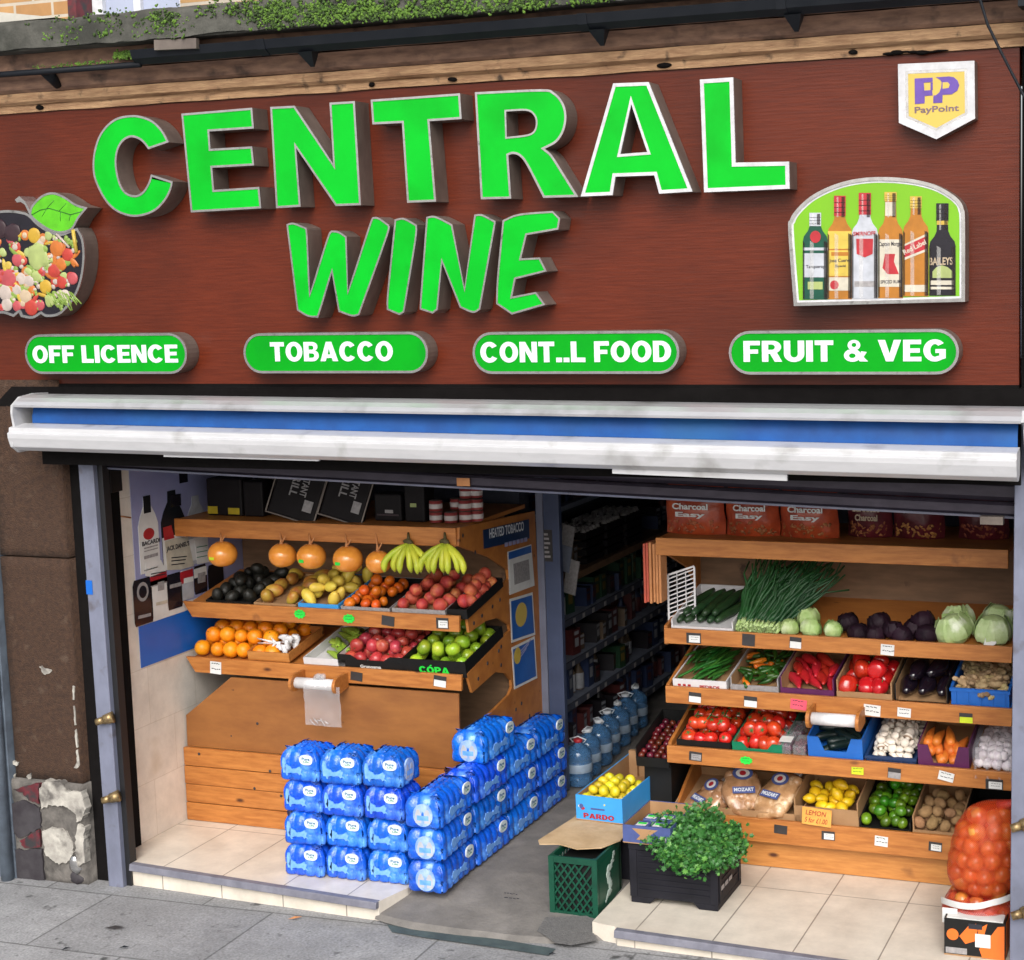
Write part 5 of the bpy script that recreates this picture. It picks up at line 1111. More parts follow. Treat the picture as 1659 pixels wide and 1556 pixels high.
ptag(1127, 1225.5, k, .064, .044, 'grey price card below the vine tomatoes', 'paper_grey', 'framed', -.06); ptag(1209, 1232, k, .058, .036, 'neon green price tag below the tomatoes in the green box', 'neon_green', 'star'); ptag(1389.5, 1249, k, .056, .034, 'neon yellow price tag below the blue plastic crate', 'neon_yellow', 'plain'); ptag(1449, 1253, k, .06, .048, 'grey price card below the mushrooms', 'paper_grey', 'half', -.07); ptag(1533, 1258, k-.006, .07, .042, 'white price card hanging askew below the carrots', 'paper_white', 'plain', -.2); ptag(1611, 1271, k, .078, .048, 'dark price card with a white insert below the garlic', 'paper_white', 'framed')
k = .79
ptag(1265, 1344, k, .064, .042, 'blank dark price card below the potato bags', 'x', 'dark', -.06); ptag(1342, 1354, k, .064, .042, 'dark edged white price card below the lemons', 'paper_white', 'framed'); ptag(1428, 1363, k, .062, .048, 'white price card below the limes', 'paper_white', 'plain', -.06); ptag(1515.5, 1372, k, .062, .044, 'grey white price card below the brown kiwis', 'paper_white', 'framed', -.05)

# ------------------------------------------------------------------ bag roll holders
def holder(tr_px, tr_py, pxl, pxr, Y, label, bag):
    v = U((pxl+pxr)/2, tr_py, Y=Y-.09); xl, xr = U(pxl, tr_py, Y=Y-.09).x, U(pxr, tr_py, Y=Y-.09).x
    o_ = thing('bag_roll_holder', label, 'bag dispenser', (v.x, Y-.09, v.z), group='wooden holders of bag rolls')
    for x in (xl, xr):
        pts = [(Y-.095+.05*math.cos(a), v.z+.045*math.sin(a)) for a in [math.pi*(.5+i/12) for i in range(13)]]+[(Y-.001, v.z-.03), (Y-.001, v.z+.045)]
        solid('bracket', [pts], Fr((x-.008, 0, 0), (0, 1, 0), (0, 0, 1)), 0, .016, 'pine', o_)
    mm = MB(); mm.tube([(xl+.012, Y-.095, v.z), (xr-.012, Y-.095, v.z)], .029, 20); mm.tube([(xl+.0085, Y-.095, v.z), (xr-.0085, Y-.095, v.z)], .012, 10); mm.build('bag_roll', 'roll_white', o_)
    if bag:
        mm = MB(); n = 14; m_ = 10; x0, x1 = U(494, 1130, Y=Y-.12).x, U(552, 1130, Y=Y-.12).x; zt, zb = v.z, U(520, 1176, Y=Y-.12).z; vs = []
        for j in range(n+1):
            for i in range(m_+1):
                x = x0+(x1-x0)*i/m_; z = zt+(zb-zt)*j/n; vs.append((x+.006*noise.noise(Vector((1, j*.4, 0))), Y-.125+.012*noise.noise(Vector((x*30, z*9, 1)))+.008*noise.noise(Vector((x*70, z*14, 3))), z))
        mm.add(vs, [(j*(m_+1)+i, j*(m_+1)+i+1, (j+1)*(m_+1)+i+1, (j+1)*(m_+1)+i) for j in range(n) for i in range(m_)], 0, True)
        for k in range(5): mm.tube([(x0+.03+k*.02, Y-.13, zb+.03+.01*(k % 2)), (x0+.06+k*.02, Y-.135, zb+.005+.012*(k % 3))], .004, 6)
        for k in range(4): mm.ell((v.x+.01+.012*k, Y-.10, v.z+.035+.006*(k % 2)), (.02, .014, .018), 8, 6, 0, .6, 50)
        mm.build('hanging_bag', 'bag_clear', o_)
holder(515, 1108, 478, 548, LY, 'wooden holder with a white bag roll and a clear bag hanging below the fruit trays', True)
holder(1350, 1166, 1312, 1392, RY, 'wooden holder with a white bag roll on the vegetable stand', False)

# ================================================================== CRATES AND PRODUCE
def crate_mesh(name, w, d, h, mo, mi_, th=.006, style='carton', low=None):
    """open box, local origin at the middle of the front bottom edge, x right, y back"""
    mm = MB(); a = w/2
    hf = low if low else h
    mm.box(-a, a, 0, d, 0, th, 1)
    mm.box(-a, a, 0, th, th, hf, 0); mm.box(-a, a, d-th, d, th, h, 0)
    mm.box(-a, -a+th, th, d-th, th, h, 0); mm.box(a-th, a, th, d-th, th, h, 0)
    mm.box(-a+th, a-th, th, th+.001, th, hf-.002, 1); mm.box(-a+th, a-th, d-th-.001, d-th, th, h-.002, 1)
    mm.box(-a+th, -a+th+.001, th+.002, d-th-.002, th, h-.002, 1); mm.box(a-th-.001, a-th, th+.002, d-th-.002, th, h-.002, 1)
    if style == 'plastic':
        for x0, x1, y0, y1 in ((-a-.006, a+.006, -.006, -.0005), (-a-.006, a+.006, d+.0005, d+.006), (-a-.006, -a-.0005, 0, d), (a+.0005, a+.006, 0, d)):
            hh = hf if y1 < 0 else h
            mm.box(x0, x1, y0, y1, hh-.014, hh-.001, 0); mm.box(x0, x1, y0, y1, .004, .012, 0)
        for i in range(5):
            x = -a+.02+(w-.04)*i/4; mm.box(x-.004, x+.004, -.005, -.0005, .013, hf-.015, 0)
    if style == 'dip':  # raised front corners either side of a low front
        mm.box(-a, -a+w*.2, 0, th, hf+.0005, h, 0); mm.box(a-w*.2, a, 0, th, hf+.0005, h, 0)
        mm.add([(-a+w*.2, 0, hf), (-a+w*.2, 0, h), (-a+w*.3, 0, hf), (-a+w*.2, th, hf), (-a+w*.2, th, h), (-a+w*.3, th, hf)], [(0, 2, 1), (3, 4, 5), (1, 2, 5, 4)], 0)
        mm.add([(a-w*.2, 0, hf), (a-w*.2, 0, h), (a-w*.3, 0, hf), (a-w*.2, th, hf), (a-w*.2, th, h), (a-w*.3, th, hf)], [(0, 1, 2), (3, 5, 4), (1, 4, 5, 2)], 0)
    return mm.mesh(name, [mo, mi_])
class Box: pass
def crate(tr, pl_, pr_, label, mo, mi_, d=.42, h=.075, style='carton', low=None, cat='crate', name='produce_crate', v=.008, w=0.0):
    x0, x1 = tr.X(pl_, v, .02), tr.X(pr_, v, .02); W_ = x1-x0-.004
    o_ = link(name, crate_mesh(name, W_, d, h, mo, mi_, style=style, low=low)); o_.matrix_world = tr.M((x0+x1)/2, v, w); tag(o_, label, cat)
    b = Box(); b.o = o_; b.M = tr.M((x0+x1)/2, v, w); b.w, b.d, b.h = W_, d, h
    return b
class Area(Box): pass
def bare(tr, pl_, pr_, d=.42, v=.01, w=0.0):
    b = Box(); x0, x1 = tr.X(pl_, v, .02), tr.X(pr_, v, .02); b.M = tr.M((x0+x1)/2, v, w); b.w, b.d, b.h, b.o = x1-x0, d, .06, None; return b
RND = random.Random(21)
def put(me, M, name, label, cat, group): return tag_m(link(name, me), M, label, cat, group)
def tag_m(o, M, label, cat, group): o.matrix_world = M; return tag(o, label, cat, group)
def rndrot(k=math.pi): return Euler((RND.uniform(-k, k), RND.uniform(-k, k), RND.uniform(-math.pi, math.pi))).to_matrix().to_4x4()
def heap(b, meshes, r, nx, nv, base, label, name, cat, group, layers=2, tilt=math.pi, x0=0, x1=1, v0=0, v1=1, sq=1.0, top=None, jit=.30, skip=0):
    """pile of single pieces: rows on the floor of a crate, a second layer in the hollows"""
    W_, D_ = b.w-2*r-.014, b.d-2*r-.014; out = []
    for L in range(layers):
        mx, mv = (nx, nv) if L == 0 else ((top or (nx-L, nv-L)) if L == 1 else (nx-L, nv-L))
        if mx < 1 or mv < 1: break
        for j in range(mv):
            for i in range(mx):
                if RND.random() < skip: continue
                u = (i+.5)/mx if L else ((i)/(mx-1) if mx > 1 else .5); q = (j+.5)/mv if L else (j/(mv-1) if mv > 1 else .5)
                if L: u = (u*(nx-1)+0)/(nx-1) if nx > 1 else u
                u = x0+(x1-x0)*u; q = v0+(v1-v0)*q
                x = (u-.5)*W_+RND.uniform(-1, 1)*r*jit; y = r+.007+q*D_+RND.uniform(-1, 1)*r*jit
                x = max(-(b.w/2-r*.9), min(b.w/2-r*.9, x)); y = max(r*.95, y)
                z = base+r*sq+L*r*sq*1.45+RND.uniform(-.05, .12)*r
                out.append(put(RND.choice(meshes), b.M @ Matrix.Translation((x, y, z)) @ rndrot(tilt) @ Matrix.Scale(RND.uniform(.86, 1.07), 4), name, label, cat, group))
    return out
# ---- produce meshes
def fruit(name, mats, r, lump=.06, lsc=14, dimple=0, stem=None, seeds=3, su=14, sv=10, shape=None):
    out = []
    for k in range(seeds):
        mm = MB()
        def fn(q, p):
            if dimple:
                e = max(0, abs(p.z)-.72)/.28; q = q*(1-dimple*e*e)
            if shape: q = shape(q, p)
            return q
        mm.ell((k*.001, 0, 0), r, su, sv, 0, lump, lsc+k*2, None, fn)
        rz = r[2] if isinstance(r, (tuple, list)) else r
        if stem == 'stalk': mm.tube([(0, 0, rz*(1-dimple)*.96), (rz*.08, 0, rz*1.08)], rz*.05, 6, 1)
        if stem == 'calyx':
            for i in range(5):
                a = 2*math.pi*i/5; c, s = math.cos(a), math.sin(a); z = rz*(.97)
                mm.add([(-s*.12*rz, c*.12*rz, z), (s*.12*rz, -c*.12*rz, z), (c*.55*rz, s*.55*rz, z-rz*.10)], [(0, 1, 2)], 1)
            mm.tube([(0, 0, rz*.9), (rz*.1, 0, rz*1.18)], rz*.06, 6, 1)
        out.append(mm.mesh(name, mats))
    return out
def pod(name, mats, L, r, bend, taper=(.5, 1, 1, .9, .3), seg=8, seeds=3, tip=None, n=9):
    out = []
    for k in range(seeds):
        mm = MB(); B = bend*(.6+.4*k); pts, rad = [], []
        for i in range(n):
            q = i/(n-1); pts.append(((q-.5)*L, B*L*(1-(2*q-1)**2)+.004*math.sin(q*9+k*2)*L*3, 0)); f_ = q*(len(taper)-1); a = int(min(f_, len(taper)-2)); rad.append(r*(taper[a]+(taper[a+1]-taper[a])*(f_-a)))
        mm.tube(pts, rad, seg, 0)
        if tip: mm.tube([pts[-1], Vector(pts[-1])+Vector((L*tip, -B*L*tip*3, .0))], [rad[-1]*.7, rad[-1]*.4], 6, 1)
        out.append(mm.mesh(name, mats))
    return out

# ===== LEFT, upper tray: avocados, mangoes, yellow mangoes, tangerines, peaches, peaches
T = LT[0]
b = crate(T, 333, 408, 'shallow dark tray of avocados at the left of the upper fruit tray', 'carton_black', 'carton_black', h=.03, name='fruit_tray')
heap(b, fruit('avocado', ['avocado', 'stalk'], (.034, .034, .045), .06, 14, 0, None), .036, 3, 5, .006, 'dark skinned avocado in the tray at the left of the upper shelf', 'avocado', 'avocado', 'avocados in the dark tray', top=(1, 2), v0=.0)
b = crate(T, 411, 480, 'low carton of mixed mangoes beside the avocados', 'carton', 'carton', h=.03, name='fruit_tray')
heap(b, fruit('mango', ['mango', 'stalk'], (.036, .034, .05), .08), .04, 2, 5, .006, 'red and green mango in the carton beside the avocados', 'mango', 'mango', 'mixed mangoes', layers=1)
b = crate(T, 483, 549, 'blue lined carton of yellow mangoes on the upper fruit tray', 'carton_blue', 'carton', h=.04, name='fruit_tray')
heap(b, fruit('yellow_mango', ['yellow_mango', 'stalk'], (.030, .030, .052), .08, 14, 0, None, shape=lambda q, p: Vector((q.x*(1+.25*p.z), q.y*(1+.2*p.z), q.z))), .036, 2, 5, .014, 'pale yellow mango in the blue lined carton', 'yellow_mango', 'mango', 'yellow mangoes', top=(2, 4), jit=.35)
b = crate(T, 552, 632, 'clear edged tray of small tangerines on the upper fruit tray', 'paper_grey', 'carton_black', h=.035, name='fruit_tray')
heap(b, fruit('tangerine', ['tangerine', 'stalk'], (.030, .030, .026), .04, 14, .12, 'stalk'), .031, 3, 6, .006, 'small orange tangerine in the tray between mangoes and peaches', 'tangerine', 'tangerine', 'tangerines', x1=.75, top=(2, 2), v1=.85, skip=.12)
PE = fruit('peach', ['peach', 'stalk'], (.037, .037, .034), .05, 12, .14, None)
b = crate(T, 635, 722, 'thin walled carton full of red peaches on the upper fruit tray', 'paper_grey', 'carton', h=.04, name='fruit_tray')
heap(b, PE, .037, 3, 5, .008, 'red peach in the thin walled carton under the bananas', 'peach', 'peach', 'peaches under the bananas', top=(2, 3))
b = crate(T, 722, 757, 'x', 'carton_black', 'carton_black', h=.05) if 0 else None
x1_ = T.X(757, .01, .02); 
b = crate(T, 688, 760, 'black carton of peaches at the right end of the upper fruit tray', 'carton_black', 'carton_black', d=.44, h=.045, name='fruit_tray') if 0 else None
b = Box(); X0, X1 = T.X(722, .008, .02), LX1-.012
b = crate(T, 724, 757.5, 'black carton of peaches at the right end of the upper fruit tray', 'carton_black', 'carton_black', d=.44, h=.05, name='fruit_tray')
heap(b, PE, .034, 2, 5, .008, 'red peach in the black carton at the right end of the upper shelf', 'peach', 'peach', 'peaches in the black carton', top=(1, 4), v0=.25)
# pomelos and bananas hanging from the top board
PO = fruit('pomelo', ['pomelo'], (.078, .078, .070), .05, 7, .06, None, 2, 20, 14)
pom_l = {360: 'orange net wrapped pomelo hanging alone at the far left', 455: 'second net wrapped pomelo from the left, at the left of a touching pair', 503: 'pomelo with a green sticker, right of a touching pair', 562: 'pomelo with a large green sticker, fourth from the left', 613: 'smallest pomelo hanging next to the bananas'}
for i, (px, py, r_, st) in enumerate([(360, 898, 1.0, 0), (457, 900, .93, 0), (504, 902, .98, 1), (563, 906, 1.0, 1), (613, 911, .86, 0)]):
    v = U(px, py, Y=LY-.03); zt = U(px, 872, Y=LY).z
    o_ = thing('pomelo', pom_l[[360, 455, 503, 562, 613][i]], 'pomelo', v, group='pomelos hanging under the top board')
    q = link('flesh', PO[i % 2], o_); q.scale = (r_, r_, r_)
    mm = MB(); mm.tube([(0, 0, .06*r_), (-.008, .01, .085), (-.02, .025, zt-v.z+.03)], [.012, .005, .004], 8); mm.tube([(0, 0, .066*r_), (.03, -.01, .10)], [.006, .003], 6)
    for k in range(8):
        a = 2*math.pi*k/8; mm.tube([(.0745*r_*math.sin(p)*math.cos(a), .0745*r_*math.sin(p)*math.sin(a), .069*r_*math.cos(p)) for p in (.25, .5, .8, 1.1, 1.4, 1.8, 2.2)], .0007, 4)
    mm.build('net_bag', 'kraft', o_, world=False)
    a = -.35; mm = MB()
    if st or i == 0:
        mm.M = Matrix.Translation((-.012, -.074*r_, -.012)) ; mm.box(-.016, .012, -.003, .004, -.008, .008); mm.build('sticker', 'neon_yellow' if i == 0 else 'neon_green', o_, world=False)
def banana_bunch(px, py, label, n, fan, seed):
    v = U(px, py, Y=LY-.03); r_ = random.Random(seed)
    o_ = thing('banana_bunch', label, 'bananas', v, group='banana bunches hanging under the top board')
    for k in range(n):
        q = (k/(n-1)-.5) if n > 1 else 0
        mm = MB(); pts, rad = [], []
        for i in range(10):
            s = i/9; a = s*1.9
            out = .085*math.sin(a)*(.9+.2*r_.random()*0); dn = -.165*s
            x = q*fan*(math.sin(min(1, s*1.3)*1.6))+.012*q; y = -out*(.55+.45*math.cos(q*2.2))*.8
            x += math.copysign(1, q)*out*abs(q)*.9 if abs(q) > .01 else 0
            pts.append((x, y+.03*(k % 2)*s, .07+dn)); rad.append(.0185*(.35 if i == 0 else .75 if i == 1 else 1 if i < 8 else .75 if i == 8 else .3))
        mm.tube(pts, rad, 7); mm.tube([pts[-1], Vector(pts[-1])+Vector((0, .004, -.008))], [.006, .004], 6, 1)
        mm.v = [(a*.95, b_, .07+(c-.07)*.86) for a, b_, c in mm.v]; mm.build('banana', ['banana', 'banana_tip'], o_, world=False)
    mm = MB(); mm.ell((0, .0, .078), (.03, .014, .016), 8, 6, 0, .4, 40); mm.tube([(0, 0, .08), (-.01, .02, .12)], [.009, .006], 6); mm.build('crown', 'banana_tip', o_, world=False)
banana_bunch(663, 903, 'bunch of greenish yellow bananas hanging nearest the pomelos', 6, .17, 1); banana_bunch(722, 903, 'bunch of yellow bananas hanging at the right, nearest the wooden end panel', 7, .17, 2)

# ===== LEFT, lower tray: oranges, wooden box with white bag, green bananas, red apples, green apples
T = LT[1]
b = bare(T, 308, 450, .40); heap(b, fruit('orange', ['orange', 'stalk'], .043, .02, 20, .05, 'stalk'), .043, 6, 4, .0, 'round orange in the open pile at the left end of the lower fruit tray', 'orange', 'orange', 'loose oranges', layers=2, top=(5, 3), jit=.2)
b = crate(T, 402, 470, 'shallow pale wooden box holding a crumpled white bag beside the oranges', 'pine_light', 'pine', h=.05, d=.36, name='wooden_box', w=.02)
mm = MB(); 
for k in range(14): mm.ell((RND.uniform(.035, .105), .03+RND.uniform(0, .10), .045+RND.uniform(0, .06)), (RND.uniform(.015, .03), .02, RND.uniform(.012, .03)), 8, 6, 0, .8, 45)
for k in range(5): mm.tube([(.03+RND.uniform(-.02, .02), .06, .08), (RND.uniform(-.10, .08), .03+RND.uniform(0, .05), .06+RND.uniform(-.01, .08))], [.008, .003], 6)
o_ = mm.build('white_bag', 'roll_white', None, False); o_.matrix_world = b.M; tag(o_, 'crumpled white plastic bag lying in the wooden box beside the oranges', 'plastic bag')
b = crate(T, 492, 560, 'white paper lined carton of green bananas in the middle of the lower fruit tray', 'carton_white', 'carton_white', h=.055, name='fruit_tray')
GB = pod('green_banana', ['green_banana', 'banana_tip'], .19, .019, .10, (.4, .9, 1, 1, .4), tip=.05)
for i in range(13):
    M_ = b.M @ Matrix.Translation((RND.uniform(-.06, .06), .08+i*.024, .03+.014*(i % 3))) @ Euler((RND.uniform(-.3, .3), RND.uniform(-.15, .15), RND.uniform(-1.1, -.4))).to_matrix().to_4x4()
    put(RND.choice(GB), M_, 'green_banana', 'green cooking banana in the white carton on the lower fruit tray', 'banana', 'green bananas')
b = crate(T, 548, 655, 'black carton lettered in white holding red apples on the lower fruit tray', 'carton_black', 'carton_white', h=.085, style='dip', low=.06, name='fruit_carton')
text('lettering', 'Grupoama', Fr((0, 0, 0)), -.06, .014, .06, .036, .001, 'paper_white', b.o, bold=.02, local=True)
RA = fruit('red_apple', ['apple_red', 'stalk'], (.0385, .0385, .035), .04, 12, .22, 'stalk')
heap(b, RA, .038, 5, 5, .008, 'red apple in the black and white carton', 'red_apple', 'apple', 'red apples', top=(4, 4))
b = crate(T, 653, 756, 'black carton lettered COPA in green holding green apples', 'carton_black', 'carton_black', d=.46, h=.085, name='fruit_carton')
heavy('lettering', 'CÓPA', Fr((0, 0, 0)), -.085, .014, .085, .05, .001, 'neon_green', b.o, True)
heap(b, fruit('green_apple', ['apple_green', 'stalk'], (.040, .040, .037), .05, 12, .24, 'stalk'), .040, 4, 5, .012, 'green apple in the black COPA carton', 'green_apple', 'apple', 'green apples', top=(3, 4), skip=.08)

# ===== RIGHT, top tray
T = RT[0]
b = crate(T, 1087, 1188, 'white carton of cucumbers at the left of the top vegetable tray', 'carton_white', 'carton_white', d=.46, h=.06, low=.03, name='vegetable_carton')
CU = pod('cucumber', ['cucumber', 'stalk'], .31, .023, .02, (.5, .95, 1, 1, .9, .5))
for i in range(9):
    M_ = b.M @ Matrix.Translation((-.10+(i % 5)*.05+(.02 if i > 4 else 0), .22+RND.uniform(-.015, .015), .03+(.036 if i > 4 else 0))) @ Matrix.Rotation(R(90)-.25+RND.uniform(-.08, .08), 4, 'Z')
    put(RND.choice(CU), M_, 'cucumber', 'dark green cucumber in the white carton', 'cucumber', 'cucumbers')
# spring onions: four bunches side by side
def onion_bunch(px, label, seed, lean):
    r_ = random.Random(seed); X = T.X(px, .03, .03); mm = MB()
    for k in range(34):
        x0 = r_.uniform(-.024, .024); z0 = r_.uniform(.01, .05); L = r_.uniform(.30, .42); sp = r_.uniform(-.01, .17)+lean*1.3
        p0 = Vector((x0, .02+r_.uniform(-.015, .03), z0)); pts = [p0]; rad = [.006]
        for i in range(1, 7):
            s = i/6; pts.append(p0+Vector((x0*1.6*s+sp*s*s*.9, L*s*.72, .02*s+L*.62*s*s-(.16*max(0, s-.7) if r_.random() < .5 else 0)))); pts[-1] += Vector((r_.gauss(0, .012), r_.gauss(0, .008), r_.gauss(0, .01)))*s; rad.append(.006 if i < 2 else .0095 if i < 5 else .004)
        mm.tube(pts[:2], rad[:2], 6, 1); mm.tube(pts[1:], rad[1:], 6, 0)
        for h_ in range(3): mm.tube([p0, p0+Vector((r_.uniform(-.012, .012), -.025, r_.uniform(-.01, .008)))], [.0016, .0006], 4, 1)
    o_ = mm.build('spring_onion_bunch', ['leek_green', 'leek_white'], None, False); o_.matrix_world = T.M(X, 0, 0)
    tag(o_, label, 'spring onions', 'bunches of spring onions')
onion_bunch(1203, 'bunch of spring onions leaning against the cucumber carton', 1, .02); onion_bunch(1219, 'second bunch of spring onions from the cucumbers', 2, .05); onion_bunch(1236, 'third bunch of spring onions from the cucumbers', 3, .08); onion_bunch(1252, 'bunch of spring onions lying nearest the green cabbages', 4, .12)
def cabbage(px, py, r_, Y, m_, label, group, name='cabbage', cat='cabbage', seed=0):
    v = U(px, py, Y=Y); mm = MB()
    mm.ell((seed*.7, 0, 0), (r_, r_, r_*.93), 20, 14, 0, .05, 9)
    mm.v = [(a-seed*.7, b_, c_) for a, b_, c_ in mm.v]
    rr = random.Random(seed)
    for k in range(6):  # wrapping outer leaves
        a = 2*math.pi*k/6+rr.uniform(-.3, .3); el0 = rr.uniform(-.9, -.3); vs = []; n = 7
        for j in range(n):
            for i in range(n):
                u_ = (i/(n-1)-.5)*1.25; w_ = el0+(j/(n-1))*1.35; e = (abs(i-(n-1)/2)/((n-1)/2))**2*.04+(.07 if j == n-1 else .02)*rr.uniform(.4, 1.2)
                rr_ = r_*(1.02+e*1.9+.03*math.cos(u_*14+a*3)*(j/(n-1))); vs.append((rr_*math.cos(w_)*math.cos(a+u_*(1-.35*(j/(n-1))**2)), rr_*math.cos(w_)*math.sin(a+u_*(1-.35*(j/(n-1))**2)), rr_*.95*math.sin(w_)))
        mm.add(vs, [(j*n+i, j*n+i+1, (j+1)*n+i+1, (j+1)*n+i) for j in range(n-1) for i in range(n-1)], 0, True)
    o_ = mm.build(name, m_, None, False); o_.location = v; o_.rotation_euler = (rr.uniform(-.4, .4), rr.uniform(-.4, .4), rr.uniform(0, 6)); tag(o_, label, cat, group); return o_
gl = 'small green cabbages'
cabbage(1279, 1017, .046, .80, 'cabbage', 'small green cabbage at the far left, beside the spring onions', gl, seed=1); cabbage(1309, 1001, .052, .87, 'cabbage', 'small green cabbage with loose leaves, resting behind another', gl, seed=2); cabbage(1314, 1019, .048, .79, 'cabbage', 'small green cabbage in front, in the middle of the group', gl, seed=3); cabbage(1350, 1020, .043, .79, 'cabbage', 'small green cabbage nearest the purple cabbages', gl, seed=4)
for i, (px, py, r_, Y) in enumerate([(1374, 1008, .045, .83), (1390, 1025, .046, .79), (1424, 1009, .05, .83), (1418, 1028, .046, .79), (1447, 1021, .045, .79), (1462, 1030, .05, .78), (1495, 1007, .052, .85), (1502, 1028, .05, .79), (1480, 1020, .045, .83)]):
    cabbage(px, py, r_, Y, 'cabbage_purple', 'dark purple cabbage in the row between green and pale cabbages', 'purple cabbages', 'purple_cabbage', seed=10+i)
gl = 'large pale cabbages'
cabbage(1553, 1003, .070, .93, 'cabbage_pale', 'large pale cabbage at the back left of the four', gl, seed=21); cabbage(1617, 1003, .072, .93, 'cabbage_pale', 'large pale cabbage at the back right of the four', gl, seed=22); cabbage(1546, 1020, .080, .81, 'cabbage_pale', 'large smooth pale cabbage at the front left of the four', gl, seed=23)
c_ = cabbage(1608, 1022, .080, .81, 'cabbage_pale', 'large pale cabbage wrapped in film with a white sticker', gl, seed=24); c_.rotation_euler = (0, 0, 0)
solid('sticker', [[(-.028, -.05), (.012, -.056), (.03, -.036), (.018, -.02), (-.02, -.018)]], Fr((0, -.078, 0)), -.004, .001, 'paper_white', c_, True)

# ===== RIGHT, second tray
T = RT[1]
b = crate(T, 1090, 1178, 'white carton with red print holding green beans', 'carton_white', 'carton', d=.44, h=.055, name='vegetable_carton')
for i in range(3): solid('print', [rect(-.11+i*.025, .02, -.095+i*.025, .03)], Fr((0, 0, 0)), 0, .001, 'label_red', b.o, True)
text('lettering', 'PEDROS', Fr((0, 0, 0)), .0, .014, .10, .030, .001, 'label_red', b.o, bold=.02, local=True)
BN = pod('green_bean', ['bean', 'stalk'], .15, .0072, .05, (.4, 1, 1, 1, .3), seg=6)
for i in range(60):
    M_ = b.M @ Matrix.Translation((RND.uniform(-.095, .075), RND.uniform(.06, .36), .025+i*.0009)) @ Euler((0, RND.uniform(-.25, .1), R(60)+RND.uniform(-.35, .3))).to_matrix().to_4x4()
    put(RND.choice(BN), M_, 'green_bean', 'long green bean in the white carton', 'bean', 'green beans')
b = crate(T, 1183, 1262, 'grey carton of mixed green and orange chillies', 'paper_grey', 'carton', d=.44, h=.085, low=.045, name='vegetable_carton')
CG = pod('green_chilli', ['chili_green', 'stalk'], .085, .013, .06, (.7, 1, .9, .6, .15), seg=7); CO = pod('orange_chilli', ['chili_orange', 'stalk'], .085, .015, .06, (.7, 1, .9, .6, .15), seg=7)
for i in range(58):
    o = (i % 6 == 0); M_ = b.M @ Matrix.Translation((RND.uniform(-.09, .09), RND.uniform(.03, .38), .022+i*.0008)) @ Euler((0, RND.uniform(-.3, .3), RND.uniform(0, 6.28))).to_matrix().to_4x4()
    put(RND.choice(CO if o else CG), M_, 'orange_chilli' if o else 'green_chilli', 'orange chilli among the green ones in the grey carton' if o else 'green chilli in the mixed carton', 'chilli', 'mixed chillies')
b = crate(T, 1264, 1352, 'purple carton of long red peppers', 'carton_purple', 'carton', d=.44, h=.10, low=.045, name='vegetable_carton')
LP = pod('long_pepper', ['pepper_long', 'stalk'], .16, .026, .06, (.75, 1, .9, .6, .2), seg=10, tip=None)
for i in range(14):
    M_ = b.M @ Matrix.Translation((-.085+(i % 5)*.043, .10+.065*(i//5)+RND.uniform(-.01, .01), .035+.024*(i % 2)+.012*(i//5))) @ Euler((0, RND.uniform(-.15, .15), R(-65)+RND.uniform(-.4, .4))).to_matrix().to_4x4()
    put(RND.choice(LP), M_, 'long_pepper', 'long pointed red pepper in the purple carton', 'pepper', 'long red peppers')
b = crate(T, 1355, 1446, 'brown carton of red bell peppers', 'carton', 'carton', d=.44, h=.10, low=.045, name='vegetable_carton')
BP = fruit('bell_pepper', ['pepper_red', 'stalk'], (.046, .046, .05), .05, 9, .18, 'stalk', 3, 20, 12, lambda q, p: Vector((q.x*(1+.10*math.cos(3*math.atan2(p.y, p.x))), q.y*(1+.10*math.cos(3*math.atan2(p.y, p.x))), q.z)))
heap(b, BP, .045, 3, 3, .006, 'glossy red bell pepper in the brown carton', 'bell_pepper', 'pepper', 'red bell peppers', top=(2, 2), v1=.6, tilt=1.2)
b = crate(T, 1449, 1536, 'dark carton of black aubergines', 'carton_black', 'carton', d=.44, h=.10, low=.02, name='vegetable_carton')
AU = pod('aubergine', ['aubergine', 'stalk'], .2, .042, .05, (.45, .7, .95, 1, .75, .3), seg=14, n=12)
for i, (x, y, z, a) in enumerate([(-.08, .13, .048, 90), (-.0, .13, .05, 88), (.08, .13, .048, 92), (-.04, .17, .105, 80), (.045, .2, .11, 75), (.09, .30, .06, 90), (-.06, .33, .06, 90), (.02, .33, .06, 95)][:6]):
    put(AU[i % 3], b.M @ Matrix.Translation((x, y, z)) @ Matrix.Rotation(R(a+180), 4, 'Z'), 'aubergine', 'glossy black aubergine in the dark carton', 'aubergine', 'aubergines')
b = crate(T, 1541, 1636, 'bright blue plastic crate of ginger at the right of the second vegetable tray', 'plast_blue', 'plast_blue', d=.42, h=.10, style='plastic', name='plastic_crate')
GI = []
for k in range(4):
    mm = MB(); r_ = random.Random(k+40)
    mm.ell((0, 0, 0), (.036, .019, .016), 10, 7, 0, .25, 40)
    for i in range(4): a = r_.uniform(0, 6.28); mm.ell((.026*math.cos(a)+.012*(i-1.5), .017*math.sin(a), r_.uniform(-.004, .01)), (.018, .013, .012), 8, 6, 0, .3, 50)
    GI.append(mm.mesh('ginger', ['ginger']))
heap(b, GI, .03, 6, 8, .055, 'knobbly ginger root in the bright blue crate', 'ginger_root', 'ginger', 'ginger roots', layers=2, top=(5, 7), tilt=.6, sq=.6, jit=.5)

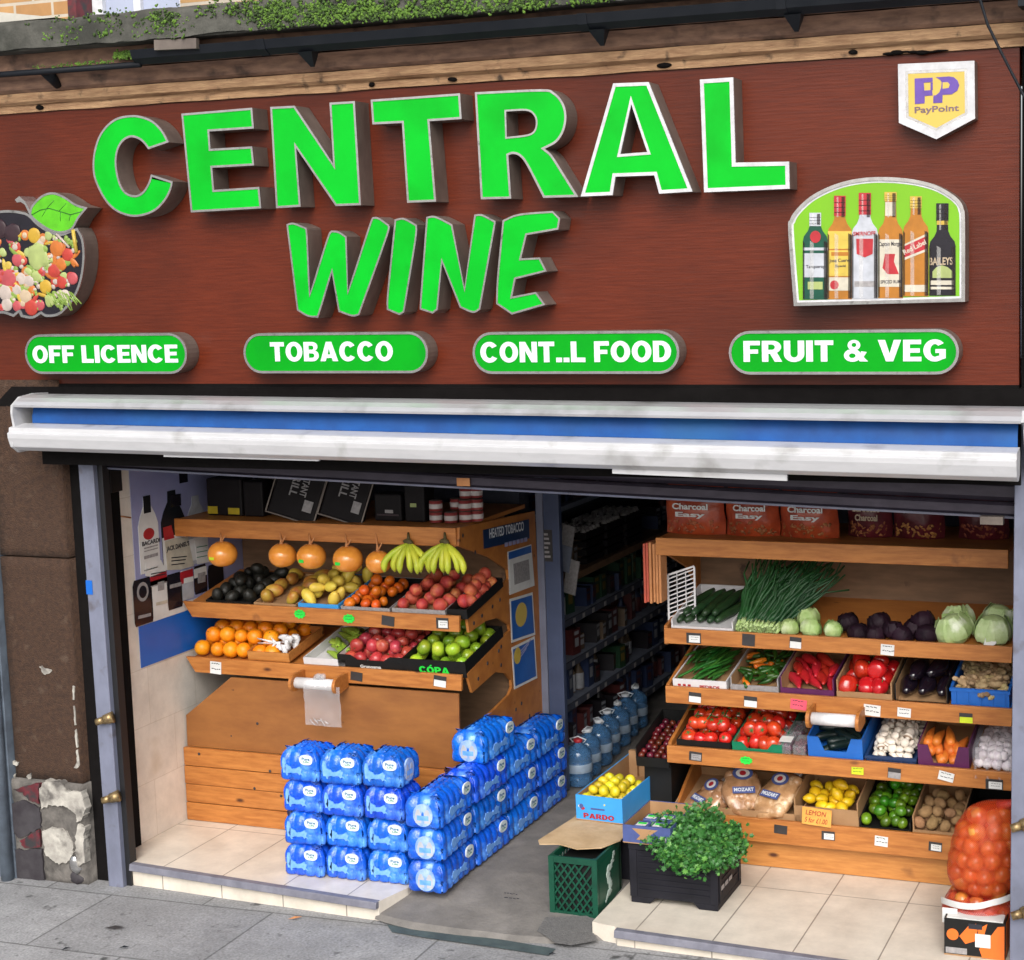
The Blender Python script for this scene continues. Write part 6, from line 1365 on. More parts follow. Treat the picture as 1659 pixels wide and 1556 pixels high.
# ===== RIGHT, third tray
T = RT[2]
TO = fruit('tomato', ['tomato', 'stalk'], (.039, .039, .034), .03, 12, .12, 'calyx')
b = crate(T, 1096, 1185, 'black tray of tomatoes on the vine', 'carton_black', 'carton', d=.45, h=.05, name='vegetable_carton')
heap(b, TO, .038, 4, 5, .006, 'red vine tomato in the black tray', 'vine_tomato', 'tomato', 'vine tomatoes', top=(4, 4), tilt=.9)
for k in range(3):
    mm = MB(); x = -.08+.07*k; mm.tube([(x, .06, .115), (x+.02, .12, .135), (x+.01, .2, .125), (x+.03, .27, .14)], .0035, 6)
    for i in range(3): mm.tube([(x+.018, .12+.06*i, .132), (x+.05*(-1)**i, .13+.06*i, .115)], .0025, 5)
    o_ = mm.build('tomato_vine', 'stalk', None, False); o_.matrix_world = b.M; tag(o_, 'green vine stem lying over the tomatoes in the black tray', 'stem', 'tomato vine stems')
b = crate(T, 1186, 1268, 'green carton of round tomatoes', 'plast_green', 'carton', d=.45, h=.06, style='dip', low=.03, name='vegetable_carton')
heap(b, TO, .036, 4, 5, .006, 'round red tomato in the green carton', 'tomato', 'tomato', 'tomatoes in the green carton', top=(3, 4), tilt=1.5)
for i, (px0, px1, v_) in enumerate(((1258, 1282, .01), (1283, 1306, .01), (1264, 1300, .15))):
    x0, x1 = T.X(px0, v_, .02), T.X(px1, v_, .02); M_ = T.M((x0+x1)/2, v_, 0)
    o_ = thing('grape_punnet', ['clear punnet of red grapes with a white label next to the green carton', 'clear punnet of red grapes next to the blue crate', 'clear punnet of grapes behind the two front ones'][i], 'punnet', (0, 0, 0), group='punnets of grapes'); o_.matrix_world = M_
    w_ = x1-x0; mm = MB()
    for q in range(26): mm.ell((RND.uniform(-w_*.36, w_*.36), .02+RND.uniform(0, .09), .014+RND.uniform(0, .035)), .0105, 8, 6)
    mm.build('grapes', 'grape', o_, False)
    mm = MB(); mm.box(-w_/2+.002, w_/2-.002, 0, .125, .001, .062); mm.build('clear_box', 'film', o_, False, bevel=.008)
    if i == 0: solid('label', [rect(-.03, .03, .03, .09)], Fr((0, 0, .0632), (1, 0, 0), (0, 1, 0)), 0, .001, 'paper_white', o_, True)
b = crate(T, 1309, 1399, 'blue plastic crate of dark courgettes', 'plast_blue', 'plast_blue', d=.42, h=.12, style='dip', low=.05, name='plastic_crate')
CZ = pod('courgette', ['courgette', 'stalk'], .18, .022, .04, (.6, 1, 1, .9, .5))
for i in range(14):
    M_ = b.M @ Matrix.Translation((RND.uniform(-.07, .07), .07+.02*i, .03+.012*(i % 4))) @ Euler((0, RND.uniform(-.2, .2), RND.uniform(-.9, .9))).to_matrix().to_4x4()
    put(RND.choice(CZ), M_, 'courgette', 'dark courgette in the blue plastic crate', 'courgette', 'courgettes')
b = crate(T, 1403, 1484, 'dark blue tray heaped with white mushrooms', 'plast_navy', 'plast_navy', d=.46, h=.045, style='plastic', name='plastic_crate')
MU = []
for k in range(3):
    mm = MB(); mm.lathe([(.0, .014), (.012, .0135), (.021, .008), (.0235, 0), (.021, -.006), (.010, -.008), (.0085, -.02), (.006, -.022)], seg=12, mis=[0, 0, 0, 0, 1, 0, 0])
    MU.append(mm.mesh('mushroom', ['mushroom', 'mush_gill']))
heap(b, MU, .0235, 5, 9, .02, 'white button mushroom in the dark blue tray', 'mushroom', 'mushroom', 'white mushrooms', layers=3, jit=.5, top=(5, 9), tilt=1.0, sq=.8)
b = crate(T, 1487, 1571, 'purple edged carton of carrots', 'carton_purple', 'carton', d=.45, h=.12, style='dip', low=.03, name='vegetable_carton')
CA = pod('carrot', ['carrot', 'stalk'], .17, .025, .02, (.65, 1, .9, .72, .5, .12), seg=12)
for i in range(13):
    M_ = b.M @ Matrix.Translation((-.08+(i % 5)*.038+RND.uniform(-.008, .008), .11+.03*(i//5)+RND.uniform(-.02, .02), .03+.026*(i//5))) @ Euler((0, RND.uniform(-.12, .12), R(90)+RND.uniform(-.35, .35))).to_matrix().to_4x4()
    put(RND.choice(CA), M_, 'carrot', 'orange carrot in the purple edged carton', 'carrot', 'carrots')
b = bare(T, 1573, 1644, .42)
GA = fruit('garlic', ['garlic', 'leek_white'], (.026, .026, .022), .1, 30, 0, 'stalk', 3, 14, 8, lambda q, p: Vector((q.x*(1+.08*math.cos(7*math.atan2(p.y, p.x))), q.y*(1+.08*math.cos(7*math.atan2(p.y, p.x))), q.z+(.012*max(0, p.z-.8)*5))))
heap(b, GA, .026, 4, 8, .0, 'white garlic bulb in nets at the right of the third vegetable tray', 'garlic_bulb', 'garlic', 'garlic bulbs', layers=2, top=(4, 8), tilt=1.0)
for i in range(4):
    mm = MB(); x = -.08+.053*i; k0 = MB
    mm.tube([(x, .01, .03), (x, .06, .075), (x+.005, .16, .09), (x, .28, .09), (x, .36, .07)], [.010, .024, .026, .025, .012], 10); mm.tube([(x, .01, .03), (x+.004, -.02, .012), (x+.01, -.035, -.012)], [.008, .004, .008], 6)
    o_ = mm.build('garlic_net', 'garlic_net', None, False); o_.matrix_world = b.M; tag(o_, 'white net sleeve over the garlic bulbs', 'net', 'garlic nets')

# ===== RIGHT, bottom tray
T = RT[3]
b = crate(T, 1092, 1298, 'wide low brown carton holding the bags of potatoes', 'carton', 'carton', d=.40, h=.05, name='vegetable_carton')
def potato_bag(px, py, w_, l_, rot, label, Y=.93):
    v = U(px, py, Y=Y); mm = MB()
    for k in range(20): mm.ell((RND.uniform(-.36, .36)*w_, RND.uniform(-.38, .38)*l_, RND.uniform(-.018, .03)), (.034, .03, .028), 8, 6, 0, .2, 25)
    mm.ell((0, 0, 0), (w_*.52, l_*.52, .052), 18, 12, 0, .25, 16)
    o_ = thing('potato_bag', label, 'bag of potatoes', v, (R(38), 0, rot), 'bags of potatoes'); mm.build('bag', 'potato_bag', o_, False)
    fr = Fr((0, 0, .058), (1, 0, 0), (0, 1, 0)); l1 = solid('label', [rect(-.055, -.055, .055, -.018)], fr, 0, .003, 'carton_print', o_, True); text('lettering', 'MOZART', fr, -.048, -.046, .048, -.026, .0031, 'white_text', l1, bold=.03, local=True)
    l2 = solid('label', [ellipse(.0, .06, .05, .036)], fr, 0, .003, 'carton_print', o_, True); solid('label_picture', [ellipse(.0, .06, .034, .024)], fr, .003, .0036, 'paper_white', l2, True); solid('label_picture', [ellipse(.0, .06, .016, .014)], fr, .0036, .0042, 'label_red', l2, True)
    mm = MB()
    for k in range(4): mm.ell((.02*(k-1.5), .5*l_+.008*(k % 2), .0), (.018, .03, .012), 8, 6, 0, .6, 40)
    mm.build('gathered_neck', 'bag_clear', o_, False)
potato_bag(1150, 1298, .2, .24, -.75, 'bag of potatoes lying at the left behind the parsley'); potato_bag(1204, 1281, .2, .26, .35, 'bag of potatoes leaning in the middle of the three'); potato_bag(1262, 1290, .2, .28, -.45, 'bag of potatoes with a blue label, nearest the lemons', .91)
b = crate(T, 1287, 1392, 'deep brown carton of lemons', 'carton', 'carton', d=.38, h=.14, low=.10, name='vegetable_carton')
LE = fruit('lemon', ['lemon', 'stalk'], (.029, .029, .036), .04, 20, 0, None, 3, 14, 10, lambda q, p: q+Vector((0, 0, .009*max(0, abs(p.z)-.8)*5*(1 if p.z > 0 else -1))))
heap(b, LE, .031, 4, 4, .05, 'yellow lemon in the deep brown carton', 'lemon', 'lemon', 'lemons', layers=2, top=(2, 2), x0=.1, x1=.8, v0=.05, v1=.65, skip=.12)
v = U(1323.5, 1324, Y=.775); o_ = thing('price_card', 'orange card handwritten LEMON 5 for £1.00 in front of the lemons', 'price card', (v.x, .775, v.z)); fr = Fr((v.x, .776, v.z), (1, 0, -.06), (.06, 0, 1))
solid('card', [rect(-.072, -.042, .07, .042)], fr, 0, .0025, 'card_orange', o_); text('writing', 'LEMON', fr, -.055, .006, .045, .030, .0026, 'ink_red', o_, bold=.0, shear=.2); text('writing', '5 for £1.00', fr, -.058, -.030, .052, -.006, .0026, 'ink_red', o_, bold=.0, shear=.2)
b = crate(T, 1392, 1476, 'black carton full of limes', 'carton_black', 'carton_black', d=.40, h=.06, low=.025, name='vegetable_carton')
heap(b, fruit('lime', ['lime', 'stalk'], (.0265, .0265, .030), .04, 20, 0, None), .0275, 5, 7, .015, 'green lime in the black carton', 'lime', 'lime', 'limes', layers=2, top=(4, 5), skip=.22, jit=.5)
b = crate(T, 1478, 1560, 'brown carton of brown kiwis', 'carton', 'carton', d=.40, h=.10, low=.03, name='vegetable_carton')
heap(b, fruit('kiwi', ['kiwi', 'stalk'], (.027, .027, .033), .04, 20), .0285, 4, 6, .02, 'brown kiwi fruit in the brown carton', 'kiwi', 'kiwi', 'kiwis', layers=2, top=(3, 3), v1=.75, skip=.12, jit=.5)
b = crate(T, 1562, 1640, 'dark carton in shadow behind the onion sacks', 'carton_black', 'carton_black', d=.40, h=.12, name='vegetable_carton')

# ================================================================== WATER PACKS
def pack_mesh(w, d, h, nb, db, seed=0):
    """shrink wrapped bottles: a scalloped outline, drawn in at the shoulders, with bottle tops pushing up the film"""
    r_ = random.Random(seed); mm = MB(); per = []; K = 8
    def side(ax, ay, bx, by, n):
        for i in range(n*K):
            s = i/(n*K); ph = (i % K)/K; b = abs(math.sin(math.pi*ph))**.7
            per.append((ax+(bx-ax)*s, ay+(by-ay)*s, (by-ay), -(bx-ax), b))
    a, c = w/2, d/2
    side(-a, -c, a, -c, nb); side(a, -c, a, c, db); side(a, c, -a, c, nb); side(-a, c, -a, -c, db)
    n = len(per); lev = [(.0, -.016), (.006, -.004), (.016, 0), (.05, -.001), (.058, -.004), (.066, 0), (.10, .0), (.118, -.004), (.135, -.013), (.148, -.026), (h-.004, -.042)]
    vs = []
    for z, ins in lev:
        for i, (x, y, nx_, ny_, b) in enumerate(per):
            l_ = math.hypot(nx_, ny_); nx2, ny2 = nx_/l_, ny_/l_; dep = .013 if z < .12 else .014
            wob = .003*noise.noise(Vector((x*30+seed*9, y*30, z*40)))
            off = ins-dep*(1-b)+wob; px, py = x+nx2*off, y+ny2*off
            # round the corners
            rr = max(.012, .03+ins*.5); ca, cc = a+ins-rr+.003, c+ins-rr+.003; qx, qy = max(-ca, min(ca, px)), max(-cc, min(cc, py)); dx, dy = px-qx, py-qy; L = math.hypot(dx, dy)
            if abs(px) > ca and abs(py) > cc and L > rr: px, py = qx+dx/L*rr, qy+dy/L*rr
            vs.append((px, py, z))
    fs = [(j*n+i, j*n+(i+1) % n, (j+1)*n+(i+1) % n, (j+1)*n+i) for j in range(len(lev)-1) for i in range(n)]
    fs.append(tuple(range(n))[::-1]); mm.add(vs, fs, 0, True)
    gx, gy = nb*5+1, db*5+1; tv = []
    for j in range(gy):
        for i in range(gx):
            u_, q = i/(gx-1), j/(gy-1); x = (u_-.5)*(w-.104); y = (q-.5)*(d-.104)
            bx, by = (u_*nb) % 1 if u_ < 1 else 0, (q*db) % 1 if q < 1 else 0
            hh = .012*max(0, 1-2.2*math.hypot(bx-.5, by-.5))**.6+.004*noise.noise(Vector((x*40, y*40, seed)))
            edge = min(1, 6*min(u_, 1-u_, q, 1-q)); tv.append((x, y, h-.012+(hh+.008)*edge))
    mm.add(tv, [(j*gx+i, j*gx+i+1, (j+1)*gx+i+1, (j+1)*gx+i) for j in range(gy-1) for i in range(gx-1)], 0, True)
    mm.tube([(-w*.02, -d*.3, h-.002), (.0, d*.0, h+.004), (w*.02, d*.28, h-.002)], [.003, .005, .003], 6)
    return mm.mesh('film_wrap', 'water_film')
def oval_label(root, o_, ux, uy, x, z, s=1.0):
    fr = Fr(o_, ux, uy)
    ov = lambda k: [(x+.031*s*k*math.copysign(abs(math.cos(a))**.7, math.cos(a)), z+.021*s*k*math.copysign(abs(math.sin(a))**.8, math.sin(a))) for a in [2*math.pi*i/28 for i in range(28)]]
    solid('oval_rim', [ov(1.1)], fr, -.006, .0009, 'navy_label', root, True)
    l_ = solid('oval_label', [[(x+.036*s*math.copysign(abs(math.cos(a))**.7, math.cos(a)), z+.024*s*math.copysign(abs(math.sin(a))**.8, math.sin(a))) for a in [2*math.pi*i/28 for i in range(28)]]], fr, -.006, .0012, 'water_label', root, True)
    text('lettering', 'Pure', fr, x-.022*s, z-.002*s, x+.022*s, z+.012*s, .0012, 'label_teal', l_, bold=.03, local=True, th=.0005); text('lettering', 'Life', fr, x-.013*s, z-.013*s, x+.017*s, z-.004*s, .0012, 'plast_green', l_, bold=.02, local=True, th=.0005)
    return l_
def end_hole(root, o_, ux, uy, x, z, sx, sz):
    fr = Fr(o_, ux, uy); e = solid('film_opening', [ellipse(x, z, sx, sz)], fr, -.008, .0005, 'water_clear', root, True)
    for k in (-.45, .45): solid('bottle_front', [[(x+sx*(k-.3), z-sz*.7), (x+sx*(k+.3), z-sz*.7), (x+sx*(k+.32), z+.1*sz), (x+sx*(k+.12), z+.5*sz), (x+sx*(k-.12), z+.5*sz), (x+sx*(k-.32), z+.1*sz)]], fr, .0005, .0015, 'bottle_clear', e, True)
    solid('bottle_label', [rect(x-sx*.6, z-sz*.45, x+sx*.6, z-.02*sz)], fr, .0015, .002, 'print_blue', e, True)
SH = .158
FM = [pack_mesh(.214, .205, .163, 4, 4, k) for k in range(3)]; LM = [pack_mesh(.19, .372, .163, 3, 6, 5+k) for k in range(3)]
def splash(root, o_, ux, uy, w):
    fr = Fr(o_, ux, uy); pts = [(-.42, .0), (-.36, .022), (-.24, .012), (-.05, .005), (.12, .018), (.2, .008), (.14, -.004), (.22, -.022), (.12, -.018), (-.06, -.012), (-.26, -.014), (-.36, -.03)]
    solid('splash_print', [ragged([(x*w*.8, .058+y*1.1) for x, y in pts], .010, 6, int(w*100))], fr, -.006, .0008, 'print_blue', root, True)
mat('navy_label', (.01, .05, .32), .3)
mat('print_blue', (.22, .46, .88), .25, (.10, .30, .8), 30)  # pale blue ink of the prints on the water packs
ordn = ['bottom', 'second', 'third', 'top']; cols = ['left', 'middle', 'right']
def make_front():
    o_ = thing('water_pack', 'x', 'water pack', group='blue water multipacks'); f_ = link('film_wrap', FM[0], o_)
    oval_label(o_, (0, -.1025, 0), (1, 0, 0), (0, 0, 1), .045, .112); splash(o_, (-.01, -.1025, 0), (1, 0, 0), (0, 0, 1), .2)
    solid('tall_print', [[(-.085, .04), (-.07, .04), (-.066, .09), (-.072, .115), (-.083, .115), (-.089, .09)]], Fr((0, -.1025, 0)), -.006, .0008, 'print_blue', o_, True)
    return o_
def make_long():
    o_ = thing('water_pack', 'x', 'water pack', group='blue water multipacks'); f_ = link('film_wrap', LM[0], o_)
    oval_label(o_, (.095, 0, 0), (0, 1, 0), (0, 0, 1), .11, .112, 1.15); splash(o_, (.095, .02, 0), (0, 1, 0), (0, 0, 1), .33)
    return o_
pf = make_front(); plg = make_long(); first = [True, True]
def place_pack(proto, idx, meshes, x, y, z, rz, label, hole=None):
    o_ = proto if first[idx] else copy_tree(proto); first[idx] = False
    o_.location = (x, y, z); o_.rotation_euler = (0, 0, rz); o_['label'] = label
    for ch in o_.children:
        if ch.name.startswith('film_wrap'): ch.data = RND.choice(meshes)
    return o_
for c in range(3):
    for rrow in range(4):
        z = rrow*SH; x = -1.132+.2205*c+RND.uniform(-.004, .004); y = .195+.012*c+RND.uniform(-.010, .010)
        o_ = place_pack(pf, 0, FM, x+RND.uniform(-.004, .004), y, z, RND.uniform(-.05, .05)+.02, 'blue water pack in the front stack, %s row, %s of three' % (ordn[rrow], cols[c]))
        last = o_
end_hole(last, (.107, 0, 0), (0, 1, 0), (0, 0, 1), -.02, .075, .05, .055)
dn = ['nearest the street', 'second from the street', 'third from the street', 'farthest from the street']
holes = []
for c in range(4):
    for rrow in range(3):
        x = -.457+RND.uniform(-.004, .004); y = .245+.382*c+RND.uniform(-.006, .006)
        o_ = place_pack(plg, 1, LM, x, y, rrow*SH, RND.uniform(-.03, .03)+(.03 if c == 0 else 0), 'blue water pack along the doorway, %s row, %s' % (ordn[rrow], dn[c]))
        if c == 0: holes.append(o_)
o_ = place_pack(plg, 1, LM, -.462, .245+.382*1.35, 3*SH, .0, 'single blue water pack on top of the row along the doorway'); holes.append(o_)
for h_ in holes: end_hole(h_, (0, -.186, 0), (1, 0, 0), (0, 0, 1), 0, .066, .05, .055)

# ================================================================== THINGS ON THE FLOOR AT THE DOORWAY
# green bottle crate
X0, X1, Y0, Y1, Zb, Zt = .165, .40, .10, .40, -.045, .235
t = thing('bottle_crate', 'green plastic lattice crate standing on the doorway floor under a sheet of cardboard', 'crate', ((X0+X1)/2, (Y0+Y1)/2, Zb))
mm = MB()
for z0, z1 in ((Zb, Zb+.022), (Zt-.03, Zt)):
    mm.box(X0, X1, Y0, Y0+.012, z0, z1); mm.box(X0, X1, Y1-.012, Y1, z0, z1); mm.box(X0, X0+.012, Y0+.0125, Y1-.0125, z0, z1); mm.box(X1-.012, X1, Y0+.0125, Y1-.0125, z0, z1)
for x in (X0, X1-.022):
    for y in (Y0, Y1-.022): mm.box(x-.002, x+.024, y-.002, y+.024, Zb+.001, Zt-.001)
mm.box(X0+.013, X1-.013, Y0+.013, Y1-.013, Zb+.004, Zb+.01); mm.build('frame', 'milk_green', t)
def lattice(o_, ux, W_, name):
    mm = MB(); H0, H1 = Zb+.018, Zt-.026; n = 7
    for sgn in (1, -1):
        for k in range(-6, 9):
            x_a = k*.036; pts = []
            for s in range(0, 41):
                z = H0+(H1-H0)*s/40; x = x_a+sgn*(z-H0)*.72
                if .01 < x < W_-.01: pts.append((x, z))
            if len(pts) > 3:
                a_, b_ = pts[0], pts[-1]; o__ = Vector(o_); u_ = Vector(ux)
                nn = u_.cross(Vector((0, 0, 1)))*(-.004 if sgn < 0 else 0)
                mm.bar(o__+u_*a_[0]+Vector((0, 0, a_[1]))+nn, o__+u_*b_[0]+Vector((0, 0, b_[1]))+nn, .0055 if sgn > 0 else .005, .008)
    mm.build(name, 'milk_green', t)
lattice((X0, Y0+.006, 0), (1, 0, 0), X1-X0, 'lattice_side'); lattice((X1-.006, Y0, 0), (0, 1, 0), Y1-Y0, 'lattice_side'); lattice((X0+.008, Y0, 0), (0, 1, 0), Y1-Y0, 'lattice_side'); lattice((X0, Y1-.006, 0), (1, 0, 0), X1-X0, 'lattice_side')
mm = MB(); mm.box(X0+.02, X1-.02, Y0+.02, Y1-.02, Zb+.011, Zt-.04); mm.build('dark_filler', 'carton_black', t)  # added black block, makes the holes of the lattice read black
pan = solid('side_plate', [[(.02, Zb+.03), (.14, Zb+.02), (.29, Zb+.04), (.29, Zt-.03), (.02, Zt-.03)]], Fr((X1, Y0, 0), (0, 1, 0), (0, 0, 1)), -.010, .002, 'milk_green', t)
mm = MB(); r_ = random.Random(4); pts = []
for k in range(26): a_ = k/25; mm.ell((X1+.0025, Y0+.10+.09*a_+.03*math.sin(a_*7), Zb+.05+.18*a_+.01*math.sin(a_*20)), (.001, r_.uniform(.010, .034), r_.uniform(.010, .02)), 8, 6, 0, .8, 60)
mm.build('scuff', 'milk_scuff', pan)
# dark crate carrying the far end of the cardboard sheet
t2 = MB(); t2.box(.19, .41, .50, .82, -.003, .20); t2.box(.18, .42, .49, .83, .20, .232)
tag(t2.build('plastic_crate', 'crate_black', bevel=.004), 'closed black crate in shadow behind the green crate under the cardboard', 'crate')
# cardboard sheet: torn front edge, sloping up to the back
mm = MB(); cp = [(874, 1368), (905, 1368), (935, 1376), (975, 1374), (1005, 1362), (1110, 1262), (1075, 1240), (960, 1290), (930, 1325), (872, 1362)]
def sheet_z(y): return Zt+.004+.03*(y-.1)
tp = []
for x, y in cp:
    v = U(x, y, Z=.24)
    for _ in range(5): v = U(x, y, Z=sheet_z(v.y))
    tp.append(Vector((v.x, v.y, sheet_z(v.y))))
n = len(tp); c0 = sum(tp, Vector())/n
vs = [(p.x, p.y, p.z+.002) for p in tp]+[(p.x, p.y, p.z-.003) for p in tp]+[(c0.x, c0.y, c0.z+.006)]
mm.add(vs, [(i, (i+1) % n, 2*n) for i in range(n)]+[tuple(range(n, 2*n))[::-1]]+[(i, n+i, n+(i+1) % n, (i+1) % n) for i in range(n)])
tag(mm.build('cardboard_sheet', 'cardboard_pale'), 'flat sheet of torn brown cardboard lying across the green crate', 'cardboard')
# blue fruit carton on the sheet
def upon(px, py): 
    v = U(px, py, Z=.25)
    for _ in range(5): v = U(px, py, Z=sheet_z(v.y)+.007)
    return v
pA, pB = upon(931, 1331), upon(1012, 1333); Wb = (pB-pA).length; ang = math.atan2(pB.y-pA.y, pB.x-pA.x)
h_ = .125; dd_ = .66; ang = R(-3)
me = crate_mesh('fruit_carton', Wb, dd_, h_, 'carton_blue', 'carton', th=.005)
bx = link('fruit_carton', me); Mb = Matrix.Translation((pA+pB)/2) @ Matrix.Rotation(ang, 4, 'Z') @ Matrix.Rotation(.03, 4, 'X'); bx.matrix_world = Mb; tag(bx, 'light blue carton lettered PARDO with small yellow fruit, on the cardboard sheet', 'carton')
heavy('lettering', 'PARDO', Fr((0, 0, 0)), -Wb*.34, .014, Wb*.32, .038, .001, 'label_red', bx, True)
solid('handle_hole', [rect(-Wb*.18, .058, Wb*.12, .066)], Fr((0, 0, 0)), -.001, .0008, 'carton_print', bx, True)
for dx, c in ((-.40, 'carton_print'), (-.37, 'label_red'), (-.42, 'white_text')): solid('emblem', [ellipse(Wb*dx+.004, .07 if c != 'label_red' else .06, .011, .008 if c != 'carton_print' else .012)], Fr((0, 0, 0)), 0, .0009+.0002*len(c)/9, c, bx, True)
mm = MB(); mm.box(-Wb/2+.001, Wb/2-.001, dd_-.001, dd_+.004, h_, h_+.012); mm.build('back_flap', 'carton_blue', bx, False)
mm = MB(); mm.box(-Wb/2+.006, -Wb/2+.05, dd_-.03, dd_-.006, .006, h_+.02); mm.build('corner_post', 'carton', bx, False)
b = Box(); b.M = Mb; b.w, b.d, b.h = Wb, dd_*.5, h_
heap(b, fruit('yellow_fruit', ['yellow_fruit', 'stalk'], (.029, .029, .025), .05, 14, .15, 'stalk'), .0285, 4, 5, .062, 'small yellow fruit in the light blue PARDO carton', 'yellow_fruit', 'fruit', 'small yellow fruits', layers=2, top=(3, 4), v1=.95)
# black crate with parsley
X0, X1, Y0, Y1, Zb, Zt = .512, .93, .235, .60, .001, .285
t = thing('plastic_crate', 'black plastic crate with slotted sides standing on the tiles, heaped with parsley', 'crate', ((X0+X1)/2, (Y0+Y1)/2, 0), (0, 0, 0))
mm = MB()
mm.box(X0, X1, Y0, Y0+.008, .03, Zt); mm.box(X0, X1, Y1-.008, Y1, .03, Zt); mm.box(X0, X0+.008, Y0+.0085, Y1-.0085, .03, Zt); mm.box(X1-.008, X1, Y0+.0085, Y1-.0085, .03, Zt); mm.box(X0+.009, X1-.009, Y0+.009, Y1-.009, .032, .045)
for a_, b_ in ((X0, X0+.09), (X1-.09, X1)): mm.add([(a_, Y0+.001, .001), (b_, Y0+.001, .001), (b_ + (.03 if a_ == X0 else 0), Y0+.001, .0295), (a_-(.03 if a_ != X0 else 0), Y0+.001, .0295), (a_, Y1-.001, .001), (b_, Y1-.001, .001), (b_+(.03 if a_ == X0 else 0), Y1-.001, .0295), (a_-(.03 if a_ != X0 else 0), Y1-.001, .0295)], [(0, 3, 2, 1), (4, 5, 6, 7), (0, 1, 5, 4), (1, 2, 6, 5), (2, 3, 7, 6), (3, 0, 4, 7)])
mm.box(X0-.006, X1+.006, Y0-.007, Y0-.0005, Zt-.03, Zt+.001); mm.box(X1+.0005, X1+.007, Y0-.007, Y1, Zt-.03, Zt+.001)
for x in (X0, X1-.03): mm.box(x-.003, x+.033, Y0-.005, Y0-.0004, .031, Zt-.031)
for y in (Y0+.02, Y1-.05): mm.box(X1+.0004, X1+.005, y, y+.03, .031, Zt-.031)
mm.build('shell', 'crate_black', t, bevel=.003)
mm = MB()
for k in range(8): z = .06+k*.026; mm.box(X0+.04, X1-.04, Y0-.004, Y0-.0004, z, z+.009)
for k in range(4): z = .07+k*.05; mm.box(X1+.0004, X1+.004, Y0+.06, Y1-.06, z, z+.012)
mm.build('slat_ribs', 'crate_black', t)
solid('side_label', [[(.05, .19), (.085, .185), (.095, .235), (.06, .245)]], Fr((X1, Y0, 0), (0, 1, 0), (0, 0, 1)), .007, .0085, 'paper_white', t)
for k in range(3): solid('side_print', [rect(.04+.06*k, .085, .085+.06*k, .105)], Fr((X1, Y0, 0), (0, 1, 0), (0, 0, 1)), .0045, .0055, 'paper_grey', t)
# printed carton standing on the front left corner of the black crate
pA, pB = U(1010, 1388, Y=Y0-.02), U(1087, 1395, Y=Y0-.02); Wc = pB.x-pA.x
me = crate_mesh('herb_carton', Wc, .36, .085, 'carton_print', 'carton', th=.005); bx = link('herb_carton', me); bx.location = ((pA.x+pB.x)/2, Y0-.02, Zt+.004); tag(bx, 'dark blue printed cardboard box with labelled packs on the left of the black crate', 'carton')
solid('print', [[(-.07, .072), (-.03, .04), (-.05, .02), (.03, .014), (.01, .04), (.055, .072)]], Fr((0, 0, 0)), 0, .001, 'carton', bx, True); solid('print', [ellipse(Wc*.36, .03, .012, .012)], Fr((0, 0, 0)), 0, .0011, 'paper_white', bx, True)
for k, (x, y) in enumerate(((-.045, .045), (.035, .05), (-.035, .15), (.04, .16))):
    o_ = thing('herb_pack', ['small pack with a green and white label at the front left of the printed box', 'small pack with a green label at the front right of the printed box', 'small pack with a white label behind the front left one', 'small pack half covered by the parsley'][k], 'packet', (bx.location.x+x, bx.location.y+y+.03, Zt+.03), group='packs in the printed box')
    mm = MB(); mm.box(-.034, .034, -.04, .04, 0, .045); mm.build('wrap', 'carton_print', o_, False, bevel=.006); mm = MB(); mm.box(-.024, .024, -.03, .012, .0452, .047); mm.build('label', 'paper_white', o_, False); mm = MB(); mm.box(-.02, .02, -.012, .008, .0471, .048); mm.build('print', 'neon_green', o_, False)
# parsley
mm = MB(); r_ = random.Random(9)
def sprig(p, dirv, L):
    p = Vector(p); d = Vector(dirv).normalized(); q = p+d*L
    mm.tube([p, p+d*L*.5+Vector((0, 0, .006)), q], [.0016, .0014, .001], 4, 0)
    for k in range(9):
        s = .25+.65*k/6; c = p+d*L*s+Vector((r_.gauss(0, .012), r_.gauss(0, .012), r_.gauss(.004, .010))); sz = r_.uniform(.006, .016)
        nrm = Vector((r_.gauss(0, .6), r_.gauss(-.5, .6), r_.gauss(.9, .5))).normalized(); u_ = nrm.cross(Vector((r_.uniform(-1, 1), r_.uniform(-1, 1), r_.uniform(-1, 1)))).normalized(); w_ = nrm.cross(u_)
        mi = 1 if r_.random() < .14 else 0
        lobes = [(0, -1), (.45, -.45), (1, -.25), (.62, .12), (.85, .75), (.28, .55), (0, 1.15), (-.28, .55), (-.85, .75), (-.62, .12), (-1, -.25), (-.45, -.45)]
        vs = [c+u_*a*sz+w_*b_*sz+nrm*(.25*sz*(a*a)) for a, b_ in lobes]+[c-nrm*.12*sz]
        mm.add(vs, [(i, (i+1) % 12, 12) for i in range(12)], mi)
cx, cy_, = .79, .40
for i in range(700):
    a = r_.uniform(0, 2*math.pi); rr = math.sqrt(r_.random()); x = cx+.165*rr*math.cos(a); y = cy_+.165*rr*math.sin(a)-.03
    z = Zt-.005+.095*(1-rr**2)+.05*noise.noise(Vector((x*13, y*13, 2)))+r_.uniform(-.03, .01)
    if x < .70 and z < Zt+.06: z = Zt+.08
    sprig((x, y, z-.03), (math.cos(a)*rr*1.1+r_.gauss(0, .35), math.sin(a)*rr*1.1-.25+r_.gauss(0, .35), .35-rr*.8+r_.gauss(0, .22)), r_.uniform(.05, .10))
for i in range(190):  # drooping over the front
    x = r_.uniform(.72, .93); sprig((x, Y0-.005-r_.uniform(0, .03), Zt+r_.uniform(-.01, .06)), (r_.gauss(0, .35), -.5, -.75+r_.gauss(0, .2)), r_.uniform(.05, .09))
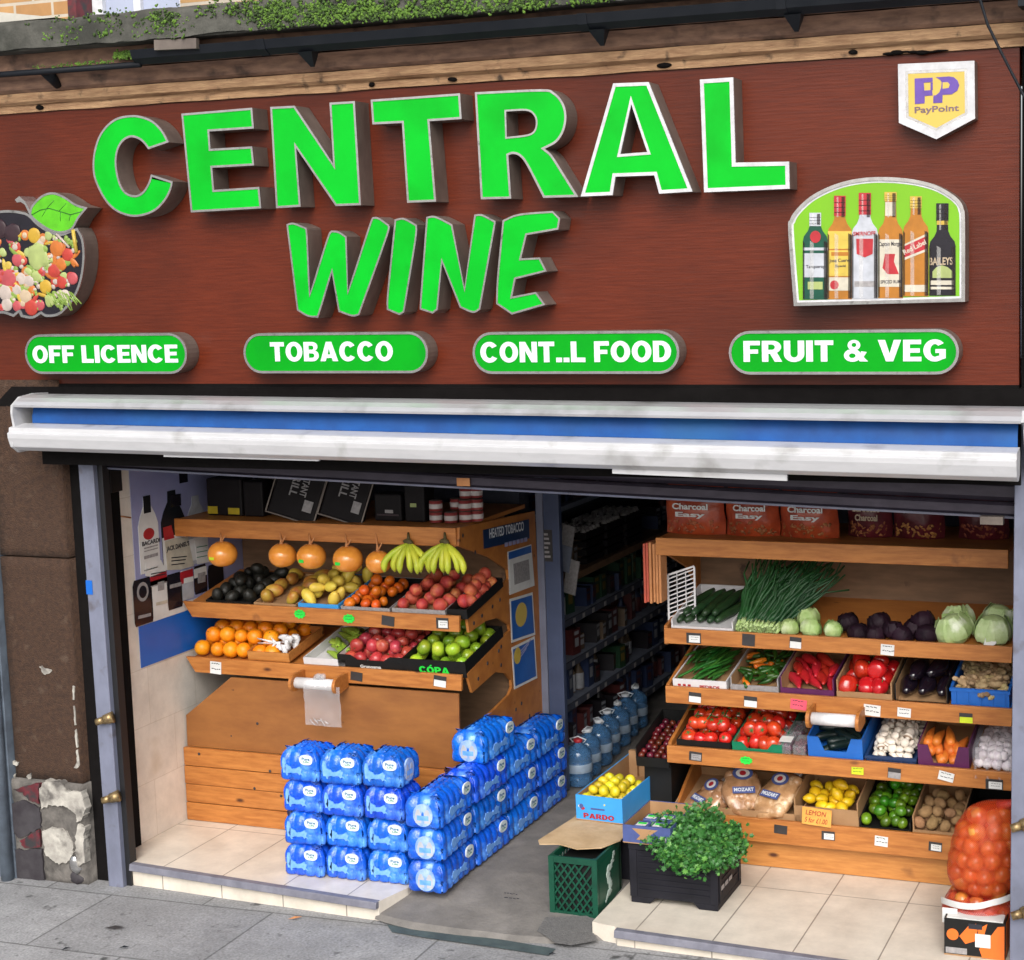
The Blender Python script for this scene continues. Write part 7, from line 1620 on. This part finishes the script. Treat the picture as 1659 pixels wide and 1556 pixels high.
mm.ell((cx, cy_, Zt+.0), (.135, .13, .08), 16, 10, 0, .3, 14)
tag(mm.build('parsley_heap', ['herb', 'herb_light']), 'big heap of leafy green parsley overflowing the black crate', 'parsley', kind='stuff')
mat('cherry', (.10, .008, .008), .3, rnd=.45)
# black carton of cherry tomatoes at the left end of the third vegetable tray
Tt = RT[2]; v = U(1050, 1222, Y=.80)
me = crate_mesh('fruit_carton', .17, .42, .10, 'carton_black', 'carton_black', th=.005, low=.05); bx = link('fruit_carton', me); Mb = Matrix.Translation((.435, .78, .47)) @ Matrix.Rotation(.2, 4, 'X'); bx.matrix_world = Mb; tag(bx, 'black carton of small dark tomatoes left of the vegetable stand, in shadow', 'carton')
b = Box(); b.M = Mb; b.w, b.d, b.h = .17, .40, .1
heap(b, fruit('cherry_tomato', ['cherry', 'stalk'], .018, .02), .018, 4, 9, .03, 'small red tomato in the black carton beside the stand', 'cherry_tomato', 'tomato', 'cherry tomatoes', layers=1)
mm = MB(); mm.box(.36, .50, .86, 1.2, -.003, .468); tag(mm.build('storage_box', 'carton_black'), 'tall black box under the carton of small tomatoes beside the stand', 'box')
# onion sacks on a printed box
pA, pB = U(1530, 1546, Z=.001), U(1632, 1548, Z=.001); Wx = pB.x-pA.x; Yb = pA.y
zt_ = U(1580, 1493, Y=Yb).z
me = crate_mesh('fruit_box', Wx, .40, zt_, 'carton_black', 'carton', th=.006); bx = link('fruit_box', me); bx.location = ((pA.x+pB.x)/2, Yb, .001); bx.rotation_euler = (0, 0, .02); tag(bx, 'black and orange printed fruit box under the onion sacks', 'carton')
fr = Fr((0, 0, 0)); hz = zt_; a_ = Wx/2
solid('print', [[(-a_*.5, hz*.55), (-a_*.2, hz*.85), (a_*.05, hz*.93), (a_*.1, hz*.75), (0, hz*.45), (-a_*.3, hz*.35)], [(a_*.15, hz*.25), (a_*.25, hz*.02), (a_*.97, hz*.02), (a_*.97, hz*.93), (a_*.75, hz*.9), (a_*.5, hz*.6)], [(a_*.12, hz*.8), (a_*.42, hz*.95), (a_*.3, hz*.6), (a_*.1, hz*.55)]], fr, 0, .0012, 'box_orange', bx, True)
solid('badge', [ellipse(-a_*.72, hz*.58, .025, .025)], fr, .0012, .0024, 'box_orange', bx, True); solid('print', [rect(-a_*.95, hz*.06, -a_*.25, hz*.22)], fr, 0, .0012, 'paper_grey', bx, True)
lb = solid('label', [rect(a_*.02, hz*.3, a_*.52, hz*.66)], fr, .0013, .0026, 'paper_white', bx, True); scribble(Fr((a_*.27, 0, hz*.48)), .09, .05, 'ink', lb, 2, 3)
solid('handle_hole', [rect(-a_*.2, hz*.78, a_*.25, hz*.92)], fr, .0013, .002, 'ink', bx, True)
mm = MB(); mm.box(-a_+.01, a_-.01, .007, .09, hz-.002, hz+.004); mm.build('liner', 'paper_white', bx, False)
for x in (a_+.0005,): solid('side_print', [rect(.02, .01, .38, hz*.95)], Fr((a_, 0, 0), (0, 1, 0), (0, 0, 1)), .0005, .0015, 'box_orange', bx, True)
def onion_sack(px, py, Y, rx, ry, rz, netm, label, rows, seed, lean=0, tilt=0):
    v = U(px, py, Y=Y); o_ = thing('onion_sack', label, 'sack of onions', v, group='net sacks of onions'); r_ = random.Random(seed); C_ = []
    ON = fruit('onion', ['onion'], (.040, .040, .036), .03, 10, .0, None, 2, 12, 8)
    def prof(q): return max(.30, (1-abs(q)**3.2)**.42*(1-.15*q)) if abs(q) < 1 else .3
    def slump(x, z): return z-tilt*x*(z/rz+1)/2 if tilt else z
    for j in range(rows):
        q = ((j+.5)/rows*2-1)*.92; zz = q*(rz-.012); m_ = prof(q); nn = max(6, int(11*m_+.5))
        for i in range(nn):
            a = 2*math.pi*(i+.5*(j % 2)+r_.uniform(-.2, .2))/nn; x = (rx*m_-.038)*math.cos(a)+lean*q; y = (ry*m_-.038)*math.sin(a)
            if y > ry*.3: continue
            p = Vector((x, y, slump(x, zz+r_.uniform(-.012, .012)))); C_.append(p)
            c_ = link('onion', ON[(i+j) % 2], o_); k = r_.uniform(.82, 1.08); c_.scale = (k, k, k); c_.location = p; c_.rotation_euler = (r_.uniform(0, 3), r_.uniform(0, 3), r_.uniform(0, 6))
    mm = MB(); nz, na = rows*9, 110; vs = []
    for j in range(nz+1):
        q = -1+2*j/nz; m_ = prof(q) if j not in (0, nz) else .02
        for i in range(na):
            a = 2*math.pi*i/na; x = (rx*m_)*math.cos(a)+lean*q; y = (ry*m_)*math.sin(a); p = Vector((x, y, slump(x, q*rz)))
            b_ = max([math.exp(-(p-c).length_squared/.0018) for c in C_] or [0])
            n_ = Vector((math.cos(a), math.sin(a), q*.4)).normalized(); vs.append(p+n_*(.016*b_-.004+.004*noise.noise(p*30)))
    fs = [(j*na+i, j*na+(i+1) % na, (j+1)*na+(i+1) % na, (j+1)*na+i) for j in range(nz) for i in range(na)]
    mm.add(vs, fs, 0, True); mm.build('netting', netm, o_, False)
    return o_
for mname in ('net_orange', 'net_red'):  # open mesh: alpha from a fine diagonal weave
    n, l = nodes_of(mname); bsdf = n['Principled BSDF']; tc = n.new('ShaderNodeTexCoord'); outs = []
    for ang in (40, -40):
        mp = n.new('ShaderNodeMapping'); mp.inputs['Rotation'].default_value = (0, R(ang), 0); l.new(tc.outputs['Object'], mp.inputs[0])
        wv = n.new('ShaderNodeTexWave'); wv.inputs['Scale'].default_value = 55; wv.inputs['Distortion'].default_value = 1.5; l.new(mp.outputs[0], wv.inputs['Vector']); outs.append(wv.outputs['Fac'])
    mx = n.new('ShaderNodeMath'); mx.operation = 'MAXIMUM'; l.new(outs[0], mx.inputs[0]); l.new(outs[1], mx.inputs[1])
    mr = n.new('ShaderNodeMapRange'); mr.inputs['From Min'].default_value = .5; mr.inputs['From Max'].default_value = .95; mr.inputs['To Min'].default_value = .06 if mname == 'net_orange' else .15; mr.inputs['To Max'].default_value = .82
    l.new(mx.outputs[0], mr.inputs['Value']); l.new(mr.outputs[0], bsdf.inputs['Alpha'])
Ys = Yb+.20
o_ = onion_sack(1597, 1374, Ys, .150, .140, .205, 'net_orange', 'large orange net sack of onions, upper one of the pile at the right post', 6, 1, .016, -.16)
mm = MB(); mm.tube([(.06, -.02, .195), (.11, -.03, .215), (.15, -.03, .24)], [.03, .018, .006], 8); mm.build('gathered_neck', 'net_red', o_, False)
o2 = onion_sack(1588, 1462, Ys, .155, .15, .062, 'net_red', 'squashed red net sack of onions with a white printed band, under the upper sack', 2, 2)
mm = MB(); vs = []; nb = 30
for i in range(nb+1):
    s = i/nb; a = math.pi*(1.0+1.02*s); z = -.005+.07*min(1, s*1.6)+.008*math.sin(s*9)
    for k in range(3): vs.append((.166*math.cos(a), .160*math.sin(a), z+(k-1)*.014))
mm.add(vs, [(i*3+k, (i+1)*3+k, (i+1)*3+k+1, i*3+k+1) for i in range(nb) for k in range(2)], 0, True); mm.build('printed_band', 'paper_white', o2, False)
solid('label', [rect(-.135, -.045, -.072, .02)], Fr((0, -.150, 0)), 0, .002, 'paper_white', o2, True)

# ================================================================== TOP SHELVES
def charcoal(px0, px1, label, m_, words, seed, Y=.80, dark=False):
    x0, x1 = Xat(px0, Y, 1.7), Xat(px1, Y, 1.7); w_ = x1-x0; z0 = 1.617; H_ = .27; mm = MB(); r_ = random.Random(seed)
    n, m2 = 18, 14; vs = []
    for side in (-1, 1):
        for j in range(m2+1):
            for i in range(n+1):
                u_, q = i/n*2-1, j/m2; bul = .075*(1-abs(u_)**2.6)*(math.sin(math.pi*min(1, .12+q*.95))**.6 if q < .99 else 0.05)
                wob = .010*noise.noise(Vector((u_*5+seed*3, q*6, side)))
                vs.append((u_*w_/2*(1-.07*q*q)+.003*math.sin(q*9), side*bul+wob, q*H_))
    k = (n+1)*(m2+1); fs = []
    for s in (0, 1):
        for j in range(m2):
            for i in range(n): a = s*k+j*(n+1)+i; fs.append((a, a+1, a+n+2, a+n+1))
    mm.add(vs, fs, 0, True)
    o_ = thing('charcoal_bag', label, 'charcoal bag', ((x0+x1)/2, Y+.085, z0), (0, 0, r_.uniform(-.05, .05)), 'charcoal bags on the top board'); mm.build('bag', m_, o_, False)
    fr = Fr((0, -.078, 0)); zz = .125
    for i, (s_, m3) in enumerate(words): text('lettering', s_, fr, -w_*(.30-.05*i), zz-.042*i, w_*(.30-.05*i), zz+.030-.042*i, 0, m3, o_, bold=.03, local=True)
    mm = MB()
    for k2 in range(46):
        u_ = r_.uniform(-.9, .9); q = r_.uniform(.04, .26); yb = -.075*(1-abs(u_)**2.6)*(math.sin(math.pi*(.12+q*.95))**.6)-.001
        mm.ell((u_*w_/2*.96, yb, q*H_), (r_.uniform(.008, .016), .003, r_.uniform(.004, .008)), 7, 5, 0, .3, 50, Euler((0, r_.uniform(-1.2, 1.2), u_*.5)).to_matrix())
    mm.build('flake_print', 'flake', o_, False)
CH = [('Charcoal', 'paper_white'), ('Easy', 'paper_white')]
charcoal(1070, 1167, 'red orange charcoal bag at the left end of the top board, beside the doorway', 'charcoal_bag', CH, 1); charcoal(1169, 1255, 'red orange charcoal bag, second from the doorway', 'charcoal_bag', CH, 2); charcoal(1257, 1352, 'red orange charcoal bag, third from the doorway, left of a dark gap', 'charcoal_bag', CH, 3)
charcoal(1367, 1440, 'dark purple barbecue charcoal bag right of the dark gap', 'charcoal_bag_dark', [('Barbecue', 'pic4'), ('Charcoal', 'pic4')], 4, .88); charcoal(1442, 1525, 'dark charcoal bag with red top, second from the right', 'charcoal_bag_dark', [('Charcoal', 'paper_white')], 5, .88); charcoal(1548, 1630, 'dark charcoal bag in shadow at the far right end', 'charcoal_bag_dark', [('Charcoal', 'pic4')], 6, .92)
# left top shelf: grills, tins, dark packs
def grill(px0, px1, label, words):
    Y = .78; x0, x1 = Xat(px0, Y, 1.66), Xat(px1, Y, 1.66); w_ = x1-x0; o_ = thing('grill_tray', label, 'disposable grill', ((x0+x1)/2, Y, 1.637), (R(-14), R(14), 0), 'instant grills leaning on the top shelf')
    mm = MB(); mm.box(-w_/2+.01, w_/2-.01, -.002, .05, .003, .30); mm.build('tray', 'pack_dark', o_, False, bevel=.012)
    mm = MB(); e = .008
    mm.box(-w_/2, w_/2, -.004, .004, 0, e); mm.box(-w_/2, -w_/2+e, -.004, .004, e, .31); mm.box(w_/2-e, w_/2, -.004, .004, e, .31); mm.build('foil_rim', 'letter_side', o_, False, bevel=.002)
    fr = Fr((0, -.004, 0), (0, 0, -1), (1, 0, 0)); text('lettering', words[0], fr, -.27, .02, -.13, .06, .001, 'paper_grey', o_, bold=.02, local=True); text('lettering', words[1], fr, -.27, -.04, -.12, .005, .001, 'paper_grey', o_, bold=.02, local=True)
    solid('label', [rect(w_*.2, .06, w_*.38, .12)], Fr((0, -.004, 0)), 0, .001, 'paper_grey', o_, True)
grill(428, 508, 'dark foil instant grill tray leaning on the top shelf, left one', ('INSTANT', 'GRILL')); grill(512, 585, 'dark foil instant grill tray leaning on the top shelf, right one', ('INSTANT', 'GRILL'))
def packet(px0, px1, pyt, label, mats_, Y=.84, d=.12, stripes=()):
    x0, x1 = Xat(px0, Y, 1.7), Xat(px1, Y, 1.7); zt = U(px0, pyt, Y=Y).z; o_ = thing('dark_packet', label, 'packet', ((x0+x1)/2, Y, 1.632), group='dark packets on the top shelf')
    mm = MB(); mm.box(-(x1-x0)/2, (x1-x0)/2, 0, d, 0, zt-1.632); mm.build('wrap', mats_, o_, False, bevel=.01)
    for a, b_, c, e, m_ in stripes: solid('print', [rect(a*(x1-x0), b_*(zt-1.632), c*(x1-x0), e*(zt-1.632))], Fr((0, 0, 0)), .0005, .0015, m_, o_, True)
packet(335, 392, 775, 'dark packet with two yellow labels at the left of the top shelf', 'pack_dark', stripes=((-.48, .05, -.2, .25, 'pack_yellow'), (.1, .05, .42, .22, 'pack_yellow'))); packet(394, 426, 780, 'plain dark packet between the yellow labelled one and the grills', 'pack_dark'); packet(606, 650, 800, 'dark brown packet with faint stripes right of the grills', 'pack_dark', stripes=((-.4, .2, .4, .26, 'pic6'), (-.1, .3, .2, .42, 'paper_grey'))); packet(655, 688, 785, 'tall dark jar like packet with a small green mark', 'pack_dark', stripes=((-.2, .4, .1, .5, 'pic7'),))
tin = None
for i, (px, lev, Y) in enumerate([(702, 0, .82), (702, 1, .82), (726, 0, .82), (736, 1, .90), (750, 0, .86), (750, 1, .86), (752, 2, .9), (768, 0, .9), (768, 1, .9), (768, 2, .92), (778, 3, .95)][:10]):
    x = Xat(px, Y, 1.68); z = 1.634+lev*.058 if Y < .88 or True else 0
    if tin is None:
        tin = thing('tin', 'red and white tin in the stacks at the right of the top shelf', 'tin', group='stacked tins'); mm = MB(); mm.lathe([(.030, 0), (.034, .002), (.034, .054), (.030, .056)], seg=18, mis=[1, 0, 1]); mm.build('can', ['tin_red', 'letter_side'], tin, False)
        mm = MB(); mm.lathe([(.0345, .014), (.0347, .016), (.0347, .036), (.0345, .038)], seg=18); mm.build('label', 'tin_white', tin, False); q = tin
    else: q = copy_tree(tin)
    q.location = (x, Y+.03, z); q.rotation_euler = (0, 0, i)

# hanging kraft bags and white basket at the left of the vegetable stand
v = U(1060, 930, Y=.74); zt_, zb_ = U(1060, 880, Y=.74).z, U(1060, 976, Y=.74).z
o_ = thing('paper_bag_bundle', 'bundle of orange and red paper bags hanging from the top board beside the doorway', 'paper bags', (v.x, .74, zt_))
for k in range(6):
    mm = MB(); x = -.045+.016*k; mm.box(x, x+.0125, -.03-.004*(k % 3), .05, zb_-zt_+.006*(k % 2), .0+.004*(k % 3)); mm.build('paper_bag', 'kraft_red' if k in (0, 1) else 'kraft', o_, False, bevel=.003)
o_ = thing('basket', 'white plastic grid basket standing on end left of the cucumbers', 'basket', (.515, .84, 1.165), (0, 0, R(8)))
mm = MB(); W_, H_ = .13, .25
sl = lambda x: .05*x/W_
for k in range(11):
    z = .02+k*.021; mm.bar((0, 0, z), (W_, 0, z+sl(W_)), .004, .006)
for k in range(2): x = W_*(k+1)/3; mm.bar((x, 0, .01), (x, 0, H_+.02), .004, .004)
mm.build('grid', 'carton_white', o_, False); mm = MB(); mm.bar((0, 0, 0), (0, 0, H_), .009); mm.bar((W_, 0, .03), (W_, 0, H_+.04), .009); mm.bar((0, 0, H_), (W_, 0, H_+.045), .009); mm.bar((0, 0, .0), (W_, 0, .045), .009); mm.build('rim', 'carton_white', o_, False)
pk = [(-.012, .012)]

# ================================================================== DARK INSIDE OF THE SHOP
t = thing('shop_shelving', 'long dark shelving with price strips receding into the shop behind the door jamb', 'shelving', (-.8, 3.2, 0))
GX = -.56
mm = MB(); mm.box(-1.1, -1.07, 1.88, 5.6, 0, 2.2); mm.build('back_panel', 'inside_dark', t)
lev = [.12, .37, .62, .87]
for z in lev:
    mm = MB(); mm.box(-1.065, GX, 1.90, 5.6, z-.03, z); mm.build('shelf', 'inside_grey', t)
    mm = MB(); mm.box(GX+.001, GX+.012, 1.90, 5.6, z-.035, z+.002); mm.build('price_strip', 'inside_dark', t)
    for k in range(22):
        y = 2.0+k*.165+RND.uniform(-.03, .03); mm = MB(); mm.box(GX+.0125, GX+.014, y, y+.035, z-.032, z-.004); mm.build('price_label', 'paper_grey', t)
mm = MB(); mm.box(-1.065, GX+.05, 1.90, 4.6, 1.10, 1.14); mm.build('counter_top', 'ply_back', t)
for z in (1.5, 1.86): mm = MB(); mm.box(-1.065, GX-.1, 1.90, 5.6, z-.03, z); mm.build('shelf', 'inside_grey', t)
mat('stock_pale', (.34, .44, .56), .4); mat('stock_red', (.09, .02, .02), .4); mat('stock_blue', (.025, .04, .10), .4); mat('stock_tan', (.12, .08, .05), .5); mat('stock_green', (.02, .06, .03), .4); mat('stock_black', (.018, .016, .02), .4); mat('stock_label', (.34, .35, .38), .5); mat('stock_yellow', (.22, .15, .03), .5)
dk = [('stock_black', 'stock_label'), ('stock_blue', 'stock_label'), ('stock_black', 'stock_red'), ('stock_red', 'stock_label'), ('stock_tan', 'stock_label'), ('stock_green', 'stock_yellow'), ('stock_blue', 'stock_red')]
rowname = ['lowest', 'second', 'third', 'fourth', 'counter', 'upper', 'top']
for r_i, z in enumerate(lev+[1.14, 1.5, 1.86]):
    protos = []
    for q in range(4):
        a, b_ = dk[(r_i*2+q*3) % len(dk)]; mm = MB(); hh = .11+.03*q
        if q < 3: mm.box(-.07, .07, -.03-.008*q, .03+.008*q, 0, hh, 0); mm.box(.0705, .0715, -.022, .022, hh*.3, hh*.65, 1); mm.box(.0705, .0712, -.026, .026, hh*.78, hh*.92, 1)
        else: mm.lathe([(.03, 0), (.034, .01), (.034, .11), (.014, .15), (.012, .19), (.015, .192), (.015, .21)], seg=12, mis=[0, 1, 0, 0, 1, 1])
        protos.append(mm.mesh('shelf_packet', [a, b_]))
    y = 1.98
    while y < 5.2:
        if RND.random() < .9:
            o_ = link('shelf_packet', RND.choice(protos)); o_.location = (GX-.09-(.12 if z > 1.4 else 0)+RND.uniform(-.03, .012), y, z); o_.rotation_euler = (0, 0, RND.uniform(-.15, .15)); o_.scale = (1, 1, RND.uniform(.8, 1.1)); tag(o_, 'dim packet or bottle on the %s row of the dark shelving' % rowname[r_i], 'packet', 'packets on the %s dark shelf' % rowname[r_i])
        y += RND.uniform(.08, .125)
v = U(975, 890, X=-.5); 
for k in range(3):
    o_ = thing('egg_tray_stack', ['stack of egg trays with pale tops on the dark counter, nearest', 'stack of egg trays on the dark counter, middle', 'stack of egg trays on the dark counter, farthest'][k], 'egg trays', (GX-.12, 2.55+.34*k, 1.141), group='egg tray stacks')
    mm = MB()
    for j in range(4): mm.box(-.13, .13, -.14, .14, j*.05, j*.05+.038)
    mm.build('trays', 'pack_dark', o_, False, bevel=.004); mm = MB()
    for i in range(5):
        for j in range(5): mm.ell((-.1+.05*i, -.11+.055*j, .19), (.021, .021, .026), 8, 6)
    mm.build('eggs', 'paper_grey', o_, False)
for k, (px, py, h_) in enumerate(((915, 905, .15), (926, 935, .2), (920, 868, .12))):
    v = U(px, py, Y=1.95); mm = MB(); mm.box(-.04, .04, -.004, .004, -h_/2, h_/2); o_ = mm.build('hanging_card', 'paper_grey' if k else 'inside_grey'); o_.location = v; o_.rotation_euler = (0, .2, -.2); tag(o_, ['pale card strip hanging behind the door jamb, middle one', 'pale card strip hanging lowest behind the door jamb', 'small pale card hanging topmost behind the door jamb'][k], 'card', 'cards hanging behind the door jamb')
mat('jug_plastic', (.10, .24, .46), .06, (.06, .17, .36), 12, alpha=.62, coat=.6)
jug = None
for k in range(7):
    if jug is None:
        jug = thing('water_jug', 'x', 'water jug', group='large water jugs on the shop floor')
        mm = MB(); pr_ = [(.068, 0), (.078, .01), (.078, .06), (.073, .07), (.078, .08), (.078, .17), (.073, .18), (.078, .19), (.076, .235), (.055, .27), (.024, .29), (.022, .305)]; mm.lathe(pr_, seg=20); mm.build('bottle', 'jug_plastic', jug, False)
        mm = MB(); mm.lathe([(.0785, .10), (.0795, .102), (.0795, .16), (.0785, .162)], seg=20); mm.build('label', 'stock_pale', jug, False); mm = MB(); mm.lathe([(.025, .3055), (.026, .308), (.026, .326), (.022, .33)], seg=14); cap = mm.build('cap', 'white_text', jug, False)
        mm = MB(); mm.tube([(-.03, 0, .30), (-.05, 0, .325), (0, 0, .345), (.05, 0, .325), (.03, 0, .30)], .005, 6); mm.build('handle', 'white_text', jug, False); q = jug
    else: q = copy_tree(jug)
    q.location = (-.385-.085*.2*k-.008*(k % 2), 1.80+.2*k, 0); q.scale = (.98, .98, .80); q.rotation_euler = (0, 0, k*1.3)
    q['label'] = 'clear water jug with a red cap, nearest the street in the row' if k == 0 else ('clear water jug with a blue label, second from the street in the row' if k == 1 else 'clear water jug with a blue label farther back in the row on the shop floor')
    if k == 0:
        for ch in q.children: pass
for ch in jug.children:
    if ch.name.startswith('cap'):
        me = ch.data.copy(); me.materials.clear(); setmats(me, 'label_red'); ch.data = me
